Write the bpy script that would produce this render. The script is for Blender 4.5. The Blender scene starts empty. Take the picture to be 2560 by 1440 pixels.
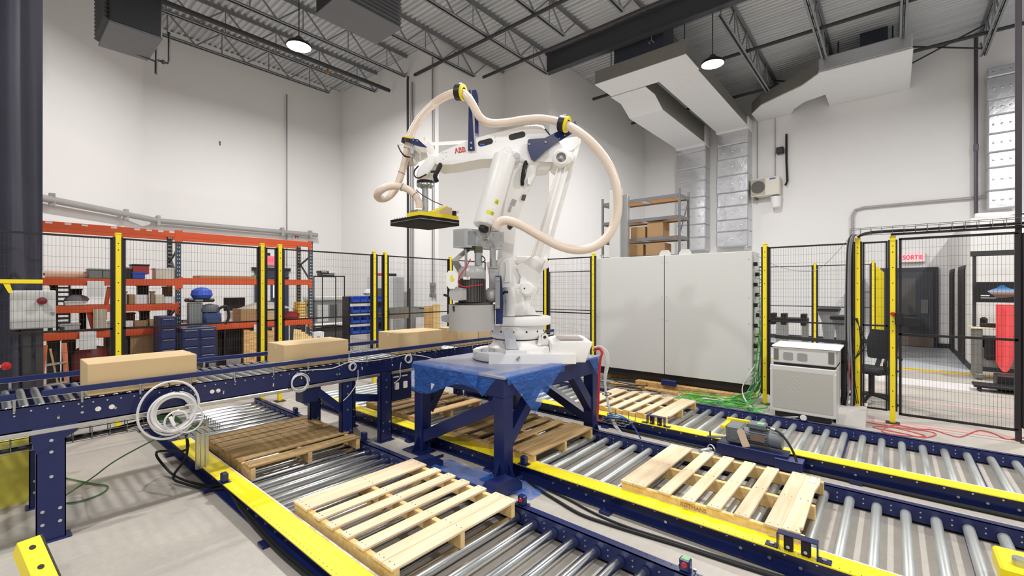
import bpy, bmesh, math, random
from mathutils import Vector, Matrix
random.seed(7)
C = bpy.context.scene.collection
sc = bpy.context.scene
PI = math.pi

# ---------------------------------------------------------------- camera, world, lamps, exposure
H = 1.75                                   # eye height
ANG = math.atan2(.6486, .7612)             # heading: world X runs away to the right, world Y away to the left
cam = bpy.data.cameras.new('camera'); co = bpy.data.objects.new('camera', cam); C.objects.link(co)
co.location = (0, 0, H); co.rotation_euler = (PI/2, 0, ANG - PI/2)
cam.sensor_width = 36; cam.lens = 36*1117/2560; cam.shift_y = 1/2560; cam.clip_end = 200
sc.camera = co
sc.view_settings.view_transform = 'Standard'; sc.view_settings.look = 'None'
sc.view_settings.gamma = 1; sc.view_settings.use_curve_mapping = False
sc.view_settings.exposure = 0.0
w = bpy.data.worlds.new('hall_world'); sc.world = w; w.use_nodes = True
w.node_tree.nodes['Background'].inputs[0].default_value = (.98, .99, 1, 1)
w.node_tree.nodes['Background'].inputs[1].default_value = .45
LAMPS = [(4.7, 10.52), (11.8, 3.44), (4.7, 3.44), (-2.4, 3.44), (4.7, -3.64), (-2.4, -3.64), (11.8, -3.64)]
LAMP_Z = 7.4
for (lx, ly) in LAMPS:
    li = bpy.data.lights.new('high_bay_lamp', 'AREA'); li.shape = 'DISK'; li.size = .42
    li.energy = 320; li.color = (1, .985, .975)
    lo = bpy.data.objects.new('high_bay_lamp', li); C.objects.link(lo); lo.location = (lx, ly, LAMP_Z - .06)

# ---------------------------------------------------------------- pixel -> world measuring helpers (photo frame 2560 x 1440)
FP, CX, CY = 1117., 1280., 721.
CA, SA = math.cos(ANG), math.sin(ANG)
def ray(px, py):
    u = (px - CX)/FP
    return (CA + u*SA, SA - u*CA, -(py - CY)/FP)
def onZ(px, py, Z):
    r = ray(px, py); t = (Z - H)/r[2]; return (r[0]*t, r[1]*t, Z)
def onX(px, py, X):
    r = ray(px, py); t = X/r[0]; return (X, r[1]*t, H + r[2]*t)
def onY(px, py, Y):
    r = ray(px, py); t = Y/r[1]; return (r[0]*t, Y, H + r[2]*t)
def onD(px, py, D):
    r = ray(px, py); return (r[0]*D, r[1]*D, H + r[2]*D)

# ---------------------------------------------------------------- materials
MATS = {}
def lin(c):
    return tuple(((v/12.92) if v <= .04045 else ((v + .055)/1.055)**2.4) for v in c)
def mat(name, rgb, rough=.5, metal=0., var=.06, scale=6., bump=0., bscale=60., coat=0., emit=0., alpha=1., stretch=None, spec=.5, rvar=0.):
    if name in MATS: return MATS[name]
    m = bpy.data.materials.new(name); m.use_nodes = True; n = m.node_tree.nodes; L = m.node_tree.links
    b = n['Principled BSDF']
    col = lin([v/255. for v in rgb]) + (1,)
    b.inputs['Roughness'].default_value = rough; b.inputs['Metallic'].default_value = metal
    b.inputs['Specular IOR Level'].default_value = spec
    if coat: b.inputs['Coat Weight'].default_value = coat
    tc = n.new('ShaderNodeTexCoord'); mp = n.new('ShaderNodeMapping'); L.new(tc.outputs['Object'], mp.inputs[0])
    if stretch: mp.inputs['Scale'].default_value = stretch
    nz = n.new('ShaderNodeTexNoise'); nz.inputs['Scale'].default_value = scale; nz.inputs['Detail'].default_value = 5
    L.new(mp.outputs[0], nz.inputs[0])
    if var:
        mx = n.new('ShaderNodeMix'); mx.data_type = 'RGBA'
        mx.inputs[6].default_value = tuple(min(1, c*(1 - var*2)) for c in col[:3]) + (1,)
        mx.inputs[7].default_value = tuple(min(1, c*(1 + var*2)) for c in col[:3]) + (1,)
        L.new(nz.outputs[0], mx.inputs[0]); L.new(mx.outputs[2], b.inputs['Base Color'])
    else: b.inputs['Base Color'].default_value = col
    if rvar:
        mr = n.new('ShaderNodeMapRange'); mr.inputs[3].default_value = rough - rvar; mr.inputs[4].default_value = rough + rvar
        L.new(nz.outputs[0], mr.inputs[0]); L.new(mr.outputs[0], b.inputs['Roughness'])
    if bump:
        n2 = n.new('ShaderNodeTexNoise'); n2.inputs['Scale'].default_value = bscale; L.new(mp.outputs[0], n2.inputs[0])
        bp = n.new('ShaderNodeBump'); bp.inputs['Strength'].default_value = bump; bp.inputs['Distance'].default_value = .01
        L.new(n2.outputs[0], bp.inputs['Height']); L.new(bp.outputs[0], b.inputs['Normal'])
    if emit:
        b.inputs['Emission Color'].default_value = col; b.inputs['Emission Strength'].default_value = emit
    if alpha < 1: b.inputs['Alpha'].default_value = alpha
    MATS[name] = m; return m
def wood(name, rgb, dark):
    m = bpy.data.materials.new(name); m.use_nodes = True; n = m.node_tree.nodes; L = m.node_tree.links; b = n['Principled BSDF']
    b.inputs['Roughness'].default_value = .75
    tc = n.new('ShaderNodeTexCoord'); oi = n.new('ShaderNodeObjectInfo'); mp = n.new('ShaderNodeMapping')
    mp.inputs['Scale'].default_value = (2.2, 26, 26)
    ad = n.new('ShaderNodeVectorMath'); ad.operation = 'ADD'; L.new(tc.outputs['Object'], ad.inputs[0])
    cb = n.new('ShaderNodeCombineXYZ'); ml = n.new('ShaderNodeMath'); ml.operation = 'MULTIPLY'; ml.inputs[1].default_value = 37
    L.new(oi.outputs['Random'], ml.inputs[0]); L.new(ml.outputs[0], cb.inputs[0]); L.new(ml.outputs[0], cb.inputs[1]); L.new(cb.outputs[0], ad.inputs[1])
    L.new(ad.outputs[0], mp.inputs[0])
    nz = n.new('ShaderNodeTexNoise'); nz.inputs['Scale'].default_value = 1; nz.inputs['Detail'].default_value = 6; nz.inputs['Distortion'].default_value = .6
    L.new(mp.outputs[0], nz.inputs[0])
    rp = n.new('ShaderNodeValToRGB'); rp.color_ramp.elements[0].position = .3; rp.color_ramp.elements[1].position = .62
    rp.color_ramp.elements[0].color = lin([v/255. for v in dark]) + (1,); rp.color_ramp.elements[1].color = lin([v/255. for v in rgb]) + (1,)
    L.new(nz.outputs[0], rp.inputs[0])
    hs = n.new('ShaderNodeHueSaturation'); mr = n.new('ShaderNodeMapRange'); mr.inputs[3].default_value = .86; mr.inputs[4].default_value = 1.1
    L.new(oi.outputs['Random'], mr.inputs[0]); L.new(mr.outputs[0], hs.inputs['Value']); L.new(rp.outputs[0], hs.inputs['Color'])
    L.new(hs.outputs[0], b.inputs['Base Color'])
    bp = n.new('ShaderNodeBump'); bp.inputs['Strength'].default_value = .25; bp.inputs['Distance'].default_value = .004
    L.new(nz.outputs[0], bp.inputs['Height']); L.new(bp.outputs[0], b.inputs['Normal'])
    MATS[name] = m; return m

# ---------------------------------------------------------------- mesh collector
class MB:
    def __init__(s): s.v = []; s.f = []
    def add(s, vs, fs):
        k = len(s.v); s.v += [tuple(p) for p in vs]; s.f += [tuple(i + k for i in f) for f in fs]; return s
    def box(s, x0, x1, y0, y1, z0, z1, M=None):
        x0, x1 = min(x0, x1), max(x0, x1); y0, y1 = min(y0, y1), max(y0, y1); z0, z1 = min(z0, z1), max(z0, z1)
        vs = [(x, y, z) for z in (z0, z1) for y in (y0, y1) for x in (x0, x1)]
        if M: vs = [M @ Vector(p) for p in vs]
        return s.add(vs, [(0, 2, 3, 1), (4, 5, 7, 6), (0, 1, 5, 4), (2, 6, 7, 3), (0, 4, 6, 2), (1, 3, 7, 5)])
    def cbox(s, x0, x1, y0, y1, z0, z1, c=.006, M=None):       # box with chamfered edges
        X = (x0, x0 + c, x1 - c, x1); Y = (y0, y0 + c, y1 - c, y1); Z = (z0, z0 + c, z1 - c, z1)
        bm = bmesh.new(); pts = []
        for i in (0, 1):
            for j in (0, 1):
                for k in (0, 1):
                    a = (X[0], X[1]) if i == 0 else (X[3], X[2]); b = (Y[0], Y[1]) if j == 0 else (Y[3], Y[2]); d = (Z[0], Z[1]) if k == 0 else (Z[3], Z[2])
                    pts += [(a[0], b[1], d[1]), (a[1], b[0], d[1]), (a[1], b[1], d[0])]
        for p in pts: bm.verts.new(M @ Vector(p) if M else p)
        bmesh.ops.convex_hull(bm, input=bm.verts[:])
        bmesh.ops.dissolve_limit(bm, angle_limit=.02, verts=bm.verts[:], edges=bm.edges[:])
        bm.verts.index_update()
        s.add([v.co[:] for v in bm.verts], [[v.index for v in f.verts] for f in bm.faces]); bm.free(); return s
    def prism(s, pts, h, M=None, base=0.):                     # closed outline in xy raised by h along z, then moved by M
        n = len(pts)
        ar = sum(pts[i][0]*pts[(i+1) % n][1] - pts[(i+1) % n][0]*pts[i][1] for i in range(n))
        if ar < 0: pts = pts[::-1]
        vs = [Vector((x, y, base)) for x, y in pts] + [Vector((x, y, base + h)) for x, y in pts]
        if M: vs = [M @ p for p in vs]
        return s.add(vs, [tuple(range(n - 1, -1, -1)), tuple(range(n, 2*n))] + [(i, (i+1) % n, n + (i+1) % n, n + i) for i in range(n)])
    def cyl(s, p, q, r, r2=None, n=16, caps=True):
        p, q = Vector(p), Vector(q); r2 = r if r2 is None else r2; d = (q - p).normalized()
        a = d.orthogonal().normalized(); b = d.cross(a)
        vs = []
        for c, rr in ((p, r), (q, r2)):
            vs += [c + (a*math.cos(2*PI*i/n) + b*math.sin(2*PI*i/n))*rr for i in range(n)]
        fs = [(i, (i+1) % n, n + (i+1) % n, n + i) for i in range(n)]
        if caps: fs += [tuple(range(n - 1, -1, -1)), tuple(range(n, 2*n))]
        return s.add(vs, fs)
    def lathe(s, prof, o=(0, 0, 0), axis=(0, 0, 1), n=24, a0=0., a1=2*PI):      # prof: (radius, height)
        d = Vector(axis).normalized(); a = d.orthogonal().normalized(); b = d.cross(a); o = Vector(o); vs = []
        full = abs(a1 - a0 - 2*PI) < 1e-6; m = n if full else n + 1
        for r, h in prof:
            vs += [o + d*h + (a*math.cos(a0 + (a1 - a0)*i/n) + b*math.sin(a0 + (a1 - a0)*i/n))*max(r, 1e-5) for i in range(m)]
        fs = []
        for k in range(len(prof) - 1):
            for i in range(n):
                j = (i + 1) % m; fs.append((k*m + i, k*m + j, (k+1)*m + j, (k+1)*m + i))
        return s.add(vs, fs)
    def tube(s, pts, r, n=8, smooth=0, rf=None):
        pts = [Vector(p) for p in pts]
        if smooth: pts = spline(pts, smooth)
        t0 = (pts[1] - pts[0]).normalized(); a = t0.orthogonal().normalized(); vs = []; N = len(pts)
        for i, p in enumerate(pts):
            t = (pts[min(i+1, N-1)] - pts[max(i-1, 0)]).normalized()
            a = (a - t*a.dot(t)).normalized(); b = t.cross(a); rr = rf(i, N) if rf else r
            vs += [p + (a*math.cos(2*PI*k/n) + b*math.sin(2*PI*k/n))*rr for k in range(n)]
        fs = [(i*n + k, i*n + (k+1) % n, (i+1)*n + (k+1) % n, (i+1)*n + k) for i in range(N - 1) for k in range(n)]
        fs += [tuple(range(n - 1, -1, -1)), tuple(range((N-1)*n, N*n))]
        return s.add(vs, fs)
    def bar(s, p, q, w, h, up=(0, 0, 1)):                       # rectangular bar from p to q, w across, h along up
        p, q = Vector(p), Vector(q); d = (q - p).normalized(); up = Vector(up)
        u = (up - d*up.dot(d))
        u = u.normalized() if u.length > 1e-6 else d.orthogonal().normalized()
        a = d.cross(u)
        vs = [c + a*(w/2*i) + u*(h/2*j) for c in (p, q) for i, j in ((-1, -1), (1, -1), (1, 1), (-1, 1))]
        return s.add(vs, [(3, 2, 1, 0), (4, 5, 6, 7), (0, 1, 5, 4), (1, 2, 6, 5), (2, 3, 7, 6), (3, 0, 4, 7)])
    def grid(s, P, nu, nv):                                      # P(u,v) -> point
        vs = [P(i/nu, j/nv) for j in range(nv + 1) for i in range(nu + 1)]
        return s.add(vs, [(j*(nu+1) + i, j*(nu+1) + i + 1, (j+1)*(nu+1) + i + 1, (j+1)*(nu+1) + i) for j in range(nv) for i in range(nu)])
    def build(s, name, m, parent=None, world=True, smooth=False, stuff=False, **tags):
        me = bpy.data.meshes.new(name)
        vs = s.v
        if parent is not None and world:
            inv = FRAME[parent.name].inverted(); vs = [inv @ Vector(p) for p in vs]
        me.from_pydata([tuple(p) for p in vs], [], s.f); me.materials.append(m)
        if smooth:
            me.polygons.foreach_set('use_smooth', [True]*len(me.polygons)); me.set_sharp_from_angle(angle=.7)
        me.update()
        o = bpy.data.objects.new(name, me); C.objects.link(o)
        if parent is not None: o.parent = parent; FRAME[o.name] = FRAME[parent.name]
        else: FRAME[o.name] = Matrix.Identity(4)
        if stuff: o['kind'] = 'stuff'
        for k, v in tags.items(): o[k] = v
        return o
def spline(pts, k=6):
    out = []; N = len(pts)
    for i in range(N - 1):
        p0, p1, p2, p3 = pts[max(i-1, 0)], pts[i], pts[i+1], pts[min(i+2, N-1)]
        for j in range(k):
            t = j/k
            out.append(.5*((2*p1) + (p2 - p0)*t + (2*p0 - 5*p1 + 4*p2 - p3)*t*t + (3*p1 - p0 - 3*p2 + p3)*t**3))
    out.append(pts[-1]); return out
FRAME = {}
def thing(name, label, cat, loc=(0, 0, 0), rz=0., group=None):
    o = bpy.data.objects.new(name, None); C.objects.link(o); o.empty_display_size = .1
    o.location = loc; o.rotation_euler = (0, 0, rz); FRAME[o.name] = Matrix.Translation(loc) @ Matrix.Rotation(rz, 4, 'Z')
    o['label'] = label; o['category'] = cat
    if group: o['group'] = group
    return o
def tag(o, label, cat, group=None):
    o['label'] = label; o['category'] = cat
    if group: o['group'] = group
    return o
def kids(o): return [c for c in list(o.children)]
def copy_thing(o, loc, rz, label=None, parent=None):
    def rec(s, par):
        c = s.copy(); C.objects.link(c)
        if par is not None: c.parent = par
        for ch in kids(s): rec(ch, c)
        return c
    r = rec(o, None); r.location = loc; r.rotation_euler = (0, 0, rz)
    if label: r['label'] = label
    return r
def share(me, name, parent, loc=(0, 0, 0), rot=(0, 0, 0), scale=None):         # another object on shared mesh data, local to its parent
    o = bpy.data.objects.new(name, me); C.objects.link(o); o.parent = parent; o.location = loc; o.rotation_euler = rot
    FRAME[o.name] = FRAME[parent.name] if parent else Matrix.Identity(4)
    if scale: o.scale = scale
    return o
def text_mesh(txt, size, thick, name, m, parent, M, world=True, bold=False, sx=1.):
    cu = bpy.data.curves.new(name, 'FONT'); cu.body = txt; cu.size = size; cu.extrude = thick; cu.align_x = 'CENTER'; cu.align_y = 'CENTER'
    cu.resolution_u = 3
    if bold: cu.offset = size*.022
    to = bpy.data.objects.new(name, cu); C.objects.link(to)
    dg = bpy.context.evaluated_depsgraph_get(); me = to.evaluated_get(dg).to_mesh()
    mb = MB(); mb.add([M @ Vector((v.co.x*sx, v.co.y, v.co.z)) for v in me.vertices], [tuple(p.vertices) for p in me.polygons])
    to.evaluated_get(dg).to_mesh_clear(); bpy.data.objects.remove(to); bpy.data.curves.remove(cu)
    return mb.build(name, m, parent, world)
def struct(name, mb, m, smooth=False, parent=None):
    o = mb.build(name, m, parent, smooth=smooth); o['kind'] = 'structure'; return o

blue = mat('navy_enamel', (23, 35, 88), .34, var=.12, scale=3, rvar=.08)
blued = mat('deep_navy_enamel', (21, 32, 82), .32, var=.12, scale=3, rvar=.08)
yellow = mat('safety_yellow', (250, 226, 28), .42, var=.03)
zinc = mat('zinc_plate', (205, 208, 208), .3, metal=1., var=.05)
galv = mat('galvanized_steel', (188, 192, 192), .36, metal=1., var=.1, scale=14, rvar=.08)
roller_m = mat('roller_zinc', (222, 225, 226), .2, metal=1., var=.03, scale=2)
roller_g = mat('roller_galvanized', (204, 208, 206), .42, metal=.75, var=.07, scale=5, rvar=.06)
white_paint = mat('white_enamel', (246, 244, 241), .38, var=.01)
black = mat('black_paint', (24, 23, 25), .5, var=.1)
blackp = mat('black_plastic', (22, 22, 24), .42, var=.1)
steelgrey = mat('steel_grey_paint', (140, 143, 145), .45, var=.04)
wallm = mat('white_wall_paint', (242, 240, 238), .8, var=.008, scale=1.2, spec=.2)
card = mat('cardboard', (206, 178, 134), .8, var=.03, scale=4, bump=.05, bscale=12)
carddark = mat('brown_cardboard', (172, 138, 98), .85, var=.05)
greycab = mat('light_grey_powder_coat', (206, 206, 203), .42, var=.004)
chrome = mat('aluminium', (205, 206, 206), .32, metal=1., var=.04)
paper = mat('white_paper', (238, 237, 236), .8, var=.01)
rubber = mat('black_rubber', (20, 20, 21), .6, var=.1)
# ================================================================ THE HALL
ZC = 8.95
def floor_mat():
    m = bpy.data.materials.new('polished_concrete'); m.use_nodes = True; n = m.node_tree.nodes; L = m.node_tree.links; b = n['Principled BSDF']
    tc = n.new('ShaderNodeTexCoord')
    n1 = n.new('ShaderNodeTexNoise'); n1.inputs['Scale'].default_value = .55; n1.inputs['Detail'].default_value = 6; n1.inputs['Roughness'].default_value = .62
    n2 = n.new('ShaderNodeTexNoise'); n2.inputs['Scale'].default_value = 26; n2.inputs['Detail'].default_value = 4
    L.new(tc.outputs['Object'], n1.inputs[0]); L.new(tc.outputs['Object'], n2.inputs[0])
    r = n.new('ShaderNodeValToRGB'); r.color_ramp.elements[0].position = .36; r.color_ramp.elements[1].position = .66
    r.color_ramp.elements[0].color = lin((.70, .672, .635)) + (1,); r.color_ramp.elements[1].color = lin((.80, .773, .735)) + (1,)
    L.new(n1.outputs[0], r.inputs[0])
    mx = n.new('ShaderNodeMix'); mx.data_type = 'RGBA'; mx.blend_type = 'MULTIPLY'; mx.inputs[0].default_value = .22
    L.new(r.outputs[0], mx.inputs[6]); L.new(n2.outputs[0], mx.inputs[7]); L.new(mx.outputs[2], b.inputs['Base Color'])
    b.inputs['Roughness'].default_value = .5; b.inputs['Specular IOR Level'].default_value = .35
    return m
concrete = floor_mat()
struct('floor', MB().box(-9, 22, -8, 19, -.2, 0), concrete)
def wall(name, p, q, z0=0., z1=ZC, t=.2, m=None):
    d = Vector((q[0]-p[0], q[1]-p[1], 0)).normalized(); nrm = Vector((-d.y, d.x, 0))*t     # p -> q seen with the room on the right hand
    pts = [Vector((p[0], p[1], 0)), Vector((q[0], q[1], 0)), Vector((q[0], q[1], 0)) + nrm, Vector((p[0], p[1], 0)) + nrm]
    return struct(name, MB().prism([(a.x, a.y) for a in pts], z1 - z0, Matrix.Translation((0, 0, z0))), m or wallm)
wall('wall_left', (-2.4, 9.85), (2.72, 15.4))
wall('wall_back', (2.72, 15.4), (8.42, 15.4))
wall('wall_back_center', (8.42, 15.4), (8.42, 9.95))
wall('wall_back_recess', (8.62, 9.95), (11.22, 9.95))
wall('wall_right_recess', (11.22, 9.95), (11.22, 8.05))
wall('wall_right_return', (11.42, 8.05), (18.2, 8.05))
wall('wall_right', (18.2, 8.05), (18.2, -6.5))
struct('baseboard_right', MB().box(18.17, 18.2, 8.05, -1.27, 0, .13), mat('dark_vinyl_base', (52, 54, 62), .6))
# corrugated roof deck
def deck():
    mb = MB(); x = -8.; i = 0; xs = []
    while x < 19:
        xs += [(x, ZC), (x + .055, ZC), (x + .075, ZC + .055), (x + .13, ZC + .055)]; x += .15
    n = len(xs); y0, y1 = -7, 16.2
    vs = [(x, y, z) for y in (y0, y1) for x, z in xs]
    return mb.add(vs, [(i + n, i + 1 + n, i + 1, i) for i in range(n - 1)])
deckm = mat('galvanized_deck', (214, 216, 218), .5, metal=.2, var=.14, scale=1.2, stretch=(7, .25, 1))
struct('ceiling', deck(), deckm)
struct('trim_1', MB().box(-8, 19, -7, 16.4, ZC + .12, ZC + .3), mat('roof_board', (60, 60, 60), .9))

joistm = mat('joist_grey_paint', (134, 137, 140), .55, var=.06)
pipem = mat('dark_pipe', (58, 55, 58), .5, var=.1)
JL = 'grey open web roof joist '
def joist(y, x0, x1, zb, end, label, zt=ZC - .01):
    t = thing('roof_joist', label, 'joist', (x0, y, zb), 0, None)
    mb = MB()
    for s in (-1, 1): mb.box(x0, x1, y + s*.012, y + s*.065, zt - .012, zt).box(x0, x1, y + s*.012, y + s*.02, zt - .065, zt)
    mb.build('top_chord', joistm, t)
    mb = MB(); xe = x1 - end; xs = x0
    for s in (-1, 1): mb.box(xs, xe, y + s*.014, y + s*.07, zb, zb + .012).box(xs, xe, y + s*.014, y + s*.024, zb, zb + .06)
    mb.build('bottom_chord', joistm, t)
    h = zt - zb - .06; P = .62
    dm = MB().bar((0, 0, 0), (P, 0, h), .03, .03); key = round(h, 2)
    if key not in WEB:
        WEB[key] = [MB().bar((0, 0, 0), (P, 0, h), .032, .032).build('web_bar', joistm), MB().bar((0, 0, 0), (-P, 0, h), .032, .032).build('web_bar', joistm), MB().bar((0, 0, 0), (0, 0, h), .022, .022).build('web_post', joistm)]
        for o in WEB[key]: C.objects.unlink(o)
    x = xe - .05 - x0; k = 0
    while x > .3:
        share(WEB[key][0].data, 'web_bar', t, (x, 0, .04))
        if x - P*2 > 0: share(WEB[key][1].data, 'web_bar', t, (x, 0, .04))
        share(WEB[key][2].data, 'web_post', t, (x - .62 if k % 1 == 0 else x, 0, .04))
        x -= P*2; k += 1
    return t
WEB = {}
jl = [(14.35, 8.42, 1.0, 'closest to the back left wall'), (13.1, 8.42, .05, 'second from the back left wall'), (11.45, 8.42, .05, 'running behind the hanging grey louver box'),
      (9.82, 11.1, 1.35, 'above the robot hose, ending by the wall corner'), (8.02, 11.15, .1, 'running into the corner where the dark beam starts'),
      (6.48, 11.05, 1.35, 'ending on the dark beam, next after its corner'), (4.86, 11.05, 1.3, 'ending high on the dark beam above the robot'), (3.2, 11.05, 1.3, 'ending on the dark beam at the top edge')]
for y, x1, e, s in jl: joist(y, -6, x1, 8.28, e, JL + s)
for y, s in ((4.8, 'partly hidden above the wrapped duct pair'), (3.1, 'over the bright lamp at right'), (1.45, 'ending above the foil wrapped plenum'), (-.2, 'right of the foil plenum top'), (-1.9, 'at the far upper right corner')):
    joist(y, 11.2, 18.15, 8.17, .02 if y > 0 and y != 1.45 else .3, JL + s)
# main beam
t = thing('steel_beam', 'deep dark grey steel beam crossing under the roof deck', 'beam', (11.1, 0, 8.3))
beamm = mat('dark_beam_paint', (66, 68, 74), .55, var=.08)
MB().box(11.0, 11.2, -7, 8.05, 8.3, 8.33).build('bottom_flange', beamm, t)
MB().box(11.0, 11.2, -7, 8.05, 8.85, 8.88).build('top_flange', beamm, t)
MB().box(11.085, 11.115, -7, 8.05, 8.33, 8.85).build('web', beamm, t)
# bridging and sprinkler pipes
def pipe(name, label, pts, r, m=pipem, cat='pipe', smooth=0, n=8, clamps=(), parts=None):
    t = thing(name, label, cat, pts[0])
    MB().tube(pts, r, n, smooth).build('run', m, t, smooth=True)
    for c in clamps: MB().cbox(c[0]-.05, c[0]+.05, c[1]-.05, c[1]+.05, c[2]-r-.05, c[2]+r+.05, .01).build('clamp', m, t)
    return t
p1 = onZ(986, 207, 8.2); p2 = onZ(1380, 7, 8.2)
t = pipe('sprinkler_pipe', 'dark sprinkler branch pipe crossing the joists above the robot', [(8.37, 11.0, 8.2), (8.37, -3, 8.2)], .045)
MB().cyl((8.37, 9.2, 8.2), (8.37, 9.2, 8.27), .03).cyl((8.37, 5.4, 8.2), (8.37, 5.4, 8.27), .03).build('sprinkler_head', mat('brass', (180, 130, 90), .3, 1.), t)
pipe('sprinkler_pipe', 'thinner dark pipe parallel beyond the sprinkler branch, ending at the recess', [(9.9, 9.6, 8.25), (9.9, -3, 8.25)], .045)
t = pipe('sprinkler_pipe', 'dark sprinkler main running along the joists at upper left', [(1.0, 12.2, 8.05), (8.3, 12.2, 8.05)], .06)
c = onY(820, 150, 12.2)
MB().cyl((c[0], 12.2, 8.05), (c[0], 12.2, 7.9), .02).lathe([(.01, 0), (.035, .02), (.02, .05), (.05, .06)], (c[0], 12.2, 7.83)).build('sprinkler_head', MATS['brass'], t)
pipe('sprinkler_pipe', 'dark pipe dropping down the back wall corner to the floor', [(8.28, 11.2, 8.2), (8.3, 11.25, 8.1), (8.32, 11.25, .1)], .035)
pipe('conduit', 'thin grey conduit beside the dark drop pipe on the back wall', [(8.36, 11.1, 8.0), (8.36, 11.1, .1)], .022, mat('conduit_grey', (150, 150, 150), .45, .4))
pipe('conduit', 'thin grey conduit with a box behind the gripper', [(8.36, 10.15, 8.6), (8.36, 10.15, 1.55)], .022, MATS['conduit_grey'])
pipe('conduit', 'single thin conduit line down the wide back wall', [(onY(717, 400, 15.34)[0], 15.34, 8.2), (onY(717, 400, 15.34)[0], 15.34, 2.5)], .022, MATS['conduit_grey'])
for (y, l) in ((2.3, 'dark pipe along the deck at upper right, lower of two'), (5.6, 'dark pipe over the wrapped ducts')):
    pass
for x, l in ((13.6, 'dark bridging pipe crossing the right bay nearer the beam'), (16.6, 'dark bridging pipe crossing the right bay nearer the wall')):
    pipe('bridging_pipe', l, [(x, 7.9, 8.3), (x, -6, 8.3)], .05)
t = thing('cross_brace', 'crossed thin dark braces under the deck at upper right', 'brace', (17.4, -1, 8.3))
MB().bar((17.4, -.2, 8.2), (17.4, -1.9, 8.85), .05, .03).build('brace_bar', pipem, t); MB().bar((17.4, -.2, 8.85), (17.4, -1.9, 8.2), .05, .03).build('brace_bar', pipem, t)
t = thing('cross_brace', 'crossed thin dark braces between joists left of the foil plenum', 'brace', (17.4, 2.2, 8.3))
MB().bar((17.4, 1.45, 8.2), (17.4, 3.1, 8.85), .05, .03).build('brace_bar', pipem, t); MB().bar((17.4, 1.45, 8.85), (17.4, 3.1, 8.2), .05, .03).build('brace_bar', pipem, t)

# lamps
lensm = mat('lamp_lens', (255, 250, 240), .4, var=0, emit=22.)
for i, (lx, ly) in enumerate(LAMPS[:2]):
    t = thing('high_bay_lamp', ('round white hot ceiling lamp above the left half of the hall', 'round white hot ceiling lamp beside the wrapped ducts')[i], 'lamp', (lx, ly, LAMP_Z))
    MB().lathe([(.0, .2), (.06, .2), (.1, .14), (.24, .05), (.28, 0), (.28, -.03), (.26, -.03)], (lx, ly, LAMP_Z), n=32).build('housing', black, t, smooth=True)
    MB().lathe([(.265, -.025), (.0, -.028)], (lx, ly, LAMP_Z), n=32).build('lens', lensm, t)
    MB().cyl((lx, ly, LAMP_Z + .2), (lx, ly, 8.9), .012, n=6).build('hanger', pipem, t)

# unit heater, upper left
hg = mat('heater_grey', (108, 110, 114), .55, var=.04); hd = mat('heater_dark', (50, 50, 54), .6, var=.05)
a = onZ(279, 56, 6.6); b = onZ(409.6, 100, 6.6); c = onZ(365.6, 151, 6.6); d = onZ(242.6, 114, 6.6)
x0, x1 = (a[0] + d[0])/2, (b[0] + c[0])/2; y0, y1 = (a[1] + b[1])/2, (c[1] + d[1])/2
t = thing('unit_heater', 'dark grey box heater hung high in the upper left corner', 'heater', (x0, y0, 6.6))
MB().cbox(x0, x1, y0, y1, 6.63, 7.75, .02).build('case', hd, t)
MB().cbox(x0 - .01, x1 + .01, y0 - .01, y1 + .01, 6.6, 6.635, .008).build('bottom_panel', hg, t)
me = MB().bar((0, 0, 0), (0, y1 - y0 - .1, 0), .1, .012, up=(.5, 0, 1)).build('louver_blade', hd); C.objects.unlink(me)
for k in range(14): share(me.data, 'louver_blade', t, (-.03, .05, .08 + k*.075))
for dx in (.1, x1 - x0 - .1): MB().cyl((x0 + dx, (y0+y1)/2, 7.75), (x0 + dx, (y0+y1)/2, 8.9), .012, n=6).build('hanger_rod', pipem, t)
q = Vector((x1 + .12, y1 - .15, 6.6))
mb = MB().tube([q + Vector((0, 0, .9)), q + Vector((0, 0, -.15)), ], .022).tube([q + Vector((.22, 0, .7)), q + Vector((.22, 0, .1)), q + Vector((.2, 0, .02)), q + Vector((0, 0, .02))], .022).tube([q + Vector((0, 0, -.02)), q + Vector((-.35, 0, 0.02)), q + Vector((-.45, 0, .04))], .02)
mb.cyl(q + Vector((0, 0, .0)), q + Vector((0, 0, -.28)), .03).cyl(q + Vector((.14, 0, .02)), q + Vector((.1, 0, .02)), .045).build('gas_pipe', pipem, t, smooth=True)
MB().cbox(x1, x1 + .14, y1 - .35, y1 - .1, 6.95, 7.4, .02).build('gas_valve', hg, t)

# hanging louver box at the top centre
Z = 7.55
a = onZ(784, 40, Z); b = onZ(948, 111, Z); c = onZ(1004, 70, Z)
x0, x1, y0, y1 = a[0], (b[0] + c[0])/2, c[1], (a[1] + b[1])/2
t = thing('air_handler', 'grey louvered air handler box hanging from the joists at top centre', 'air handler', (x0, y0, Z))
MB().cbox(x0, x1, y0, y1, Z, Z + .03, .01).build('bottom_panel', hg, t)
MB().cbox(x0 + .02, x1 - .02, y0 + .06, y1 - .02, Z + .03, Z + .75, .01).build('case', hd, t)
me = MB().bar((.03, 0, 0), (x1 - x0 - .03, 0, 0), .09, .01, up=(0, .6, 1)).build('louver_blade', hg); C.objects.unlink(me)
for k in range(8): share(me.data, 'louver_blade', t, (0, .03, .09 + k*.085))
for k in range(9): MB().box(x0 + .06 + k*(x1-x0-.12)/8, x0 + .09 + k*(x1-x0-.12)/8, y0 + .045, y0 + .06, Z + .03, Z + .75).build('grille_post', hg, t)
for dx in (.1, x1 - x0 - .1): MB().cyl((x0 + dx, y1 - .1, Z + .75), (x0 + dx, y1 - .1, 8.9), .012, n=6).build('hanger_rod', pipem, t)

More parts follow.
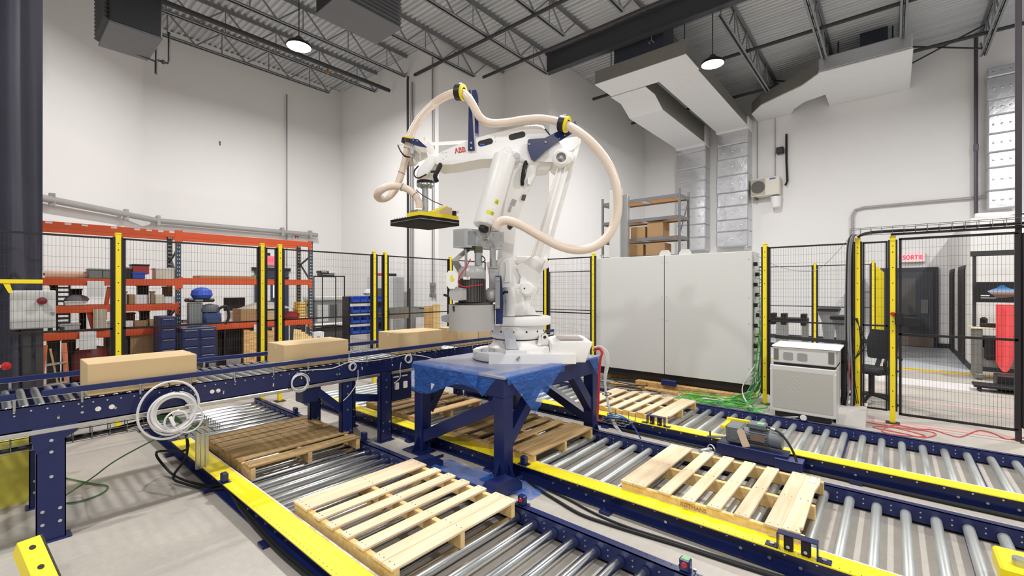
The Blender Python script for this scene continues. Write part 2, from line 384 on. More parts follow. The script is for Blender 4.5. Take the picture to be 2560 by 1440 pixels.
# ---------------- ducts
foil = mat('foil_wrap', (214, 215, 218), .3, metal=.75, var=.03, scale=3, bump=.5, bscale=6, rvar=.12)
foilw = mat('white_foil_wrap', (236, 236, 236), .45, metal=.15, var=.02, bump=.35, bscale=7)
ductg = mat('bare_duct', (150, 148, 140), .5, metal=.5, var=.05)
def duct_drop(label, y0, y1, z0, z1, x0=17.6, seed=1):
    t = thing('wrapped_duct', label, 'duct', (x0, y0, z0)); rd = random.Random(seed); z = z0
    while z < z1 - .05:
        h = min(rd.choice((.42, .5, .56, .62)), z1 - z); e = rd.uniform(0, .022)
        o = MB()
        o.cbox(x0 - e, 18.19, y0 - e, y1 + e, z + .004, z + h, .03)
        o.build('foil_panel', foil, t)
        for py in (.2, .5, .8):                                       # insulation pins pressing the wrap in
            yy = y0 + (y1 - y0)*py
            MB().lathe([(.035, 0), (.03, -.012), (.0, -.016)], (x0 - e + .001, yy, z + h*.5), (1, 0, 0), n=8).build('pin_washer', chrome, t)
        z += h
    return t
duct_drop('left foil wrapped duct of the vertical pair on the right wall', 5.40, 6.47, 3.2, 7.6, seed=3)
duct_drop('right foil wrapped duct of the vertical pair beside the wall fan unit', 3.94, 4.98, 3.27, 7.6, seed=5)
duct_drop('foil wrapped duct at the far right edge of the right wall', -2.5, -1.98, 3.9, 7.75, x0=17.7, seed=8)
t = thing('duct_header', 'white wrapped U shaped duct hung under the dark beam feeding the vertical pair', 'duct', (11.2, 3.9, 7.55))
zb, zt = 7.55, 7.93
def duct_run(name, x0, x1, y0, y1):
    MB().box(x0, x1, y0, y1, zb + .012, zt).build(name, ductg, t)
    MB().cbox(x0 - .01, x1 + .01, y0 - .01, y1 + .01, zb - .012, zb + .012, .008).build('underside_wrap', foilw, t)
duct_run('header', 11.21, 12.2, 3.9, 6.45)
duct_run('branch', 12.22, 17.6, 3.94, 4.98)
mb = MB(); M = Matrix.Rotation(PI/2, 4, 'X')
pr = [(12.22, zb), (12.9, zb), (13.5, zb - .28), (17.6, zb - .28), (17.6, zt), (12.22, zt)]
Mx = Matrix(((1, 0, 0, 0), (0, 0, -1, 6.47), (0, 1, 0, 0), (0, 0, 0, 1)))
mb.prism(pr, 1.07, Mx).build('branch', ductg, t)
MB().prism([(12.22, zb - .01), (12.9, zb - .01), (13.5, zb - .29), (17.6, zb - .29), (17.6, zb - .31), (13.48, zb - .31), (12.88, zb - .03), (12.22, zb - .03)], 1.09, Matrix(((1, 0, 0, 0), (0, 0, -1, 6.48), (0, 1, 0, 0), (0, 0, 0, 1)))).build('underside_wrap', foilw, t)
for y0, y1, zz in ((3.9, 5.02, zb), (5.36, 6.51, zb - .3)):
    MB().cbox(17.5, 18.19, y0, y1, zz - .1, zt, .05).build('elbow', foilw, t)
for y in (4.1, 6.2): MB().cyl((11.7, y, zt), (11.7, y, 8.9), .012, n=6).build('hanger_rod', pipem, t)
# riser of the header (dark opening towards the deck)
MB().box(11.3, 12.0, 4.5, 5.9, zt, 8.9).build('riser', mat('dark_duct', (70, 74, 84), .5, .4), t)
# plenum on the right wall
t = thing('duct_plenum', 'large foil wrapped plenum under the roof on the right wall', 'duct', (15.25, 0, 7.84))
MB().cbox(15.25, 18.19, -.39, 1.6, 7.87, 8.27, .03).build('foil_side', foil, t)
MB().cbox(15.24, 18.19, -.4, 1.61, 7.83, 7.87, .01).build('underside_wrap', foilw, t)
out = [(15.3, 1.6), (15.9, 2.1), (16.3, 2.75), (16.7, 3.35), (17.3, 3.75), (18.19, 3.75), (18.19, 2.7), (17.75, 2.55), (17.3, 2.2), (17.05, 1.6)]
MB().prism(out, .36, Matrix.Translation((0, 0, 7.87))).build('curved_branch', ductg, t)
MB().prism(out, .035, Matrix.Translation((0, 0, 7.835))).build('underside_wrap', foilw, t)
MB().box(15.9, 16.6, .1, .7, 8.27, 8.9).build('riser', MATS['dark_duct'], t)
for y in (0, 1.2): MB().cyl((16, y, 8.27), (16, y, 8.9), .02, n=6).build('hanger_rod', pipem, t)

# outdoor fan unit on the wall, its bucket and line set
t = thing('wall_fan_unit', 'beige condenser fan unit on the right wall beside the ducts', 'air conditioner', (17.75, 3.4, 5.0))
beige = mat('beige_plastic', (226, 220, 206), .5, var=.02)
MB().cbox(17.75, 18.1, 2.98, 3.88, 5.02, 5.66, .02).build('case', beige, t)
MB().box(17.735, 17.75, 3.42, 3.86, 5.06, 5.62).build('fan_guard_plate', mat('guard_grey', (178, 172, 160), .5), t)
dg = mat('fan_dark', (86, 82, 78), .5)
MB().lathe([(.215, 0), (.215, .02), (.0, .02)], (17.73, 3.64, 5.34), (-1, 0, 0), n=28).build('fan_opening', dg, t)
for r in (.06, .1, .14, .18, .21): MB().lathe([(r - .006, 0), (r, .006), (r + .006, 0)], (17.708, 3.64, 5.34), (-1, 0, 0), n=28).build('fan_guard_ring', mat('guard_wire', (120, 116, 110), .5), t)
MB().box(17.74, 17.75, 3.1, 3.28, 5.56, 5.61).build('badge', mat('badge_blue', (70, 90, 170), .5), t)
for y in (3.1, 3.75): MB().box(17.8, 18.2, y - .03, y + .03, 4.96, 5.02).build('bracket', mat('bracket_dark', (90, 88, 84), .5), t)
t = tag(MB().lathe([(.0, 0), (.14, 0), (.165, .34), (.175, .34), (.175, .37), (.15, .37), (.0, .36)], (17.95, 3.12, 4.6), n=24).build('bucket', white_paint, smooth=True), 'white plastic bucket hung under the wall fan unit', 'bucket')
t = thing('cable_guide', 'black pole with a small black box on the right wall above the fan unit', 'pole', (18.1, 2.85, 5.7))
MB().tube([(18.12, 2.83, 7.15), (18.12, 2.83, 6.2), (18.1, 2.8, 5.5), (18.05, 2.85, 5.35)], .035).build('sleeve', rubber, t, smooth=True)
MB().cbox(17.95, 18.18, 2.9, 3.12, 6.48, 6.7, .02).build('box', blackp, t)
for y, l in ((3.18, 'thin cable drop beside the black pole'), (3.75, 'thin cable drop between the right duct and the black pole')):
    pipe('hanging_cable', l, [(18.15, y, 7.8), (18.15, y, 5.7)], .012, MATS['conduit_grey'], 'cable')
pipe('conduit', 'dark vertical pipe on the right wall right of centre', [(18.0, -1.78, 8.9), (18.0, -1.78, 3.75)], .045, mat('dark_conduit', (88, 78, 86), .4, .3), clamps=[(18.0, -1.78, 5.7)])
p = [onX(2125, 600, 18.12), onX(2131, 540, 18.12), onX(2138, 525, 18.12), onX(2160, 519, 18.12), onX(2300, 506, 18.12), onX(2478, 491, 18.12)]
p[0] = (p[1][0], p[1][1], 1.0)
pipe('conduit', 'grey conduit with a swept bend on the right wall above the gate', p, .04, mat('conduit_mauve', (178, 172, 176), .45, .3))

# ---------------- pipe along the left walls
def onwall(px, py, p, q, off):
    d = Vector((q[0]-p[0], q[1]-p[1])).normalized(); n = Vector((d.y, -d.x)); pp = Vector(p) + n*off
    r = ray(px, py); t_ = (pp.x*(-d.y) + pp.y*d.x)/(r[0]*(-d.y) + r[1]*d.x)
    return Vector((r[0]*t_, r[1]*t_, H + r[2]*t_))
A = ((-2.4, 9.85), (2.72, 15.4)); B = ((2.72, 15.4), (8.42, 15.4))
pts = [onwall(60, 485, *A, .2), onwall(110, 496, *A, .2), onwall(325, 538, *A, .2), onwall(395, 552, *B, .2), onwall(600, 571, *B, .2), onwall(793, 588, *B, .2)]
t = thing('wall_duct_pipe', 'long grey pipe running around the left and back walls above the racks', 'pipe', pts[1])
MB().tube(pts, .075, 12).build('run', mat('pipe_grey', (172, 170, 168), .5, .2, var=.03), t, smooth=True)
for px in (130, 315): c = onwall(px, 500 + (px-130)*.2, *A, .2); MB().cbox(c[0]-.05, c[0]+.05, c[1]-.05, c[1]+.05, c[2]-.14, c[2]+.14, .01).build('clamp', MATS['pipe_grey'], t)
for px, py in ((395, 552), (705, 580), (775, 587)): c = onwall(px, py, *B, .2); MB().cbox(c[0]-.04, c[0]+.04, c[1]-.1, c[1]+.1, c[2]-.14, c[2]+.14, .01).build('clamp', MATS['pipe_grey'], t)
# ================================================================ PALLET LANES
endcap = mat('roller_end', (150, 154, 156), .4, metal=1.)
bolt_z = mat('bolt_zinc', (214, 216, 216), .3, metal=1., var=0)
worn = mat('worn_edge', (226, 222, 214), .5, var=.02)
def lane(label, xo, xi, y0, y1, gy0, gy1, phase, step=.166, zt=.14, ry1=None, r=.032, rm_=None):
    t = thing('pallet_conveyor', label, 'conveyor', (xo, y0, 0))
    # left rail: channel open outward, right rail mirrored
    for nm, xw, s in (('left_rail', xo + .06, -1), ('right_rail', xi, 1)):
        mb = MB(); a = xw + s*.008; e = xw + s*.062
        mb.box(xw, a, y0, y1, .012, zt - .004).box(xw, e, y0, y1, zt - .010, zt - .004).box(xw, e, y0, y1, .012, .02)
        mb.build(nm, blue, t)
    MB().box(xo - .004, xo + .148, gy0, gy1, zt - .002, zt + .006).build('guard_cover', yellow, t)
    MB().box(xo + .148, xo + .16, gy0, gy1, zt - .02, zt + .008).build('guard_edge', worn, t)
    rm = None; y = phase
    while y - step > y0 + .06: y -= step
    first = y; zc = .098 - r; xa, xb = xo + .07, xi - .002
    while y < (ry1 or y1) - .05:
        if rm is None:
            mb = MB(); L = xb - xa
            mb.lathe([(r - .014, 0), (r - .004, .002), (r, .012), (r, L - .012), (r - .004, L - .002), (r - .014, L)], (0, 0, 0), (1, 0, 0), n=24)
            mb.cyl((-.008, 0, 0), (0, 0, 0), .01, n=6)
            o = mb.build('roller', rm_ or roller_g, t, world=False, smooth=True); rm = o.data; o.location = (xa - xo, y - y0, zc)
        else: share(rm, 'roller', t, (xa - xo, y - y0, zc))
        y += step
    mb = MB(); rd = random.Random(int(xo*100)); y = first + step/2
    while y < y1 - .05:                                                # bolt heads on both webs
        x = xo + .06 - .008
        mb.cyl((x, y, .108), (x - .012, y, .108), .0075, n=6)
        if rd.random() < .5: mb.cyl((x, y + step/2, .055), (x - .012, y + step/2, .055), .011, n=8)
        for z in (.098, .062): mb.cyl((xi - .0, y, z), (xi - .008, y, z), .006, n=6)
        y += step
    mb.build('bolts', bolt_z, t, stuff=True)
    mb = MB(); y = max(gy0, y0) + .03
    while y < gy1: mb.box(xo + .012, xo + .02, y, y + .004, zt + .006, zt + .0066).box(xi + .04, xi + .05, y, y + .008, zt - .004, zt - .0034); y += .05
    mb.build('punched_holes', rubber, t, stuff=True)
    y = y0 + .5
    while y < y1:                                                      # anchor feet outside the rails
        for x, s in ((xo + .005, -1), (xi + .06, 1)):
            MB().cbox(min(x, x + s*.07), max(x, x + s*.07), y - .045, y + .045, 0, .025, .004).build('anchor_foot', blued, t)
        y += 1.25
    y = y0 + .9
    while y < y1: MB().cyl((xo + .07, y, .03), (xi, y, .03), .025, n=10).build('cross_tie', blue, t); y += 1.0
    return t
lane('nearest low pallet roller lane with navy rails and yellow guard strip', 1.255, 2.545, .25, 7.15, .25, 5.75, 2.115, r=.036, rm_=roller_m)
lane('middle low pallet roller lane running under the robot table', 3.15, 4.465, -1.3, 6.95, -1.3, 6.6, 2.417)
lane('farthest low pallet roller lane beside the big grey cabinet', 5.065, 6.42, -1.5, 5.4, -1.5, 4.9, 1.912, step=.1655)

# ---------------------------------------------------------------- pallets
new_wood = wood('new_pine', (234, 212, 180), (220, 192, 154))
side_wood = wood('pine_side', (234, 204, 144), (218, 178, 108))
old_wood = wood('weathered_pine', (196, 164, 112), (138, 104, 62))
mid_wood = wood('aged_pine', (218, 184, 132), (178, 136, 84))
def pallet(label, x0, y0, lx=1.03, ly=1.22, top=new_wood, side=side_wood, boards=None, z0=.098, seed=1, rz=0., notch=False, sy=None):
    rd = random.Random(seed)
    t = thing('wooden_pallet', label, 'pallet', (x0, y0, z0), rz, 'wooden pallets on the roller lanes' if False else None)
    hs = .098; tb = .019
    for x in (0, lx/2 - .019, lx - .038):
        MB().cbox(x, x + .038, 0, ly, 0, hs, .003).build('stringer', side, t, world=False)
    boards = boards or [(0, .1), (.103, .1), (.3, .092), (.478, .092), (.656, .092), (.834, .092), (1.018, .1), (1.12, .1)]
    boards = [(ly - b - w_, w_) for b, w_ in boards]
    for i, (b, w_) in enumerate(boards):
        j = rd.uniform(-.008, .008); e = rd.uniform(-.004, .012); z = hs + rd.uniform(.0002, .0018)
        if notch and i == len(boards) - 1:
            out = [(.0, b), (lx*.07, b + .018), (.09, b - .002), (.2, b), (.75, b + .01), (lx - .1, b - .004), (lx, b + .005), (lx, b + w_), (-.006, b + w_), (-.006, b + .07)]
            MB().prism(out, tb, Matrix.Translation((0, 0, z))).build('deck_board', top, t, world=False)
        else:
            MB().cbox(-.006 - e, lx + .006 + e, b + j*.3, b + w_ + j*.3, z, z + tb, .003).build('deck_board', top, t, world=False)
    mb = MB()
    for (b, w_) in boards:
        for x in (.012, lx/2, lx - .026):
            for k in (.25, .7): mb.cyl((x + .008, b + w_*k, hs + tb + .001), (x + .008, b + w_*k, hs + tb + .0035), .0035, n=6)
    mb.build('nail_heads', mat('nail', (120, 100, 84), .5, .5), t, world=False, stuff=True)
    return t
wb = [(0, .14), (.16, .14), (.325, .14), (.49, .14), (.66, .135), (.84, .14), (1.06, .155)]
pallet('weathered brown pallet under the infeed conveyor, dappled in shade', 1.465, 4.19, top=old_wood, side=mid_wood, boards=wb, seed=2)
pallet('clean pale pallet at the front of the nearest lane', 1.445, 2.08, seed=3)
pallet('aged pallet on the middle lane right under the robot table', 3.27, 2.52, lx=1.06, top=mid_wood, side=side_wood, boards=[(0, .14), (.17, .1), (.36, .1), (.56, .1), (.74, .1), (.93, .135), (1.08, .14)], seed=4)
p4 = pallet('pale pallet with a stencilled side on the middle lane at right', 3.305, .42, lx=1.06, ly=1.24, seed=5, notch=True)
pallet('pale pallet with a splintered corner on the farthest lane', 5.23, 2.04, lx=1.04, seed=6, notch=True)
pallet('brown pallet behind the robot table on the middle lane', 3.32, 4.3, lx=1.08, ly=1.12, top=mid_wood, side=mid_wood, boards=[(0, .13), (.15, .13), (.31, .13), (.5, .13), (.7, .13), (.97, .15)], seed=7)
a = onX(1690, 1256, 3.305); b = onX(1778, 1284, 3.305)
text_mesh('REITMANS', .038, .0006, 'stencil_lettering', mat('stencil_ink', (158, 118, 66), .8), p4, Matrix.Translation((3.3035, (a[1] + b[1])/2, (a[2] + b[2])/2)) @ Matrix.Rotation(-PI/2, 4, 'Z') @ Matrix.Rotation(PI/2, 4, 'X'), sx=1.05)
tag(MB().box(4.22, 4.27, .46, .52, .2175, .2182).build('shipping_label', paper), 'small white sticker on the rightmost board of the stencilled pallet', 'label')

# ================================================================ INFEED CONVEYOR
YN, YF, ZF = 4.43, 5.26, .955
t = thing('infeed_conveyor', 'raised navy roller conveyor carrying cartons towards the robot', 'conveyor', (-1.3, YN, 0))
X0, X1 = -1.4, 6.3
for nm, y, s in (('near_frame', YN, 1), ('far_frame', YF, -1)):
    MB().box(X0, X1, y, y + s*.006, .79, ZF).box(X0, X1, y, y + s*.04, ZF - .006, ZF).box(X0, X1, y, y + s*.04, .79, .796).build(nm, blued, t)
rm = None; x = -1.3
while x < X1:
    if rm is None:
        o = MB().lathe([(.018, 0), (.0235, .004), (.024, .012), (.024, YF - YN - .052), (.0235, YF - YN - .044), (.018, YF - YN - .04)], (0, 0, 0), (0, 1, 0), n=14).build('roller', galv, t, world=False, smooth=True)
        rm = o.data; o.location = (x + 1.3, .02, .938)
    else: share(rm, 'roller', t, (x + 1.3, .02, .938))
    x += .077
for nm, y, z in (('near_guard_rail', YN, 1.032), ('far_guard_rail', YF, 1.035)):
    xs = (.23, X1) if nm[0] == 'n' else (X0, X1)
    for xa, xb in ([(X0, .12), (.24, 2.5), (2.515, X1)] if nm[0] == 'n' else [(X0, X1)]):
        MB().cbox(xa, xb, y - .012, y + .006, z - .02, z + .02, .003).build(nm, blue, t)
    MB().box(X0, X1, y - .013, y + .007, z - .0235, z - .0205).build('wear_strip', chrome, t)
x = .114; k = 0; gp = None
while x < X1:
    if gp is None:
        o = MB().cyl((0, 0, 0), (0, 0, .075), .008, n=8).cyl((0, 0, .07), (0, 0, .08), .011, n=8).cyl((0, .004, -.03), (0, -.006, -.03), .006, n=6).build('guard_post', galv, t, world=False); gp = o.data
        o.location = (x + 1.3, -.012, .935)
    else: share(gp, 'guard_post', t, (x + 1.3, -.012, .935))
    share(gp, 'guard_post', t, (x + 1.3, YF - YN + .02, .935))
    x += .325
MB().cbox(X0, X1, YN - .012, YN + .02, .755, .787, .004).build('cable_raceway', chrome, t)
mb = MB(); x = X0 + .05; rd = random.Random(3)
while x < X1:
    mb.cyl((x, YN - .001, .925), (x, YN - .007, .925), .006, n=6); x += .077
for x in (.32, .44, .62, 1.12, 1.28, 1.33, 1.74, 2.0, 2.37, 2.4, 2.66, 3.05, 3.3, 3.9, 4.5):
    mb.cyl((x, YN - .001, .86 + rd.uniform(-.03, .03)), (x, YN - .007, .86), .009, n=8)
mb.build('bolts', bolt_z, t, stuff=True)
for x in (.525, .60, 1.245, 1.29): MB().cyl((x, YN - .001, .868), (x, YN - .004, .868), .017, n=16).build('knockout_cap', worn, t)
# legs
def leg(x, wx, y, flare=True, z1=.79):
    mb = MB()
    mb.box(x, x + wx, y, y + .006, .01, z1).box(x, x + .006, y, y + .07, .01, z1).box(x + wx - .006, x + wx, y, y + .07, .01, z1)
    if flare: mb.prism([(x, .62), (x - .0, .62), (x + wx + .06, .74), (x + wx + .06, .8), (x - .02, .8), (x - .02, .7)], .006, Matrix(((1, 0, 0, 0), (0, 0, -1, y), (0, 1, 0, 0), (0, 0, 0, 1))))
    mb.build('leg', blue, t)
    MB().cbox(x - .02, x + wx + .03, y - .02, y + .1, 0, .012, .003).build('base_plate', blue, t)
    mb = MB()
    for dx, dz in ((.03, .13), (wx - .03, .13), (.03, .22), (wx - .03, .22), (wx/2, .45), (wx/2, .62), (wx/2, .7)):
        mb.cyl((x + dx, y - .001, dz), (x + dx, y - .008, dz), .011, n=8)
    mb.build('leg_bolts', bolt_z, t, stuff=True)
leg(.213, .145, YN, True); leg(.213, .145, YF - .07, False)
leg(2.44, .125, YN + .02, False); leg(2.44, .125, YF - .09, False)
leg(2.885, .145, YN - .02, False); leg(2.885, .145, YF - .07, False)
leg(4.75, .14, YN, False); leg(4.75, .14, YF - .07, False)
MB().bar((2.12, YN + .06, .76), (2.5, YN + .06, .42), .03, .07).build('brace', blue, t)
MB().cbox(2.03, 2.19, YN + .03, YN + .2, .6, .755, .01).build('drive_box', blued, t)
MB().cbox(3.0, 3.35, YN + .03, YN + .08, .42, .76, .005).build('valve_plate', blued, t)
mb = MB()
for x in (3.1, 3.22): mb.cbox(x, x + .05, YN + .0, YN + .03, .56, .64, .005).cbox(x - .02, x + .06, YN + .015, YN + .03, .70, .715, .003)
mb.build('valve', white_paint, t)
MB().bar((2.6, YN + .1, .55), (2.95, YN + .1, .48), .03, .08).build('brace', blue, t)
# cartons
seam = mat('carton_tape', (216, 196, 158), .5, var=.01)
crease = mat('carton_crease', (150, 118, 76), .9)
def carton(label, x, y, L=.67, W=.40, Hh=.235, z=.963, flap=True):
    t = thing('cardboard_carton', label, 'box', (x, y, z))
    MB().cbox(0, L, 0, W, 0, Hh, .004).build('body', card, t, world=False)
    MB().box(-.0006, L + .0006, W/2 - .024, W/2 + .024, Hh, Hh + .0008).box(-.0012, 0, W/2 - .024, W/2 + .024, Hh - .05, Hh).build('tape', seam, t, world=False)
    MB().box(.0, L, W/2 - .001, W/2 + .001, Hh + .0008, Hh + .0011).build('flap_gap', crease, t, world=False)
    return t
carton('long kraft carton at the left end of the infeed conveyor', .471, 4.455)
carton('long kraft carton in the middle of the infeed conveyor', 1.866, 4.489)
carton('long kraft carton third along the infeed conveyor left of the robot', 3.175, 4.489, L=.68, W=.415, Hh=.25)
carton('kraft carton partly hidden behind the grey pump drum', 4.16, 4.52, L=.40, W=.40, Hh=.235)
carton('kraft carton behind the robot pedestal on the infeed conveyor', 4.566, 4.52, L=.55, W=.40, Hh=.235)

# cables hung on the infeed frame
def coil(cx, cz, y, R, turns, jit, r, seed):
    rd = random.Random(seed); pts = []
    ph = [rd.uniform(0, 6.28) for _ in range(8)]
    n = 16*turns
    for i in range(n + 1):
        a = 2*PI*i/16; k = i//16
        rr = R*(1 + jit*math.sin(ph[0] + k*1.7) + .04*math.sin(a*2 + ph[1] + k))
        pts.append((cx + rr*math.cos(a) + .02*math.sin(k*2.1 + ph[2])*R*4, y + .012*math.sin(k*1.3 + ph[3]) - .004*k*.3, cz + rr*1.05*math.sin(a) + R*.06*math.sin(k*1.1 + ph[4])))
    return pts
whitec = mat('light_grey_cable', (214, 212, 212), .45, var=.02)
t = thing('cable_coil', 'big coil of light grey cable hanging on the infeed conveyor', 'cable', (.95, 4.36, .78))
mb = MB().tube(coil(.955, .765, 4.345, .135, 11, .1, .0085, 4), .0085, 6, 2)
mb.tube(coil(.93, .79, 4.335, .205, 1, .0, .009, 6)[:15], .009, 6, 3)
mb.tube([(1.05 + .1*math.cos(a), 4.33, .70 + .11*math.sin(a)) for a in [2*PI*i/14 + 2.2 for i in range(14)]], .0075, 6, 3)
mb.tube([(.97 + .075*math.cos(a), 4.325, .70 + .075*math.sin(a)) for a in [2*PI*i/12 for i in range(11)]], .008, 6, 3)
mb.build('loops', whitec, t, smooth=True)
MB().bar((.93, 4.318, .74), (.955, 4.318, .67), .022, .03, up=(0, 1, 0)).build('plug', paper, t)
for px, pz in ((.87, .865), (.98, .90)): MB().tube([(px + .022*math.cos(a), 4.345, pz + .03*math.sin(a)) for a in [i*PI/5 for i in range(11)]], .004, 5).build('cable_tie', rubber, t)
MB().tube([(.93, 4.335, .99), (.93, 4.36, 1.0), (.95, 4.42, 1.01)], .004, 5).build('cable_tie', rubber, t)
for (px, py, R, n, l, trail) in ((750, 957, .078, 4, 'small loop of white cable on the infeed frame, left of three', [(735, 985), (733, 1000)]), (882, 917, .036, 3, 'smallest white cable loop on the infeed frame, middle of three', [(895, 925), (893, 955), (875, 985), (858, 1002)]),
                                  (1021, 897, .042, 4, 'white cable loop on the infeed frame beside the robot table', [(1003, 905), (1000, 925), (1000, 945), (985, 958)])):
    c = onY(px, py, 4.40)
    t = thing('cable_loop', l, 'cable', c)
    mb = MB().tube(coil(c[0], c[2], 4.405, R, n, .1, .004, px), .0045, 6, 2).tube([onY(x, y, 4.40) for x, y in trail], .0045, 6, 4)
    mb.build('loops', whitec, t, smooth=True)
pipe('white_cable', 'white cable strung along the infeed frame between the loops', [onY(x, y, 4.40) for x, y in ((750, 927), (790, 924), (830, 921), (865, 908), (882, 905), (930, 902), (985, 893), (1015, 887), (1055, 890), (1085, 898))], .0045, whitec, 'cable', smooth=4)

# wire cable tray with black cables under the infeed, basket at its end
wirem = mat('wire_steel', (128, 128, 128), .4, .8)
t = thing('cable_tray', 'wire mesh cable tray with black cables under the infeed conveyor', 'cable tray', (-.9, 4.5, .62))
mb = MB()
for yy, zz in ((4.5, .64), (4.5, .69), (4.5, .73), (4.6, .64), (4.6, .73), (4.55, .64)): mb.tube([(-1.2, yy, zz), (.98, yy, zz)], .0035, 5)
x = -1.2
while x < 1.0: mb.tube([(x, 4.5, .73), (x, 4.5, .64), (x, 4.6, .64), (x, 4.6, .73)], .0035, 5); x += .1
mb.build('wire_basket', wirem, t, stuff=True)
for k in range(5): MB().tube([(-1.2, 4.52 + k*.015, .655 + .004*k), (-.3, 4.53 + k*.012, .655), (.5, 4.52 + k*.014, .66 + .006*(k % 2)), (.98, 4.5, .7 + .01*k)], .009, 6, 4).build('black_cable', rubber, t, smooth=True)
t = thing('cable_basket', 'small wire basket of cables at the yellow guard end below the coil', 'cable tray', (1.1, 4.6, .3))
mb = MB()
for i in range(6): mb.tube([(1.02 + .05*i, 4.42, .52), (1.02 + .05*i, 4.6, .52), (1.02 + .05*i, 4.85, .5)], .004, 5)
for j in range(8): mb.tube([(1.0, 4.42 + .06*j, .52), (1.3, 4.42 + .06*j, .52), (1.3, 4.42 + .06*j, .58)], .004, 5)
for yy in (4.42, 4.84): mb.tube([(1.0, yy, .58), (1.3, yy, .58)], .004, 5)
mb.build('wire_basket', wirem, t, stuff=True)
for dx in (0, .035, .07): MB().box(1.2 + dx, 1.225 + dx, 4.7, 4.73, .14, .56).build('support_post', chrome, t)
gcm = mat('green_cable', (72, 122, 74), .5)
for k in range(4): MB().tube([(.85, 4.5, .7 + .01*k), (1.0, 4.5, .66 + .012*k), (1.12, 4.55 + .03*k, .55), (1.25, 4.7, .54)], .006, 6, 4).build('green_cable', gcm, t, smooth=True)
pipe('green_cable', 'thin green cable hanging from the tray to a loop on the floor', [(1.02, 4.44, .62)] + [onZ(x, y, z) for x, y, z in ((300, 1145, .35), (230, 1195, .12), (150, 1250, .01), (185, 1256, .01), (245, 1238, .01), (270, 1216, .01), (225, 1208, .01), (150, 1192, .01))], .006, gcm, 'cable', smooth=6)
for k, l in enumerate(('thick black cable drooping along the outside of the nearest lane', 'second black cable looping to the floor beside the nearest lane')):
    pts = [(1.14 + .03*k, 4.85 - .04*k, .5), (1.16 + .02*k, 4.83, .3 - .05*k)] + [onZ(x, y, z) for x, y, z in (((440, 1190, .05), (470, 1208, .02), (530, 1222, .02), (575, 1222, .05)) if k else ((392, 1130, .25), (415, 1170, .06), (450, 1196, .02), (520, 1215, .02), (560, 1216, .06)))] + [(1.262, 3.7, .07), (1.25, 3.1, .035), (1.256, 2.5, .04), (1.26, 1.9, .035), (1.258, 1.2, .05), (1.25, .4, .035)]
    pipe('black_cable', l, [(p[0] - .02*k, p[1], p[2]) for p in pts], .011, rubber, 'cable', smooth=5)
pipe('black_cable', 'black cables lying along the outside of the middle lane', [onZ(x, y, .012) for x, y in ((1310, 1195), (1345, 1222), (1390, 1250), (1450, 1285), (1520, 1310), (1600, 1335), (1700, 1365), (1800, 1398), (1900, 1430), (1990, 1458))], .013, rubber, 'cable', smooth=4)
pipe('black_cable', 'thinner black cable beside the middle lane cables', [onZ(x, y, .011) for x, y in ((1320, 1200), (1365, 1222), (1420, 1248), (1490, 1285), (1570, 1318), (1670, 1350), (1780, 1386), (1880, 1418), (1970, 1446))], .009, rubber, 'cable', smooth=4)
pipe('black_cable', 'black cable bundle under the outer edge of the farthest lane', [(5.045, 2.6, .02), (5.03, 1.8, .025), (5.045, .9, .02), (5.03, 0, .02), (5.045, -1.2, .02)], .016, rubber, 'cable', smooth=5)

# sensors, brackets and drives on the lanes
lensr = mat('red_lens', (190, 40, 40), .3); silver = bolt_z
def photo_eye(label, x, y, z=.146, face=1, red=False):
    t = thing('photo_eye', label, 'sensor', (x, y, z))
    MB().box(-.035, .035, -.05, .05, 0, .006).build('base_plate', blued, t, world=False)
    MB().cbox(-.025, .022, -.03, .03, .006, .075, .006).build('hood', blued, t, world=False)
    for yy in (-.042, .042): MB().cyl((.028, yy, .006), (.028, yy, .014), .008, n=8).build('screw', silver, t, world=False)
    if red: MB().lathe([(.0, .004), (.014, .004), (.018, 0)], (-.0255, 0, .045), (-1, 0, 0), n=14).build('lens', lensr, t, world=False)
    return t
photo_eye('small navy sensor hood on the nearest yellow guard strip', 1.275, 4.22)
photo_eye('small navy sensor hood on the right rail behind the weathered pallet', 2.57, 5.85)
photo_eye('small navy sensor block at the right corner of the weathered pallet', 2.60, 4.28)
photo_eye('small navy sensor hood on the middle yellow guard below the table leg', 3.175, 2.56)
photo_eye('navy sensor with two red lenses at the corner of the clean pale pallet', 2.585, 2.1, .136, red=True)
t = photo_eye('navy sensor with red lens and green mark at the bottom edge', 2.585, .9, .136, red=True)
MB().box(-.018, .015, -.022, .02, .0752, .0758).build('green_mark', mat('green_paint', (130, 190, 130), .6), t, world=False)
photo_eye('small navy sensor hood behind the table on the middle guard', 3.175, 4.03)
def pi_bracket(label, x, y):
    t = thing('roller_bracket', label, 'bracket', (x, y, .146))
    mb = MB().box(-.03, .03, -.17, -.1, 0, .006).box(-.03, .03, .1, .17, 0, .006).box(-.03, .03, -.106, -.1, .0, .1).box(-.03, .03, .1, .106, 0, .1).cbox(-.03, .03, -.106, .106, .094, .102, .003)
    mb.build('frame', blued, t, world=False)
    for yy in (-.045, .045): MB().cbox(-.02, .015, yy - .025, yy + .025, .0, .094, .006).build('guide_block', blackp, t, world=False)
    for yy in (-.135, .135): MB().cyl((0, yy, .006), (0, yy, .014), .014, n=10).build('screw', silver, t, world=False)
    for yy in (-.045, .045): MB().cyl((-.02, yy, .03), (-.03, yy, .03), .01, n=8).build('screw', silver, t, world=False)
pi_bracket('navy bridge bracket with two black guides on the middle yellow guard', 3.185, .44)
pi_bracket('navy bridge bracket with two black guides on the far yellow guard', 5.1, 2.12)
t = thing('reflector', 'round white reflector on the far rail below the cooling unit', 'sensor', (6.45, .83, .14))
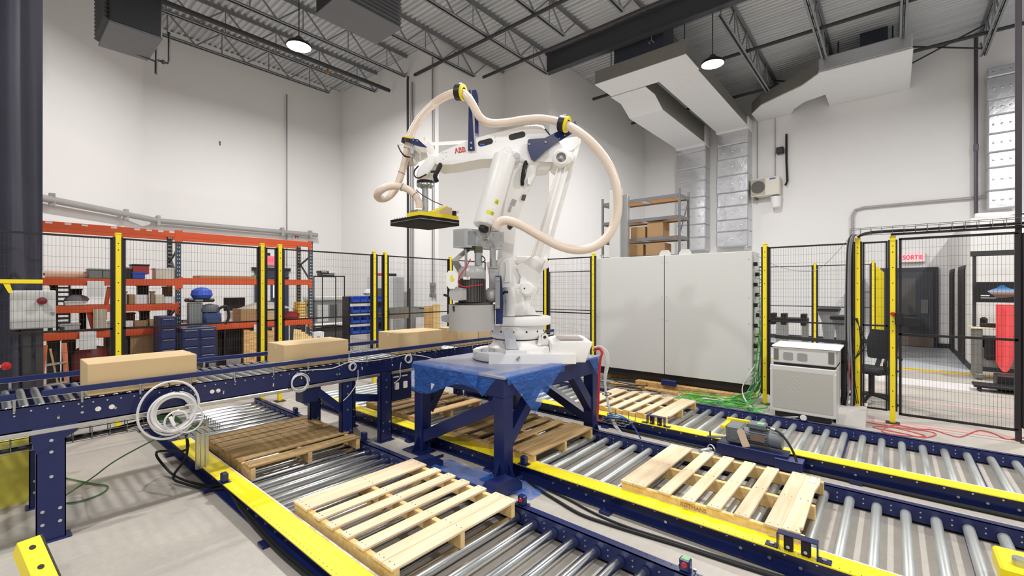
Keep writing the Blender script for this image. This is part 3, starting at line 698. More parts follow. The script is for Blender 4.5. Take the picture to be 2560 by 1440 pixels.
MB().box(6.43, 6.475, .78, .88, .137, .143).box(6.455, 6.462, .79, .87, .143, .2).build('bracket', blued, t)
MB().lathe([(.0, .006), (.032, .006), (.036, 0)], (6.454, .83, .17), (-1, 0, 0), n=18).build('disc', worn, t)
t = thing('junction_box', 'navy junction box lid on the outside of the farthest lane', 'box', (5.0, .74, .02))
MB().cbox(4.9, 5.05, .64, .86, .02, .115, .006).build('case', blue, t); MB().cbox(4.895, 5.055, .635, .865, .116, .122, .002).build('lid', mat('lid_navy', (74, 78, 124), .4), t)
# gearmotor
mg = mat('gearmotor_grey', (104, 110, 116), .42, var=.04)
GX, GY = 5.06, 1.06
t = thing('gear_motor', 'grey gear motor with a blank tag on the farthest lane rail', 'motor', (GX, GY, .14))
MB().cbox(GX - .13, GX + .06, GY - .3, GY + .34, .03, .15, .006).build('mount_plate', blued, t)
MB().cbox(GX - .1, GX + .12, GY + .1, GY + .26, .16, .34, .02).build('gearbox', mg, t)
MB().lathe([(.05, 0), (.05, .012), (.0, .012)], (GX - .1, GY + .18, .25), (-1, 0, 0), n=20).build('output_cap', mg, t, smooth=True)
mb = MB().cyl((GX, GY + .1, .25), (GX, GY + .06, .25), .075, n=20)
mb.build('flange', mg, t, smooth=True)
mb = MB().cyl((GX, GY + .06, .25), (GX, GY - .13, .25), .072, n=24)
for i in range(20):
    a = 2*PI*i/20; mb.bar((GX + .078*math.cos(a), GY + .05, .25 + .078*math.sin(a)), (GX + .078*math.cos(a), GY - .12, .25 + .078*math.sin(a)), .006, .014, up=(math.cos(a), 0, math.sin(a)))
mb.build('motor_body', mg, t)
MB().cyl((GX, GY - .13, .25), (GX, GY - .24, .25), .082, n=24).build('fan_cowl', mg, t, smooth=True)
MB().cbox(GX - .06, GX + .07, GY - .1, GY + .06, .33, .39, .012).build('terminal_box', mg, t)
MB().box(GX - .05, GX + .03, GY - .08, GY - .02, .3905, .391).build('green_mark', MATS['green_paint'], t)
MB().box(GX - .0905, GX - .089, GY - .1, GY + .03, .225, .285).build('rating_plate', mat('rating_plate', (150, 128, 112), .4, .5), t)
MB().box(GX - .12, GX + .15, GY + .26, GY + .3, .3, .33).box(GX + .1, GX + .14, GY + .02, GY + .3, .33, .36).build('guard_cap', yellow, t)
o = MB().prism([(-.035, -.09), (.035, -.09), (.035, .07), (.02, .09), (-.02, .09), (-.035, .07)], .001, Matrix.Translation((GX - .115, GY + .09, .24)) @ Matrix.Rotation(-.35, 4, 'X') @ Matrix.Rotation(PI/2, 4, 'Z') @ Matrix.Rotation(PI/2, 4, 'X')).build('tag', mat('manila_tag', (232, 206, 176), .8), t)
MB().bar((GX - .07, GY + .45, .17), (GX - .07, GY + .26, .2), .05, .012).build('torque_arm', mg, t); MB().cyl((GX - .07, GY + .42, .1), (GX - .07, GY + .42, .23), .008, n=8).build('torque_bolt', black, t)
MB().tube([(GX - .02, GY - .06, .36), (GX - .02, GY - .14, .36), (GX - .06, GY - .24, .33), (GX - .1, GY - .33, .22), (GX - .14, GY - .38, .1), (GX - .13, GY - .36, .06)], .011, 8, 6).build('power_cable', rubber, t, smooth=True)
MB().cyl((GX - .02, GY - .14, .36), (GX - .03, GY - .18, .352), .016, n=10).build('cable_gland', chrome, t)
t = thing('stop_bolt', 'short chrome stop roller on a bracket behind the stencilled pallet', 'bracket', (4.6, 1.42, .1))
MB().box(4.53, 4.66, 1.33, 1.43, .125, .135).build('bracket', galv, t); MB().cyl((4.6, 1.36, .17), (4.48, 1.42, .17), .022, n=14).build('stop_roller', chrome, t, smooth=True)
MB().lathe([(.045, 0), (.05, .01), (.045, .02)], (4.6, 1.36, .17), (.9, -.45, 0), n=16).build('stop_ring', galv, t)
# table foot covers between near and middle lanes
for (x, y, l) in ((2.72, 3.42, 'folded navy bracket cover beside the rear leg of the robot table'), (2.84, 2.53, 'folded navy bracket cover at the foot of the front table leg')):
    t = thing('bracket_cover', l, 'bracket', (x, y, .02))
    M = Matrix.Translation((x, y, .0)) @ Matrix.Rotation(-.12, 4, 'Z')
    MB().prism([(-.16, .02), (.16, .02), (.16, .08), (.1, .12), (-.12, .12), (-.16, .08)], .16, M @ Matrix.Translation((0, .08, 0)) @ Matrix.Rotation(PI/2, 4, 'X')).build('cover', blue, t)
    MB().bar(M @ Vector((-.16, -.085, .13)), M @ Vector((.16, -.085, .13)), .004, .03).build('lip', blued, t)
# yellow end guard at the lower right corner
t = thing('drive_guard', 'yellow guard box over the middle lane at the lower right corner', 'guard', (3.6, -.6, .14))
MB().cbox(3.52, 3.8, -.95, -.44, .16, .26, .012).build('cover', yellow, t); MB().cyl((3.6, -.52, .14), (3.6, -.52, .3), .03, n=14).build('knob', galv, t)
# yellow things at lower left
a = onZ(78, 1252, 0); YB = a[1]; zt = onY(78, 1100, YB)[2]
t = thing('yellow_bin', 'yellow plastic bin standing on the floor behind the infeed leg at left', 'bin', (a[0] - .3, YB, 0))
py_ = mat('pale_yellow_plastic', (246, 232, 96), .5)
MB().prism([(a[0] - .52, 0), (a[0] - .02, 0), (a[0] + .02, zt), (a[0] - .56, zt)], .5, Matrix(((1, 0, 0, 0), (0, 0, -1, YB + .5), (0, 1, 0, 0), (0, 0, 0, 1)))).build('body', py_, t)
MB().cbox(a[0] - .58, a[0] + .04, YB - .02, YB + .52, zt - .04, zt + .02, .01).build('rim', py_, t); MB().box(a[0] - .3, a[0] - .29, YB - .004, YB, .02, zt - .05).build('rib', postm if 'postm' in globals() else yellow, t)
MB().tube([onD(-10, 1160, 4.3), onD(20, 1165, 4.3), onD(40, 1190, 4.3), onD(28, 1220, 4.3), onD(-10, 1226, 4.3)], .013, 8, 6).build('black_cord', rubber, t, smooth=True)
p = Vector(onZ(66, 1362, .34)); q = Vector(onZ(104, 1450, .2))
t = thing('yellow_post', 'yellow punched guard post leaning at the lower left corner', 'post', p)
MB().bar(p, q + (q - p)*.5, .09, .1).build('post', yellow, t)
d = (q - p).normalized(); s = d.cross(Vector((0, 0, 1))).normalized(); u = s.cross(d).normalized()
MB().bar(p - s*.062*0 - s*.05 - d*.0, q + (q - p)*.5 - s*.05, .008, .104).build('side_face', black, t)
for k in (.25, .8): c = p + (q - p)*k + u*.0505; MB().cyl(c, c + u*.001, .014, n=14).build('hole', rubber, t)
# ================================================================ ROBOT TABLE
TX0, TX1, TY0, TY1, TZ = 3.0, 4.69, 2.65, 3.95, .955
t = thing('robot_table', 'heavy navy welded steel table carrying the robot across the middle lane', 'table', (TX0, TY0, 0))
topm = mat('table_top_grey', (148, 152, 172), .3, var=.05)
MB().cbox(TX0 - .01, TX1 + .01, TY0 - .01, TY1 + .01, TZ - .025, TZ, .004).build('top_plate', topm, t)
za = TZ - .025; zb_ = .76
for nm, a in (('left_apron', (TX0, TX0 + .13, TY0, TY1)), ('right_apron', (TX1 - .13, TX1, TY0, TY1)), ('front_apron', (TX0 + .13, TX1 - .13, TY0, TY0 + .13)), ('rear_apron', (TX0 + .13, TX1 - .13, TY1 - .13, TY1))):
    MB().cbox(*a, zb_, za, .004).build(nm, blue, t)
L = .13
for x in (TX0, TX1 - L):
    for y in (TY0, TY1 - L):
        MB().cbox(x, x + L, y, y + L, .012, zb_, .006).build('leg', blue, t)
        MB().cbox(x - .09 if x < 3.5 else x - .02, x + L + (.0 if x < 3.5 else .1), y - .09, y + L + .09, 0, .014, .003).build('foot_plate', blue, t)
        for dy, s in ((0, -1), (L, 1)):
            MB().prism([(0, .014), (s*.085, .014), (0, .17)], .01, Matrix.Translation((x + L/2, y + dy, 0)) @ Matrix(((0, 0, 1, 0), (1, 0, 0, 0), (0, 1, 0, 0), (0, 0, 0, 1)))).build('gusset', blue, t)
        if x < 3.5: MB().prism([(0, .014), (-.085, .014), (0, .17)], .01, Matrix.Translation((x, y + L/2, 0)) @ Matrix.Rotation(PI/2, 4, 'X')).build('gusset', blue, t)
xl = TX0 + L/2; xr = TX1 - L/2; yf = TY0 + L/2; yb = TY1 - L/2
MB().bar((xl, yb, .14), (xl, yf, .70), .1, .12).build('brace', blue, t)
MB().bar((xl, yf, .30), (xl + .5, yf, .80), .1, .1).build('brace', blue, t)
MB().bar((xr, yf, .32), (xr - .42, yf, .80), .1, .1).build('brace', blue, t)
MB().bar((xr, yf, .20), (xr, yb, .72), .1, .1).build('brace', blue, t)
MB().bar((xl + .07, yb, .42), (xl + .34, yb, .78), .09, .09).build('brace', blue, t)
MB().bar((xr - .0, yb, .34), (xr - .4, yb, .80), .1, .1).build('brace', blue, t)
# stretch film
def film_mat():
    m = bpy.data.materials.new('blue_stretch_film'); m.use_nodes = True; n = m.node_tree.nodes; L_ = m.node_tree.links; b = n['Principled BSDF']
    b.inputs['Base Color'].default_value = lin((.24, .48, .86)) + (1,); b.inputs['Roughness'].default_value = .16
    tc = n.new('ShaderNodeTexCoord'); mp = n.new('ShaderNodeMapping'); mp.inputs['Scale'].default_value = (3, 3, 9); mp.inputs['Rotation'].default_value = (.4, .5, .3)
    L_.new(tc.outputs['Object'], mp.inputs[0]); nz = n.new('ShaderNodeTexNoise'); nz.inputs['Scale'].default_value = 3.2; nz.inputs['Detail'].default_value = 5; nz.inputs['Distortion'].default_value = 1.6
    L_.new(mp.outputs[0], nz.inputs[0]); bp = n.new('ShaderNodeBump'); bp.inputs['Strength'].default_value = .7; bp.inputs['Distance'].default_value = .02
    L_.new(nz.outputs[0], bp.inputs['Height']); L_.new(bp.outputs[0], b.inputs['Normal'])
    mr = n.new('ShaderNodeMapRange'); mr.inputs[1].default_value = .3; mr.inputs[2].default_value = .7; mr.inputs[3].default_value = .22; mr.inputs[4].default_value = .62
    L_.new(nz.outputs[0], mr.inputs[0]); L_.new(mr.outputs[0], b.inputs['Alpha'])
    return m
film = film_mat()
t = thing('stretch_film', 'translucent blue plastic film draped over the edges of the robot table', 'film', (TX0, TY0, TZ))
rd = random.Random(11)
def wr(u, v, k=1.): return .012*math.sin(9*u + 3*v*k)*math.sin(14*v + 2.1*u) + .006*math.sin(31*u + 7*v)
def left_sheet(u, v):                                  # over the top edge and down the left face
    y = TY1 + .01 - u*1.0; s = v*.44
    dr = .25 + .07*math.sin(5.5*u + .4) - .06*u
    if s < .2: return (TX0 - .012 + (.2 - s)*(.75 + .5*u), y, TZ + .004 + abs(wr(u, v))*.4)
    q = (s - .2)/.24
    return (TX0 - .018 - abs(wr(u, v))*1.3 - .012*q, y, TZ - dr*q)
MB().grid(left_sheet, 30, 18).build('draped_sheet', film, t, smooth=True)
def front_strip(u, v):
    x = TX0 + .02 + u*.92; s = v
    if s < .35: return (x, TY0 - .012 + (.35 - s)*.45*(1 - .3*u), TZ + .004 + abs(wr(u, v))*.4)
    return (x, TY0 - .02 - abs(wr(v, u))*.6, TZ - (s - .35)/.65*.075)
MB().grid(front_strip, 24, 10).build('edge_strip', film, t, smooth=True)
def flap(p0, p1, tip, nm):
    p0, p1, tip = Vector(p0), Vector(p1), Vector(tip)
    MB().grid(lambda u, v: (p0 + (p1 - p0)*u)*(1 - v) + tip*v + Vector((0, -.02 - .5*abs(wr(u, v)) - .02*v, 0)), 14, 14).build(nm, film, t, smooth=True)
flap((TX0 + .02, TY0, TZ), (TX0 + .93, TY0, TZ), (TX0 + .36, TY0 - .03, .56), 'hanging_flap')
flap((TX1 - .27, TY0, TZ), (TX1, TY0, TZ), (TX1 - .1, TY0, .74), 'hanging_flap')
flap((TX0 - .0, TY0 + .62, TZ), (TX0 - .0, TY0 + .1, TZ), (TX0 - .01, TY0 + .3, .74), 'hanging_flap')
floor_film = MB().grid(lambda u, v: (2.66 + u*.36, 2.5 + v*1.0 - .1*u, .02 + .05*abs(math.sin(7*u + 3*v)*math.sin(9*v)) ), 12, 22).build('floor_film', film, smooth=True)
tag(floor_film, 'crumpled blue plastic film on the floor at the foot of the robot table', 'film')
ff = MB().grid(lambda u, v: (2.9 + u*.28, 2.27 + v*.3, .006 + .012*abs(math.sin(8*u)*math.sin(9*v))), 8, 8).build('film_scrap', film, smooth=True)
tag(ff, 'scrap of blue film on the floor in front of the near table leg', 'film')
# ================================================================ ROBOT
RD = 5.1                                                        # distance of the robot's turning axis from the eye plane
RV = Vector((SA, -CA, 0)); FV = Vector((CA, SA, 0)); UV = Vector((0, 0, 1))
ax = Vector(onD(1292, 721, RD)); RB = TZ
def slabM(D1):
    o = FV*D1
    return Matrix(((RV.x, 0, -FV.x, o.x), (RV.y, 0, -FV.y, o.y), (0, 1, 0, 0), (0, 0, 0, 1)))
def outline(pts, D): return [((x - CX)/FP*D, H - (y - CY)/FP*D) for x, y in pts]
def rslab(pts, D0, D1, bev=0., seg=2):                          # plate across the arm plane: front at D0, back at D1
    n = len(pts); o = outline(pts, D0)
    mb = MB().prism(o, D1 - D0, slabM(D1))
    if not bev: return mb
    bm = bmesh.new(); vs = [bm.verts.new(v) for v in mb.v]
    for f in mb.f: bm.faces.new([vs[i] for i in f])
    es = [e for e in bm.edges if len(e.link_faces) == 2 and any(len(f.verts) > 4 or n == 4 for f in e.link_faces) ]
    bmesh.ops.bevel(bm, geom=es, offset=bev, segments=seg, affect='EDGES', profile=.5, clamp_overlap=True)
    bm.verts.index_update(); r = MB(); r.add([v.co[:] for v in bm.verts], [[v.index for v in f.verts] for f in bm.faces]); bm.free(); return r
def pt(px, py, D): return Vector(onD(px, py, D))
def disc(px, py, rpx, D0, D1, ch=.012, hole=0., n=28):          # round boss whose axis runs along the view depth
    r = rpx*D0/FP; c = pt(px, py, D0); L_ = D1 - D0
    pr = [(max(hole, 0.0), .0 if not hole else .012), (max(hole, .001), 0), (r - ch, 0), (r, ch), (r, L_), (0, L_)]
    return MB().lathe(pr, c, FV, n)
rw = white_paint; rdark = mat('robot_dark', (34, 30, 30), .5); rgrey = mat('robot_pale_grey', (196, 200, 204), .45)  # pale grey is the plain colour of bolts, pins, ring and bracket
t = thing('palletizing_robot', 'large white palletizing robot arm standing on the navy table', 'robot', (ax.x, ax.y, RB), ANG - PI/2)
R_ = FRAME[t.name]
# base
def plan(pts, z0, z1, bev=0.):                                   # outline in the robot's own x (image right) / y (away)
    mb = MB().prism(pts, z1 - z0, Matrix.Translation((0, 0, z0)))
    if bev:
        bm = bmesh.new(); vs = [bm.verts.new(v) for v in mb.v]
        for f in mb.f: bm.faces.new([vs[i] for i in f])
        bmesh.ops.bevel(bm, geom=[e for e in bm.edges if any(len(f.verts) > 4 for f in e.link_faces)], offset=bev, segments=2, affect='EDGES', profile=.5)
        bm.verts.index_update(); mb = MB(); mb.add([v.co[:] for v in bm.verts], [[v.index for v in f.verts] for f in bm.faces]); bm.free()
    mb.v = [R_ @ Vector(p) for p in mb.v]; return mb
bo = [(.62, -.38), (.62, .4), (-.2, .4)] + [(-.14 + .36*math.cos(a), .04 + .36*math.sin(a)) for a in [PI*.55 + PI*.42*i/6 for i in range(7)]] + [(-.14 + .36*math.cos(a), -.02 + .36*math.sin(a)) for a in [PI*1.0 + PI*.47*i/7 for i in range(8)]]
b0 = plan(bo, .006, .105, .02); b0.build('base_plate', rw, t, smooth=True)
plan([(-.3, -.395), (.62, -.395), (.62, -.3), (-.3, -.3)], .0, .10, .01).build('base_plate', rw, t)
plan([(-.12, -.39), (.1, -.39), (.1, -.27), (-.12, -.27)], .09, .138, .01).build('front_step', rw, t)
rslab([(1378, 907), (1464, 907), (1483, 857), (1476, 854), (1402, 854), (1390, 862), (1378, 858), (1377, 880)], 4.74, 5.42, .018).build('connector_housing', rw, t, smooth=True)
plan([(.46, -.27), (.72, -.27), (.72, .22), (.46, .22)], .238, .2435).build('housing_lid', mat('lid_pinkgrey', (176, 164, 160), .5), t)
MB().cyl(pt(1294, 898, 4.703), pt(1294, 898, 4.69), .016, n=14).cyl(pt(1298, 893, 4.703), pt(1298, 893, 4.695), .01, n=10).build('plug', steelgrey, t)
for px in (1208, 1228): MB().lathe([(.0, .03), (.03, .03), (.035, 0)], R_ @ Vector(((px - 1292)/FP*4.85, -.22, .105)), n=10).build('anchor_bolt', rgrey, t)
rslab([(1352, 862), (1353, 842), (1358, 836), (1366, 835), (1371, 840), (1372, 862)], 4.95, 5.0, .006).build('lifting_lug', rw, t, smooth=True)
MB().cyl(pt(1362, 843, 4.949), pt(1362, 843, 4.945), .017, n=16).build('lug_hole', rdark, t)
rslab([(1343, 864), (1348, 838), (1352, 838), (1353, 864)], 4.9, 4.95, .004).build('rib', rw, t)
rslab([(1312, 866), (1314, 848), (1322, 846), (1324, 866)], 4.88, 4.96, .006).build('rib', rw, t)
rslab([(1265, 874), (1261, 832), (1258, 828), (1274, 820), (1282, 822), (1284, 838), (1292, 858), (1297, 874)], 4.76, 4.785, .004).build('base_bracket', rgrey, t)
rslab([(1318, 872), (1372, 866), (1377, 890), (1318, 892)], 4.86, 5.3, .01).build('cable_well', rw, t)
# pedestal and turret
MB().lathe([(.0, .1), (.33, .1), (.33, .14), (.30, .16), (.27, .19), (.262, .235), (.275, .24), (.30, .275), (.318, .31), (.318, .38), (.30, .388), (.0, .388)], ax - Vector((0, 0, ax.z - RB)), n=40).build('pedestal', rw, t, smooth=True)
MB().lathe([(.266, .224), (.27, .228), (.27, .232), (.266, .236)], ax - Vector((0, 0, ax.z - RB)), n=40).build('turntable_seam', rdark, t)
for k in range(14):
    a = 2*PI*k/14 + .1; d_ = RV*math.cos(a) + FV*math.sin(a); c = Vector((ax.x, ax.y, RB + .325))
    MB().cyl(c + d_*.315, c + d_*.321, .011, n=8).build('flange_bolt', rdark, t)
tp = [(-.19, -.30), (-.19, .3)] + [(.06 + .33*math.cos(a), .36*math.sin(a)) for a in [PI/2 - PI*i/14 for i in range(15)]]
plan(tp, .388, .485, .025).build('turret_plate', rw, t, smooth=True)
rslab([(1256, 790), (1256, 735), (1262, 716), (1300, 720), (1310, 722), (1310, 790)], 4.93, 5.3, .015).build('turret_column', rw, t, smooth=True)
rslab([(1308, 786), (1308, 735), (1326, 735), (1328, 765), (1340, 784), (1356, 789)], 4.98, 5.2, .012).build('turret_column', rw, t, smooth=True)
MB().cyl(pt(1274, 790, 4.925), pt(1274, 718, 4.925), .062, n=20).build('column_front', rw, t, smooth=True)
rslab([(1252, 720), (1246, 690), (1248, 660), (1262, 645), (1285, 641), (1292, 650), (1284, 662), (1278, 690), (1281, 710), (1312, 710), (1330, 716), (1318, 722)], 4.92, 5.0, .014).build('shoulder_cheek', rw, t, smooth=True)
rslab([(1268, 705), (1270, 668), (1288, 640), (1330, 640), (1336, 668), (1322, 706)], 5.2, 5.36, .014).build('shoulder_cheek', rw, t, smooth=True)
disc(1262, 690, 40, 5.0, 5.35).build('shoulder_gearbox', rw, t, smooth=True)
MB().lathe([(.0, -.15), (.07, -.14), (.105, -.08), (.11, 0), (.11, .12), (.0, .12)], pt(1244, 678, 5.12), (-.2*RV.x, -.2*RV.y, .98), n=20).build('axis_motor', rw, t, smooth=True)
rslab([(1262, 655), (1274, 648), (1276, 705), (1260, 706), (1266, 680)], 4.905, 4.92, .004).build('cheek_plate', rw, t)  # thin plate on the front shoulder cheek, same white as the arm
# lower arm
rslab([(1282, 378), (1300, 372), (1340, 392), (1350, 405), (1337, 441), (1317, 478), (1303, 520), (1290, 565), (1279, 610), (1279, 660), (1282, 692), (1268, 715), (1246, 706), (1240, 680), (1244, 640), (1252, 580), (1262, 510), (1274, 440)], 4.94, 5.26, .028).build('lower_arm', rw, t, smooth=True)
rslab([(1268, 556), (1284, 557), (1282, 568), (1275, 575), (1269, 570)], 4.934, 4.942, .002).build('arm_opening', rdark, t)
rslab([(1281, 497), (1292, 500), (1287, 515), (1275, 511)], 4.932, 4.942).build('rating_label', mat('label_grey', (176, 174, 172), .6), t)
rslab([(1274, 514), (1280, 516), (1276, 530), (1270, 528)], 4.932, 4.942).build('rating_label', MATS['label_grey'], t)
rslab([(1306, 486), (1316, 487), (1312, 501), (1303, 499)], 4.92, 4.96, .003).build('limit_switch', mat('switch_grey', (84, 80, 80), .5), t)
rslab([(1320, 444), (1326, 445), (1325, 461), (1319, 460)], 4.90, 4.97, .003).build('cable_clip', rw, t)
MB().tube([pt(1318, 395, 4.98), pt(1310, 420, 4.9), pt(1306, 450, 4.9), pt(1306, 462, 4.93)], .02, 8, 5).build('dress_cable', rubber, t, smooth=True)
MB().tube([pt(1322, 395, 4.98), pt(1316, 425, 4.9), pt(1311, 448, 4.92)], .007, 6, 5).build('dress_cable', mat('dark_green_cable', (70, 84, 56), .5), t, smooth=True)
# balance cylinder
p = pt(1262, 394, 4.82); q = pt(1211, 566, 4.62); d_ = (q - p); Lc = d_.length
MB().lathe([(.0, 0), (.112, 0), (.122, .008), (.122, Lc - .012), (.112, Lc), (.03, Lc + .006), (.0, Lc + .006)], p, d_, n=36).build('balance_cylinder', rw, t, smooth=True)
c = q + d_.normalized()*.012
MB().lathe([(.0, 0), (.05, 0), (.055, .03), (.04, .045), (.0, .045)], c - UV*.0 + RV*.0, d_, n=18).build('cylinder_plug', rdark, t, smooth=True)
rslab([(1240, 392), (1246, 380), (1262, 366), (1276, 366), (1281, 375), (1280, 398)], 4.78, 4.84, .008).build('cylinder_clevis', rw, t, smooth=True)
disc(1262, 381, 9, 4.765, 4.85).build('clevis_pin', rw, t, smooth=True)
disc(1289, 388, 13, 4.8, 5.0).build('elbow_bearing', rw, t, smooth=True); disc(1292, 389, 9, 4.79, 4.9).build('bearing_ring', rgrey, t, smooth=True)
def sticker(px, py, w_, h_, m, rot, nm='warning_label', D=None):
    k = (py - 394)/(566 - 394.); cc = p + d_*k
    u = ((px - (1262 + (1211 - 1262)*k))/FP*4.72)/.1235
    u = max(-.95, min(.95, u)); axd = d_.normalized(); side = axd.cross(FV).normalized()
    if side.dot(RV) < 0: side = -side
    nn = (-FV)*math.sqrt(1 - u*u) + side*u; nn = (nn - axd*nn.dot(axd)).normalized(); s2 = axd.cross(nn).normalized()
    if s2.dot(RV) < 0: s2 = -s2
    ce = cc + nn*.1232
    def P(a, b):
        th = a*w_/.1232; n3 = nn*math.cos(th) + s2*math.sin(th)
        return cc + n3*.1232 + axd*(b*h_)
    MB().grid(lambda a, b: P(a - .5, b - .5), 5, 1).build(nm, m, t)
    return cc, nn, s2, axd
ly = mat('label_yellow', (226, 220, 60), .5)
cc, nn, s2, axd = sticker(1241, 513, .045, .055, ly, 0)
MB().tube([cc + nn*.1245 + s2*x + axd*y for x, y in ((-.014, .014), (.016, .014), (.004, -.018), (-.014, .014))], .0022, 4).build('warning_symbol', rdark, t)
sticker(1235, 527, .05, .028, paper, 0); cc, nn, s2, axd = sticker(1225, 542, .085, .042, ly, 0); sticker(1224, 560, .09, .045, mat('label_white', (222, 220, 220), .5), 0)
MB().tube([cc + nn*.1238 + s2*(.02 + .012*math.cos(a)) + axd*.013*math.sin(a) for a in [i*PI/7 for i in range(15)]], .0018, 4).build('warning_symbol', rdark, t)
# upper arm
ua = [(1086, 400), (1090, 386), (1102, 380), (1165, 353), (1200, 342), (1250, 329), (1310, 315), (1342, 309), (1358, 312), (1372, 332), (1388, 352), (1420, 374), (1432, 388), (1434, 402), (1420, 412), (1395, 412), (1378, 398), (1348, 410), (1325, 414), (1302, 404), (1255, 389), (1200, 398), (1130, 411), (1098, 415), (1088, 410)]
rslab(ua, 4.93, 5.3, .026).build('upper_arm', rw, t, smooth=True)
def slot(x0, y0, x1, y1, h_, nm='arm_slot', m=rdark, D=4.928):
    a, b = Vector((x0, y0)), Vector((x1, y1)); u = (b - a).normalized(); v = Vector((-u.y, u.x)); o = []
    for i in range(9): an = PI/2 + PI*i/8; o.append(a + u*h_*math.cos(an) + v*h_*math.sin(an))
    for i in range(9): an = -PI/2 + PI*i/8; o.append(b + u*h_*math.cos(an) + v*h_*math.sin(an))
    rslab([(q.x, q.y) for q in o], D, 4.936).build(nm, m, t)
slot(1202, 359, 1225, 353, 7.5); slot(1279, 343, 1306, 336, 7.5)
MB().tube([pt(1200, 362, 4.929), pt(1212, 361, 4.927)], .008, 8).build('air_line', mat('bright_blue_tube', (70, 120, 220), .4), t)
rslab([(1361, 322), (1364, 321), (1376, 336), (1373, 338)], 4.926, 4.936).build('arm_slot', rdark, t)
c = pt(1150, 376, 4.9275); M = slabM(4.9275); M = Matrix.Translation(c) @ Matrix(((RV.x, 0, -FV.x, 0), (RV.y, 0, -FV.y, 0), (0, 1, 0, 0), (0, 0, 0, 1))) @ Matrix.Rotation(.16, 4, 'Z')
text_mesh('ABB', .082, .0008, 'logo_lettering', mat('logo_red', (206, 40, 42), .5), t, M, bold=True, sx=.82)
MB().add([M @ Vector(v) for v in ((-.06, -.004, .0012), (.06, -.004, .0012), (.06, -.0005, .0012), (-.06, -.0005, .0012))], [(0, 1, 2, 3)]).build('logo_gap', rw, t)
for x, y in ((1107, 382), (1115, 381), (1108, 397), (1116, 391), (1238, 343), (1239, 354)): MB().cyl(pt(x, y, 4.932), pt(x, y, 4.926), .006, n=8).build('arm_bolt', rgrey, t)
disc(1403, 393, 21, 4.86, 5.3, .02, hole=.055).build('rear_joint', rw, t, smooth=True); disc(1403, 393, 5, 4.868, 4.95).build('joint_pin', rgrey, t, smooth=True)
disc(1425, 394, 15, 5.0, 5.3).build('rear_joint', rw, t, smooth=True)
rslab([(1396, 352), (1412, 345), (1442, 341), (1453, 348), (1452, 360), (1430, 376), (1408, 378)], 5.25, 5.33, .012).build('link_triangle', rw, t, smooth=True)
rslab([(1345, 398), (1380, 396), (1386, 402), (1372, 424), (1330, 428), (1330, 410)], 5.0, 5.25, .012).build('elbow_motor', rw, t, smooth=True)
def rod(a, b, w_, D0, D1, nm='parallel_rod'):
    a, b = Vector(a), Vector(b); u = (b - a).normalized(); v = Vector((-u.y, u.x))*w_/2
    rslab([tuple(a + v), tuple(b + v), tuple(b - v), tuple(a - v)], D0, D1, .008).build(nm, rw, t, smooth=True)
rod((1408, 408), (1338, 650), 19, 4.98, 5.04); rod((1416, 408), (1350, 640), 4, 4.955, 5.06, 'rod_flange'); rod((1398, 408), (1330, 640), 4, 4.955, 5.06, 'rod_flange')
rod((1446, 358), (1362, 652), 11, 5.27, 5.33)
rslab([(1330, 640), (1352, 640), (1364, 652), (1345, 690), (1345, 735), (1335, 742), (1302, 738), (1296, 718), (1305, 690), (1290, 672), (1292, 664)], 4.97, 5.1, .014).build('lower_lever', rw, t, smooth=True)
disc(1362, 660, 13, 5.1, 5.36).build('lever_joint', rw, t, smooth=True)
disc(1317, 722, 18, 4.86, 5.2, .02).build('lever_joint', rw, t, smooth=True); disc(1311, 721, 2, 4.855, 4.9, .002).build('joint_pin', rdark, t)
disc(1335, 724, 14, 5.0, 5.3).build('lever_joint', rw, t, smooth=True)
# wrist
rslab([(1064, 398), (1072, 386), (1084, 383), (1091, 390), (1092, 402), (1080, 424), (1062, 442), (1046, 446), (1040, 438), (1044, 424)], 4.95, 5.24, .02).build('wrist', rw, t, smooth=True)
rslab([(1060, 352), (1070, 350), (1077, 356), (1090, 384), (1076, 392), (1064, 372)], 4.97, 5.03, .008).build('wrist_link', rw, t, smooth=True)
rslab([(1036, 362), (1066, 366), (1070, 392), (1044, 400), (1036, 412), (1030, 410)], 5.1, 5.16, .006).build('valve_plate', mat('plate_cream', (214, 208, 196), .5), t)
rslab([(1025, 366), (1034, 367), (1034, 385), (1025, 384)], 5.02, 5.1, .004).build('air_filter', chrome, t)
MB().cyl(pt(1027, 392, 5.1), pt(1026, 414, 5.1), .022, n=12).build('air_regulator', mat('regulator_beige', (176, 160, 140), .5), t)
MB().tube([pt(995, 363, 5.0), pt(1002, 378, 4.96), pt(1012, 390, 4.96), pt(1024, 393, 5.05)], .009, 6, 5).build('air_hose', rubber, t, smooth=True)
MB().tube([pt(995, 362, 5.0), pt(1012, 362, 5.0), pt(1022, 366, 5.05)], .003, 5, 3).build('wire', worn, t)
MB().bar(pt(1074, 360, 5.08), pt(1168, 355, 5.08), .03, .03).build('wrist_rod', rw, t)
cw = pt(1063, 453, 5.1)
MB().lathe([(.055, .11), (.08, .07), (.095, .03), (.095, 0), (.0, 0)], cw, UV, 28).build('wrist_cone', rw, t, smooth=True)
MB().lathe([(.0, 0), (.092, 0), (.096, -.005), (.096, -.03), (.0, -.03)], cw, UV, 28).build('tool_flange', black, t, smooth=True)
MB().lathe([(.0, 0), (.094, 0), (.097, -.004), (.097, -.028), (.09, -.032), (.0, -.032)], cw - UV*.03, UV, 28).build('tool_flange', galv, t, smooth=True)
for k in range(8): a = k*PI/4; MB().cyl(cw + RV*.078*math.cos(a) + FV*.078*math.sin(a) - UV*.06, cw + RV*.078*math.cos(a) + FV*.078*math.sin(a) - UV*.072, .012, n=6).build('flange_bolt', chrome, t)
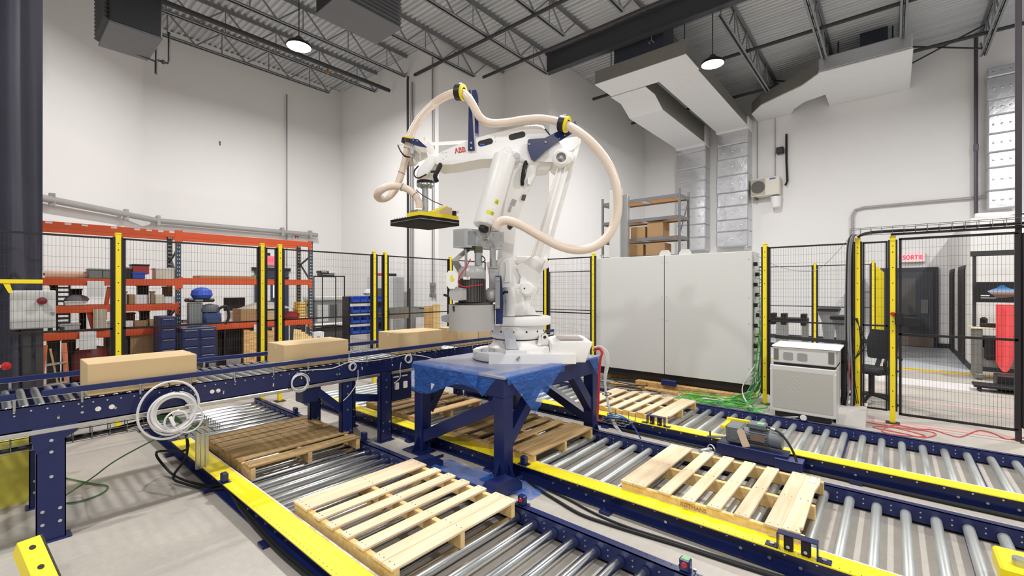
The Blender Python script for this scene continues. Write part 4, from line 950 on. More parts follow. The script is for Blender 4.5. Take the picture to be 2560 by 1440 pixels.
MB().tube([pt(1102, 410, 4.95), pt(1095, 425, 4.93), pt(1088, 440, 4.93), pt(1092, 453, 4.98)], .026, 8, 5).build('dress_pack', rubber, t, smooth=True)
MB().bar(pt(1077, 430, 4.93), pt(1092, 428, 4.93), .02, .02).build('dress_clip', rubber, t)
MB().tube([pt(1046, 415, 4.98), pt(1036, 427, 4.93), pt(1036, 439, 4.9), pt(1046, 445, 4.9), pt(1066, 436, 4.93)], .008, 6, 5).build('air_hose', rubber, t, smooth=True)
MB().cyl(pt(1083, 452, 5.02), pt(1088, 456, 5.02), .012, n=8).build('blue_fitting', MATS['bright_blue_tube'], t)
MB().cyl(pt(1062, 352, 5.1), pt(1062, 343, 5.1), .012, n=8).build('beacon', mat('cream', (240, 224, 190), .5), t)
# vacuum gripper (part with its own pieces)
zb = 2.475
A_ = Vector(onZ(1050, 553, zb)); B_ = Vector(onZ(1148, 565, zb)); D_ = Vector(onZ(976, 565, zb)); eu = B_ - A_; ev = D_ - A_
def gq(u0, u1, v0, v1, z0, z1):
    vs = [A_ + eu*u + ev*v + UV*z for z in (z0, z1) for u, v in ((u0, v0), (u1, v0), (u1, v1), (u0, v1))]
    return MB().add(vs, [(3, 2, 1, 0), (4, 5, 6, 7), (0, 1, 5, 4), (1, 2, 6, 5), (2, 3, 7, 6), (3, 0, 4, 7)])
foam = mat('black_foam', (30, 27, 27), .9, bump=.3, bscale=80)
g = gq(0, 1, 0, 1, .036, .068).build('gripper_plate', foam, t)
gq(0, 1, 0, 1, 0, .031).build('foam_pad', foam, g); gq(-.004, 1.004, -.004, 1.004, .031, .036).build('edge_strip', chrome, g)
gq(.0, .98, .0, .42, .07, .112).build('yellow_frame', yellow, g)
gq(.78, .99, -.002, .05, .066, .071).build('frame_shim', paper, g)
ph = [A_ + eu*.36 + ev*.08 + UV*.113, A_ + eu*.76 + ev*.08 + UV*.21, A_ + eu*.88 + ev*.08 + UV*.205, A_ + eu*.88 + ev*.08 + UV*.113]
ph2 = [v + ev*.3 for v in ph]
MB().add(ph + ph2, [(0, 1, 2, 3)[::-1], (4, 5, 6, 7), (0, 4, 5, 1)[::-1], (1, 5, 6, 2)[::-1], (2, 6, 7, 3)[::-1], (3, 7, 4, 0)[::-1]]).build('hopper', mat('hopper_tan', (226, 206, 168), .5), g)
MB().add([ph[0] + ev*.301 - UV*.0, ph[1] + ev*.301, ph[1] + ev*.301 + UV*.012, ph[0] + UV*.012 + ev*.301, ph[0] + UV*.006, ph[1] + UV*.012, ph[1], ph[0]], [(0, 1, 2, 3), (4, 5, 6, 7), (3, 2, 5, 4)]).build('hopper_lid', yellow, g)
gq(.9, .97, .05, .15, .113, .175).build('solenoid', blackp, g); MB().cyl(A_ + eu*.97 + ev*.05 + UV*.165, A_ + eu*1.0 + ev*.02 + UV*.175, .018, n=10).build('gauge', worn, g)
gq(.03, .22, .12, .35, .113, .14).build('hose_flange', galv, g)
MB().cyl(cw - UV*.062, (cw.x, cw.y, zb + .112), .036, n=22).build('tool_post', galv, g, smooth=True)
mb = MB()
for k in range(9): c = A_ + ev*(.15 + .09*k) + eu*.02 + UV*.068; mb.cyl(c, c + UV*.012, .008, n=6)
mb.build('plate_bolts', chrome, g, stuff=True)
MB().tube([pt(1040, 474, 4.82), pt(1055, 487, 4.85), pt(1069, 495, 4.9), pt(1083, 503, 4.9), pt(1095, 508, 4.92), pt(1106, 513, 4.95)], .005, 6, 5).build('sensor_cable', mat('maroon_cable', (120, 60, 66), .5), t, smooth=True)
# navy hose brackets bolted to the arm
rslab([(1170, 377), (1172, 226), (1176, 223), (1187, 376)], 4.905, 4.915).build('hose_bracket', blue, t)
rslab([(1179, 226), (1190, 224), (1195, 240), (1196, 335), (1187, 332), (1187, 300)], 4.9, 5.0).build('hose_bracket', blue, t)
for y in (357, 370): MB().cyl(pt(1178, y, 4.905), pt(1178, y, 4.893), .012, n=8).build('bracket_bolt', silver, t)
rslab([(1322, 348), (1362, 345), (1395, 328), (1405, 312), (1436, 310), (1430, 334), (1390, 358), (1363, 378), (1336, 404), (1328, 398), (1319, 372), (1319, 352)], 4.88, 4.895).build('hose_bracket', blue, t)
rslab([(1426, 316), (1438, 301), (1443, 314), (1432, 320)], 4.86, 4.9).build('hose_bracket', blue, t)
for x, y in ((1323, 360), (1364, 355), (1399, 346), (1412, 338)): MB().cyl(pt(x, y, 4.88), pt(x, y, 4.868), .012 if x < 1380 else .006, n=8).build('bracket_bolt', silver, t)
rslab([(1028, 346), (1045, 348), (1065, 366), (1067, 368), (1050, 366), (1034, 361), (1027, 364)], 4.96, 4.975).build('hose_bracket', blue, t)
for x, y in ((1033, 350), (1043, 352), (1030, 362)): MB().cyl(pt(x, y, 4.96), pt(x, y, 4.95), .008, n=8).build('bracket_bolt', silver, t)
# cable loom leaving the base
loom = [((1492, 878), (1505, 873), (1516, 885), (1516, 905), (1512, 930)), ((1490, 882), (1502, 880), (1511, 893), (1511, 915)), ((1488, 876), (1508, 868), (1521, 884), (1521, 910))]
cols = [whitec, whitec, mat('red_cable', (196, 52, 62), .45), MATS['red_cable'], whitec, mat('pale_green_cable', (186, 200, 178), .5), whitec, MATS['red_cable']]
tl = thing('cable_loom', 'loom of white and red cables hanging from the robot base past the table leg', 'cable', pt(1500, 880, 5.2))
for k in range(10):
    o = k*2.2; m = cols[k % 8]; red = m.name == 'red_cable'; dd = 5.0 + .02*k
    if red: pts = [pt(1484, 872 + o*.3, 5.05), pt(1498, 868 + o*.4, 5.0), pt(1508 - o*.3, 880 + o*.3, 4.98), pt(1504 - o*.35, 900, 4.98), pt(1500 - o*.3, 950, 4.98), pt(1499 - o*.3, 1000, 4.98), pt(1496 - o*.2, 1045, 5.0), pt(1502, 1052, 5.02), pt(1512, 1046, 5.03)]
    else: pts = [pt(1484, 868 + o*.5, 5.05), pt(1502, 866 + o*.3, 5.02), pt(1519 - o*.3, 880 + o*.4, 5.0), pt(1522 - o*.4, 910, 5.0), pt(1514 - o*.2, 950, 5.0), pt(1518 - o*.15, 990, 5.0), pt(1528 - o*.2, 1030, 5.0), pt(1540 - o*.3, 1062, 4.98), pt(1556 - o*.2, 1084, 4.95)]
    MB().tube(pts, .0075, 6, 5).build('cable', m, tl, smooth=True)
for y in (985, 1035): MB().tube([pt(1517 + (y-985)*.25 + 12*math.cos(a), y + 3*math.sin(a), 4.98 - .0*math.sin(a)) for a in [i*PI/5 for i in range(11)]], .005, 5).build('cable_tie', rubber, tl)
mb = MB(); c0 = Vector(onZ(1492, 1052, .3))
for i in range(5): mb.tube([c0 + Vector((0, -.08*i, .08)), c0 + Vector((0, -.08*i, 0)), c0 + Vector((.28, -.08*i, 0)), c0 + Vector((.28, -.08*i, .08))], .0035, 5)
for i in range(4): mb.tube([c0 + Vector((.09*i, 0, 0)), c0 + Vector((.09*i, -.34, 0))], .0035, 5)
mb.build('wire_basket', wirem, tl, stuff=True)
for k in range(3): MB().tube([c0 + Vector((.05 + .05*k, -.05, .03)), c0 + Vector((.1, -.2, .04 + .02*k)), c0 + Vector((.2, -.3, 0)), c0 + Vector((.24, -.4, -.17))], .008, 6, 5).build('blue_cable' if k else 'cable', MATS['bright_blue_tube'] if k else rubber, tl, smooth=True)

# ================================================================ VACUUM HOSE
hosem = bpy.data.materials.new('clear_beige_hose'); hosem.use_nodes = True; b = hosem.node_tree.nodes['Principled BSDF']
b.inputs['Base Color'].default_value = lin((.93, .855, .79)) + (1,); b.inputs['Roughness'].default_value = .32; b.inputs['Subsurface Weight'].default_value = .0
t = thing('vacuum_hose', 'ribbed beige vacuum hose looping over the robot arm from pump to gripper', 'hose', pt(1410, 310, 4.85))
def hose(pts, nm, step=.011, r=.0445):
    P_ = spline([pt(*q) for q in pts], 14); out = [P_[0]]; acc = 0.
    for i in range(1, len(P_)):                                 # resample evenly so the ribs are regular
        while True:
            dlt = P_[i] - out[-1]
            if dlt.length < step: break
            out.append(out[-1] + dlt.normalized()*step)
    MB().tube(out, r, 14, 0, rf=lambda i, N: r*(1.0 if i % 2 else .925)).build(nm, hosem, t, smooth=True)
hose([(1048, 520, 4.93), (1047, 505, 4.92), (1037, 487, 4.9), (1017, 472, 4.88), (990, 465, 4.84), (966, 468, 4.82), (949, 478, 4.84), (943, 489, 4.95), (951, 497, 5.05), (968, 494, 5.13), (984, 480, 5.16), (994, 462, 5.16), (1004, 433, 5.16), (1012, 404, 5.14), (1018, 374, 5.12), (1021, 352, 5.1)], 'hose_lower_run', r=.041)
hose([(1021, 352, 5.1), (1025, 340, 5.1), (1036, 318, 5.1), (1056, 288, 5.1), (1086, 258, 5.08), (1118, 239, 4.95), (1150, 231, 4.86), (1168, 241, 4.82), (1182, 262, 4.81), (1196, 288, 4.82), (1211, 302, 4.84), (1232, 308, 4.85), (1268, 306, 4.86), (1312, 299, 4.85), (1352, 297, 4.84), (1386, 302, 4.82), (1412, 311, 4.78)], 'hose_top_run')
hose([(1412, 311, 4.78), (1438, 324, 4.7), (1474, 352, 4.62), (1507, 390, 4.56), (1531, 432, 4.52), (1543, 478, 4.5), (1544, 525, 4.5), (1533, 568, 4.5), (1508, 602, 4.5), (1474, 621, 4.5), (1434, 624, 4.5), (1392, 612, 4.52), (1350, 590, 4.53), (1312, 568, 4.54), (1286, 556, 4.54), (1262, 551, 4.54), (1246, 557, 4.54), (1237, 576, 4.56)], 'hose_return_run', r=.047)
def collar(px, py, D, d_, nm=''):
    d_ = Vector(d_).normalized(); c = pt(px, py, D)
    MB().lathe([(.05, -.05), (.085, -.05), (.085, .015), (.05, .015)], c, d_, n=24).build('clamp_band', black, t, smooth=True)
    MB().lathe([(.05, .015), (.082, .015), (.088, .025), (.082, .042), (.05, .042)], c, d_, n=24).build('yellow_collar', yellow, t, smooth=True)
    MB().bar(c - d_*.02 + UV*.088, c - d_*.03 + UV*.092 + RV*.04, .04, .015).build('clamp_bolt', silver, t)
collar(1152, 231, 4.855, RV*.95 - FV*.35 - UV*.12); collar(1411, 310, 4.78, RV*.85 - FV*.4 - UV*.32)
MB().lathe([(.05, -.02), (.075, -.02), (.075, .02), (.05, .02)], pt(1020, 354, 5.1), UV*.95 + RV*.2, n=20).build('clamp_band', black, t, smooth=True)
MB().lathe([(.045, .02), (.07, .02), (.07, .035), (.045, .035)], pt(1020, 354, 5.1), UV*.95 + RV*.2, n=20).build('yellow_collar', yellow, t, smooth=True)
MB().lathe([(.046, -.03), (.05, -.03), (.05, .01), (.046, .01)], pt(1237, 571, 4.56), UV, n=20).build('hose_clip', chrome, t)
for (x, y, D, r) in ((1004, 433, 5.16, .043), (1018, 372, 5.12, .043), (1006, 468, 4.86, .042), (1038, 487, 4.9, .043)):
    c = pt(x, y, D); MB().lathe([(r, -.003), (r + .003, 0), (r, .003)], c, (RV*.4 + UV if y < 450 else RV*.9 + UV*(-.35 if x < 1020 else -.9)), n=16).build('strap', mat('brown_strap', (130, 96, 90), .6), t)

# ================================================================ VACUUM PUMP on the turret
t = thing('vacuum_pump', 'grey drum shaped vacuum pump with motor and filter box beside the robot turret', 'pump', pt(1180, 822, 4.7))
drum = mat('drum_grey', (182, 180, 178), .4, metal=.15, var=.02); pg = mat('pump_grey', (170, 170, 170), .4, .1); md = mat('motor_dark_grey', (92, 90, 88), .45, .2); sheet = mat('bent_sheet', (178, 174, 170), .4, .2)
c = pt(1180, 792, 4.7); z0 = H - 103/FP*4.7; z1 = H - 40/FP*4.7; cc = Vector((c.x, c.y, 0))
MB().lathe([(.0, z0 + .02), (.232, z0 + .02), (.236, z0), (.243, z0), (.243, z1), (.236, z1), (.236, z0 + .03), (.0, z0 + .03)], cc, UV, n=48).build('shroud_drum', drum, t, smooth=True)
rslab([(1131, 765), (1141, 765), (1140, 776), (1135, 780), (1132, 776)], 4.515, 4.53).build('shroud_notch', rdark, t)
rslab([(1103, 790), (1122, 786), (1122, 807), (1104, 803)], 4.7, 4.85, .004).build('side_bracket', mat('bracket_grey', (150, 152, 158), .5), t)
MB().lathe([(.0, z1 - .05), (.20, z1 - .05), (.20, z1 + .02), (.15, z1 + .03), (.0, z1 + .03)], cc + RV*.02, UV, n=32).build('blower_housing', md, t, smooth=True)
mc = pt(1180, 720, 4.62); mc0 = Vector((mc.x, mc.y, 0)); zm0 = H - 34/FP*4.62; zm1 = H + 24/FP*4.62
MB().cyl(mc0 + UV*zm0, mc0 + UV*zm1, .125, n=32).build('motor_body', md, t, smooth=True)
fb = MB().bar((.128, 0, 0), (.128, 0, zm1 - zm0 - .01), .006, .026, up=(1, 0, 0)).build('motor_fin', md, t, world=False); fb.location = Matrix(FRAME[t.name]).inverted() @ (mc0 + UV*zm0)
for k in range(1, 30): share(fb.data, 'motor_fin', t, fb.location, (0, 0, 2*PI*k/30))
MB().lathe([(.142, zm1), (.143, zm1 + .05), (.138, zm1 + .09), (.11, zm1 + .125), (.05, zm1 + .135), (.0, zm1 + .135)], mc0, UV, n=32).build('fan_cowl', pg, t, smooth=True)
rslab([(1158, 692), (1175, 692), (1175, 699), (1158, 699)], 4.462, 4.468).build('rating_label', paper, t)
rslab([(1166, 692), (1172, 692), (1169, 698)], 4.459, 4.462).build('warning_label', mat('label_orange', (222, 170, 110), .5), t)
rslab([(1124, 722), (1128, 718), (1150, 719), (1166, 722), (1166, 750), (1150, 752), (1126, 750)], 4.46, 4.6, .006).build('terminal_box', pg, t)
MB().cyl(pt(1140, 735, 4.459), pt(1140, 735, 4.452), .07, n=28).build('terminal_cover', drum, t, smooth=True)
MB().bar(pt(1110, 737, 4.6), pt(1126, 742, 4.58), .025, .022).build('lifting_handle', rubber, t)
MB().tube([pt(1255, 737, 4.75), pt(1262, 730, 4.72), pt(1270, 731, 4.72)], .014, 8, 3).build('handle', rubber, t)
rslab([(1116, 686), (1121, 677), (1136, 677), (1143, 686), (1143, 712), (1136, 722), (1123, 722), (1116, 712)], 4.43, 4.434).build('hang_tag', paper, t)
rslab([(1126, 689), (1132, 688), (1132, 696), (1136, 696), (1136, 700), (1131, 704), (1126, 704)], 4.427, 4.43).build('tag_sticker', ly, t)
MB().tube([pt(1176, 648, 4.6), pt(1165, 668, 4.5), pt(1150, 690, 4.44), pt(1146, 708, 4.44), pt(1160, 717, 4.44), pt(1185, 714, 4.46), pt(1206, 712, 4.5)], .006, 6, 5).build('red_wire', mat('wire_red', (190, 40, 50), .45), t, smooth=True)
MB().tube([pt(1203, 638, 4.6), pt(1211, 645, 4.58), pt(1212, 652, 4.58), pt(1204, 656, 4.6)], .006, 6, 5).build('black_wire', rubber, t, smooth=True)
# manifold box: near edge at 1164
n0 = pt(1164, 571, 4.52); l0 = pt(1133, 574, 4.52*150/147); r0 = pt(1260, 580, 4.52*150/141); hb = 47/FP*4.52
for v in (l0, r0): v.z = n0.z
e1, e2 = l0 - n0, r0 - n0
def bq(nm, m, u0, u1, v0, v1, z0, z1):
    vs = [n0 + e2*u + e1*v + UV*z for z in (z0, z1) for u, v in ((u0, v0), (u1, v0), (u1, v1), (u0, v1))]
    return MB().add(vs, [(0, 1, 2, 3)[::-1], (4, 5, 6, 7), (0, 1, 5, 4), (1, 2, 6, 5), (2, 3, 7, 6), (3, 0, 4, 7)]).build(nm, m, t)
boxm = mat('manifold_grey', (176, 178, 181), .42, .05)
bq('filter_box', boxm, 0, 1, 0, 1, -hb, 0)
for u0, u1, m in ((.05, .26, steelgrey), (.35, .56, drum), (.70, .95, pg)): bq('cover_plate', m, u0, u1, -.012, 0, -hb*.86, -hb*.12)
bq('cover_plate', pg, -.004, 0, .14, .88, -hb*.88, -hb*.14)
k0 = n0 + e2*.47 - UV*hb*.48 - e1.normalized()*.005
MB().cyl(k0, k0 - e1.normalized()*.05, .02, n=16).build('relief_valve', galv, t, smooth=True)
mb = MB()
for u in (.07, .24, .37, .54, .72, .93):
    for z in (.2, .78): q_ = n0 + e2*u - UV*hb*z - e1.normalized()*.003; mb.cyl(q_, q_ - e1.normalized()*.006, .006, n=6)
mb.build('cover_screws', silver, t, stuff=True)
MB().cyl(pt(1180, 617, 4.65), pt(1180, 625, 4.65), .085, n=24).build('filter_seal', black, t, smooth=True)
MB().cyl(pt(1165, 622, 4.6), pt(1165, 672, 4.6), .013, n=12).build('stand_rod', galv, t, smooth=True)
MB().cyl(pt(1196, 632, 4.6), pt(1196, 664, 4.6), .04, n=20).build('inlet_pipe', galv, t, smooth=True)
MB().cyl(pt(1196, 617, 4.6), pt(1196, 632, 4.6), .044, n=20).build('inlet_screen', mat('screen_olive', (92, 86, 62), .5, .3), t, smooth=True)
MB().cyl(pt(1232, 618, 4.72), pt(1232, 671, 4.72), .033, n=20).build('outlet_pipe', pg, t, smooth=True)
rslab([(1220, 667), (1246, 667), (1246, 670), (1220, 670)], 4.66, 4.78).build('pipe_flange', pg, t)
rslab([(1222, 670), (1246, 670), (1245, 724), (1223, 724)], 4.67, 4.77, .006).build('square_duct', pg, t)
MB().lathe([(.0, -.085), (.05, -.07), (.078, -.035), (.085, 0), (.078, .035), (.05, .07), (.0, .085)], pt(1228, 738, 4.7), UV, n=22).build('elbow', drum, t, smooth=True)
MB().add([pt(1160, 624, 4.75), pt(1127, 652, 4.62), pt(1146, 652, 4.6), pt(1178, 624, 4.72), pt(1147, 685, 4.72), pt(1162, 680, 4.7)], [(0, 1, 2, 3), (1, 4, 5, 2), (3, 2, 1, 0)[::1]]).build('bent_support', sheet, t)
rslab([(1238, 692), (1250, 692), (1250, 772), (1238, 772)], 4.6, 4.64, .003).build('mount_channel', steelgrey, t)
rslab([(1238, 690), (1252, 689), (1254, 700), (1258, 752), (1256, 810), (1239, 810)], 4.64, 4.9).build('mount_bracket', blue, t)
for y in (699, 766): MB().cyl(pt(1245, y, 4.6), pt(1245, y, 4.59), .012, n=8).build('mount_bolt', silver, t)
# ================================================================ SAFETY FENCES
meshm = mat('mesh_black', (58, 52, 56), .5)
postm = mat('post_yellow', (240, 216, 24), .45, var=.02)
frame_dark = mat('fence_frame_black', (30, 24, 28), .45)
ZT = 2.36
def fence_post(label, x, y, along, z1=2.41, front=None):
    t = thing('fence_post', label, 'post', (x, y, 0)); a = .028
    MB().cbox(x - a, x + a, y - a, y + a, .01, z1, .004).build('post', postm, t)
    dx, dy = (.038, 0) if along == 'x' else (0, .038)
    for s in (-1, 1):
        MB().box(x + s*dx - (.009 if along == 'x' else a), x + s*dx + (.009 if along == 'x' else a), y + s*dy - (.009 if along == 'y' else a), y + s*dy + (.009 if along == 'y' else a), .16, z1 - .03).build('side_channel', frame_dark, t)
    MB().cbox(x - a - .004, x + a + .004, y - a - .004, y + a + .004, z1, z1 + .02, .006).build('cap', postm, t)
    MB().cbox(x - .07, x + .07, y - .07, y + .07, 0, .01, .002).build('base_plate', frame_dark, t)
    mb = MB()
    for z in (.22, .42, .62, .98, 1.2, 1.32, 1.6, 1.82, 2.02, 2.22, 2.3):
        if along == 'x': mb.cyl((x, y - a - .0006, z), (x, y - a - .0012, z), .007, n=8)
        else: mb.cyl((x - a - .0006, y, z), (x - a - .0012, y, z), .007, n=8)
    mb.build('punched_holes', rubber, t, stuff=True)
    return t
def wires(mb, p, q, z0, z1, pitch=.032, vp=.12, r=.001):
    p, q = Vector((p[0], p[1], 0)), Vector((q[0], q[1], 0)); d = q - p; L_ = d.length; d.normalize(); n = Vector((-d.y, d.x, 0))
    def w_(a, b, u, v):
        k = len(mb.v); mb.v += [tuple(c + u*r*i + v*r*j) for c in (a, b) for i, j in ((-1, -1), (1, -1), (1, 1), (-1, 1))]
        mb.f += [(k, k+1, k+5, k+4), (k+1, k+2, k+6, k+5), (k+2, k+3, k+7, k+6), (k+3, k, k+4, k+7)]
    m_ = max(2, round(L_/pitch))
    for i in range(1, m_): c = p + d*(L_*i/m_); w_(c + UV*z0, c + UV*z1, d, n)
    m_ = max(2, round((z1 - z0)/vp))
    for i in range(1, m_): z = z0 + (z1 - z0)*i/m_; w_(p + UV*z + n*.003, q + UV*z + n*.003, UV, n)
def fence_panel(label, p, q, z0=.16, z1=ZT, mid=1.26, fr=.011, name='mesh_fence'):
    t = thing(name, label, 'fence', (p[0], p[1], z0))
    mb = MB(); P_, Q_ = Vector((p[0], p[1], 0)), Vector((q[0], q[1], 0)); d = (Q_ - P_).normalized()
    for z in (z0, z1): mb.bar(P_ + UV*z, Q_ + UV*z, fr*2, fr*2)
    for c in (P_ + d*fr, Q_ - d*fr): mb.bar(c + UV*z0, c + UV*z1, fr*2, fr*2, up=(d.x, d.y, 0))
    mb.build('frame', frame_dark, t)
    if mid: MB().bar(P_ + UV*mid, Q_ + UV*mid, fr*2, fr*2).build('mid_rail', frame_dark, t)
    mb = MB(); wires(mb, p, q, z0, z1); mb.build('wire_mesh', meshm, t, stuff=True)
    return t
FY = 7.24
bx_ = [(1.038, 'yellow fence post behind the left carton, first from the left'), (2.684, 'yellow fence post left of a close pair by the orange rack end'), (2.938, 'yellow fence post right of a close pair by the orange rack end'),
       (4.595, 'yellow fence post left of a close pair by the blue bins'), (4.833, 'yellow fence post right of a close pair by the blue bins'), (6.443, 'yellow fence post behind the vacuum pump')]
for x, l in bx_: fence_post(l, x, FY, 'x')
g = .05
for xa, xb, l in ((-.45, 1.038, 'black mesh fence panel in front of the dark curtain'), (1.038, 2.684, 'black mesh fence panel in front of the orange pallet rack'), (2.684, 2.938, 'narrow black mesh fence panel between the close post pair by the rack'),
                  (2.938, 4.595, 'black mesh fence panel in front of the black wire shelf'), (4.595, 4.833, 'narrow black mesh fence panel between the close post pair by the blue bins'), (4.833, 6.443, 'black mesh fence panel in front of the grey wall cabinet and cart'), (6.443, 7.59, 'black mesh fence panel behind the vacuum pump ending at the cell corner')):
    fence_panel(l, (xa + g, FY), (xb - g, FY))
FX = 7.63
for y, l in ((5.56, 'yellow fence post just right of the robot turret'), (4.42, 'yellow fence post peeking over the left top of the grey cabinet'), (1.47, 'yellow fence post at the right side of the grey cabinet beside green cables'), (.36, 'yellow fence post with a grey cable bundle left of the gate'), (0., 'yellow gate post carrying the red button'), (-1.17, 'yellow fence post cut by the right picture edge')):
    fence_post(l, FX, y, 'y')
for ya, yb, l in ((7.24, 5.56, 'black mesh fence panel behind the robot'), (5.56, 4.42, 'black mesh fence panel right of the robot, left of the cabinet'), (1.47, .36, 'black mesh fence panel above the cooling unit'), (.36, 0., 'narrow black mesh fence panel beside the gate over the office chair')):
    fence_panel(l, (FX, ya - g), (FX, yb + g))
t = fence_panel('black mesh gate at right with a dark lock handle', (FX, -.06), (FX, -1.09), z0=.13, z1=2.385, mid=1.16, fr=.014, name='fence_gate')
MB().cbox(FX - .09, FX - .03, -.1, -.02, 1.28, 1.44, .01).cbox(FX - .08, FX - .03, -.27, -.09, 1.27, 1.38, .008).build('lock_handle', blackp, t)
MB().lathe([(.0, .03), (.022, .028), (.026, .01), (.016, 0)], (FX - .03, .0, 1.42), (-1, 0, 0), n=16).build('red_button', lensr, t)
o = tag(MB().cbox(FX - .0, FX + .05, -1.12, -1.07, 0, 8.9, .006).build('strut_pole', mat('strut_dark', (62, 54, 60), .4, .4)), 'tall dark strut pole at the right edge reaching the roof beside the gate', 'pole')
# cable tray over the gate and the cable bundle
t = thing('overhead_cable_tray', 'wire cable tray with a dark cable run over the gate', 'cable tray', (FX, .4, 2.5))
mb = MB()
for x in (FX - .09, FX + .09):
    for z in (2.47, 2.55): mb.tube([(x, .44, z), (x, -1.4, z)], .0035, 5)
y = .44
while y > -1.4: mb.tube([(FX - .09, y, 2.55), (FX - .09, y, 2.47), (FX + .09, y, 2.47), (FX + .09, y, 2.55)], .003, 5); y -= .11
mb.build('wire_basket', wirem, t, stuff=True)
for k in range(6): MB().tube([(FX - .07 + .025*k, .36, 2.44), (FX - .07 + .025*k, .2, 2.485 + .008*(k % 3)), (FX - .06 + .022*k, -.5, 2.49), (FX - .07 + .025*k, -1.4, 2.49)], .012, 6, 4).build('cable_run', rubber, t, smooth=True)
MB().box(FX - .05, FX + .05, .02, -1.4, 2.44, 2.462).build('tray_support', frame_dark, t)
bund = mat('grey_cable_bundle', (128, 128, 132), .5)
t = thing('cable_bundle', 'grey cable bundle hanging down the post left of the gate', 'cable', (FX - .06, .44, 0))
for k in range(8):
    a = k*.8; dx, dy = .022*math.cos(a), .022*math.sin(a)
    MB().tube([(FX - .03 + dx, .38, 2.47), (FX - .06 + dx, .43 + dy, 2.42), (FX - .07 + dx, .455 + dy, 2.1), (FX - .07 + dx, .46 + dy*1.3, 1.2), (FX - .07 + dx*1.5, .45 + dy*2, .5), (FX - .1 + dx*3, .5 + dy*4, .06), (FX - .2 + dx*4, .62 + dy*4, .02)], .011, 6, 5).build('cable', bund if k % 3 else rubber, t, smooth=True)
for k in range(4): MB().tube([(FX - .035, .36 + .01*k, 1.35), (FX - .05, .33 - .02*k, 1.0), (FX - .05, .40 + .01*k, .7), (FX - .04, .35 + .02*k, .2)], .004, 5, 6).build('thin_wire', rubber, t, smooth=True)
pipe('drooping_wire', 'thin grey wire drooping from the cabinet to the cable tray', [(7.66, 1.6, 2.26), (FX - .02, 1.3, 2.08), (FX - .02, 1.0, 2.0), (FX - .02, .75, 2.06), (FX - .02, .44, 2.45)], .003, bund, 'cable', smooth=6)
# inner fences seen through the mesh
fence_post('yellow post of the farther fence above the cooling unit', 14.5, 1.6, 'y', 2.42)
fence_post('yellow post of the farther fence beside the stacked panels', 14.5, .375, 'y', 2.42)
for ya, yb, l in ((3.0, 1.6, 'mesh panel of the farther fence behind the cooling unit'), (1.6, .375, 'mesh panel of the farther fence behind the wall cabinet')): fence_panel(l, (14.5, ya - g), (14.5, yb + g))
fence_post('yellow post of the farther fence left of the grey cabinet', 10.6, 5.9, 'y', 2.3)
fence_panel('low mesh panel of the farther fence left of the grey cabinet', (10.6, 7.6), (10.6, 5.95), z1=2.22, mid=1.15)
for k in range(5):
    x, y = 14.7 + .5*k, .30 - .02*k
    o = thing('folded_fence', 'yellow edged fence panel in the stored stack, number %s from the front' % ('one', 'two', 'three', 'four', 'five')[k], 'fence', (x, y, 0))
    MB().cbox(x, x + .06, y - .03, y + .03, .0, 2.3 - .02*k, .004).build('post', postm, o); MB().box(x + .06, x + .42, y - .02, y + .0, .1, 2.28 - .02*k).build('frame', frame_dark, o)

# ================================================================ CONTROL CABINET AND COOLING UNIT
t = thing('control_cabinet', 'big light grey two door electrical cabinet on timber skids', 'cabinet', (7.65, 1.65, 0))
MB().cbox(7.67, 8.15, 1.65, 4.38, .25, 2.33, .006).build('body', greycab, t)
for ya, yb in ((1.655, 3.025), (3.032, 4.378)):
    d_ = MB().cbox(7.648, 7.67, ya, yb, .255, 2.325, .004).build('door', greycab, t)
    mb = MB()
    for y in (ya + .04, yb - .04):
        for z in (.5, 1.2, 1.6, 2.2): mb.cyl((7.648, y, z), (7.646, y, z), .008, n=8)
    mb.build('door_rivets', steelgrey, d_, stuff=True)
MB().box(7.6475, 7.66, 3.026, 3.031, .255, 2.325).build('door_gap', rubber, t)
MB().box(7.68, 8.12, 1.7, 4.33, .12, .25).build('plinth', black, t)
for y in (3.05, 2.7): MB().prism([(-.1, 0), (.1, 0), (.1, .03), (.06, .09), (-.06, .09), (-.1, .03)], .03, Matrix.Translation((7.72, y, 2.33)) @ Matrix(((0, 0, 1, 0), (1, 0, 0, 0), (0, 1, 0, 0), (0, 0, 0, 1)))).build('lifting_eye', greycab, t)
for y in (4.3, 1.75): MB().lathe([(.02, 0), (.02, .03), (.035, .045), (.035, .07), (.0, .08)], (7.75, y, 2.33), UV, 10).build('lifting_bolt', chrome, t)
mb = MB()
for k in range(9): mb.cbox(7.72 + (k % 2)*.12, 7.80 + (k % 2)*.12, 1.60, 1.65, 2.1 - .16*k, 2.16 - .16*k, .008)
mb.build('connectors', blackp, t)
for k in range(5): MB().cbox(7.78, 7.86, 1.61, 1.65, 1.0 - .14*k, 1.05 - .14*k, .008).build('connector', mat('connector_cream', (214, 208, 176), .5), t)
tag(MB().prism([(0, 0), (.2, 0), (.16, .42), (.03, .45)], .002, Matrix.Translation((7.72, 1.64, 1.1)) @ Matrix.Rotation(PI/2, 4, 'X')).build('paper_sheet', paper), 'white paper sheet stuck on the side of the grey cabinet', 'paper')
lum = wood('skid_lumber', (206, 166, 108), (160, 120, 70))
for k, (x, y0, y1, h0, h1, l) in enumerate(((7.5, 1.75, 3.5, .0, .11, 'long timber skid under the front of the grey cabinet'), (7.28, 2.2, 3.9, .0, .05, 'flat plank lying in front of the cabinet skid'), (7.95, 1.75, 4.3, .0, .12, 'dark rear timber skid under the grey cabinet'))):
    MB_ = MB().cbox(x, x + .13, y0, y1, h0, h1, .004); tag(MB_.build('timber_skid', lum), l, 'timber')
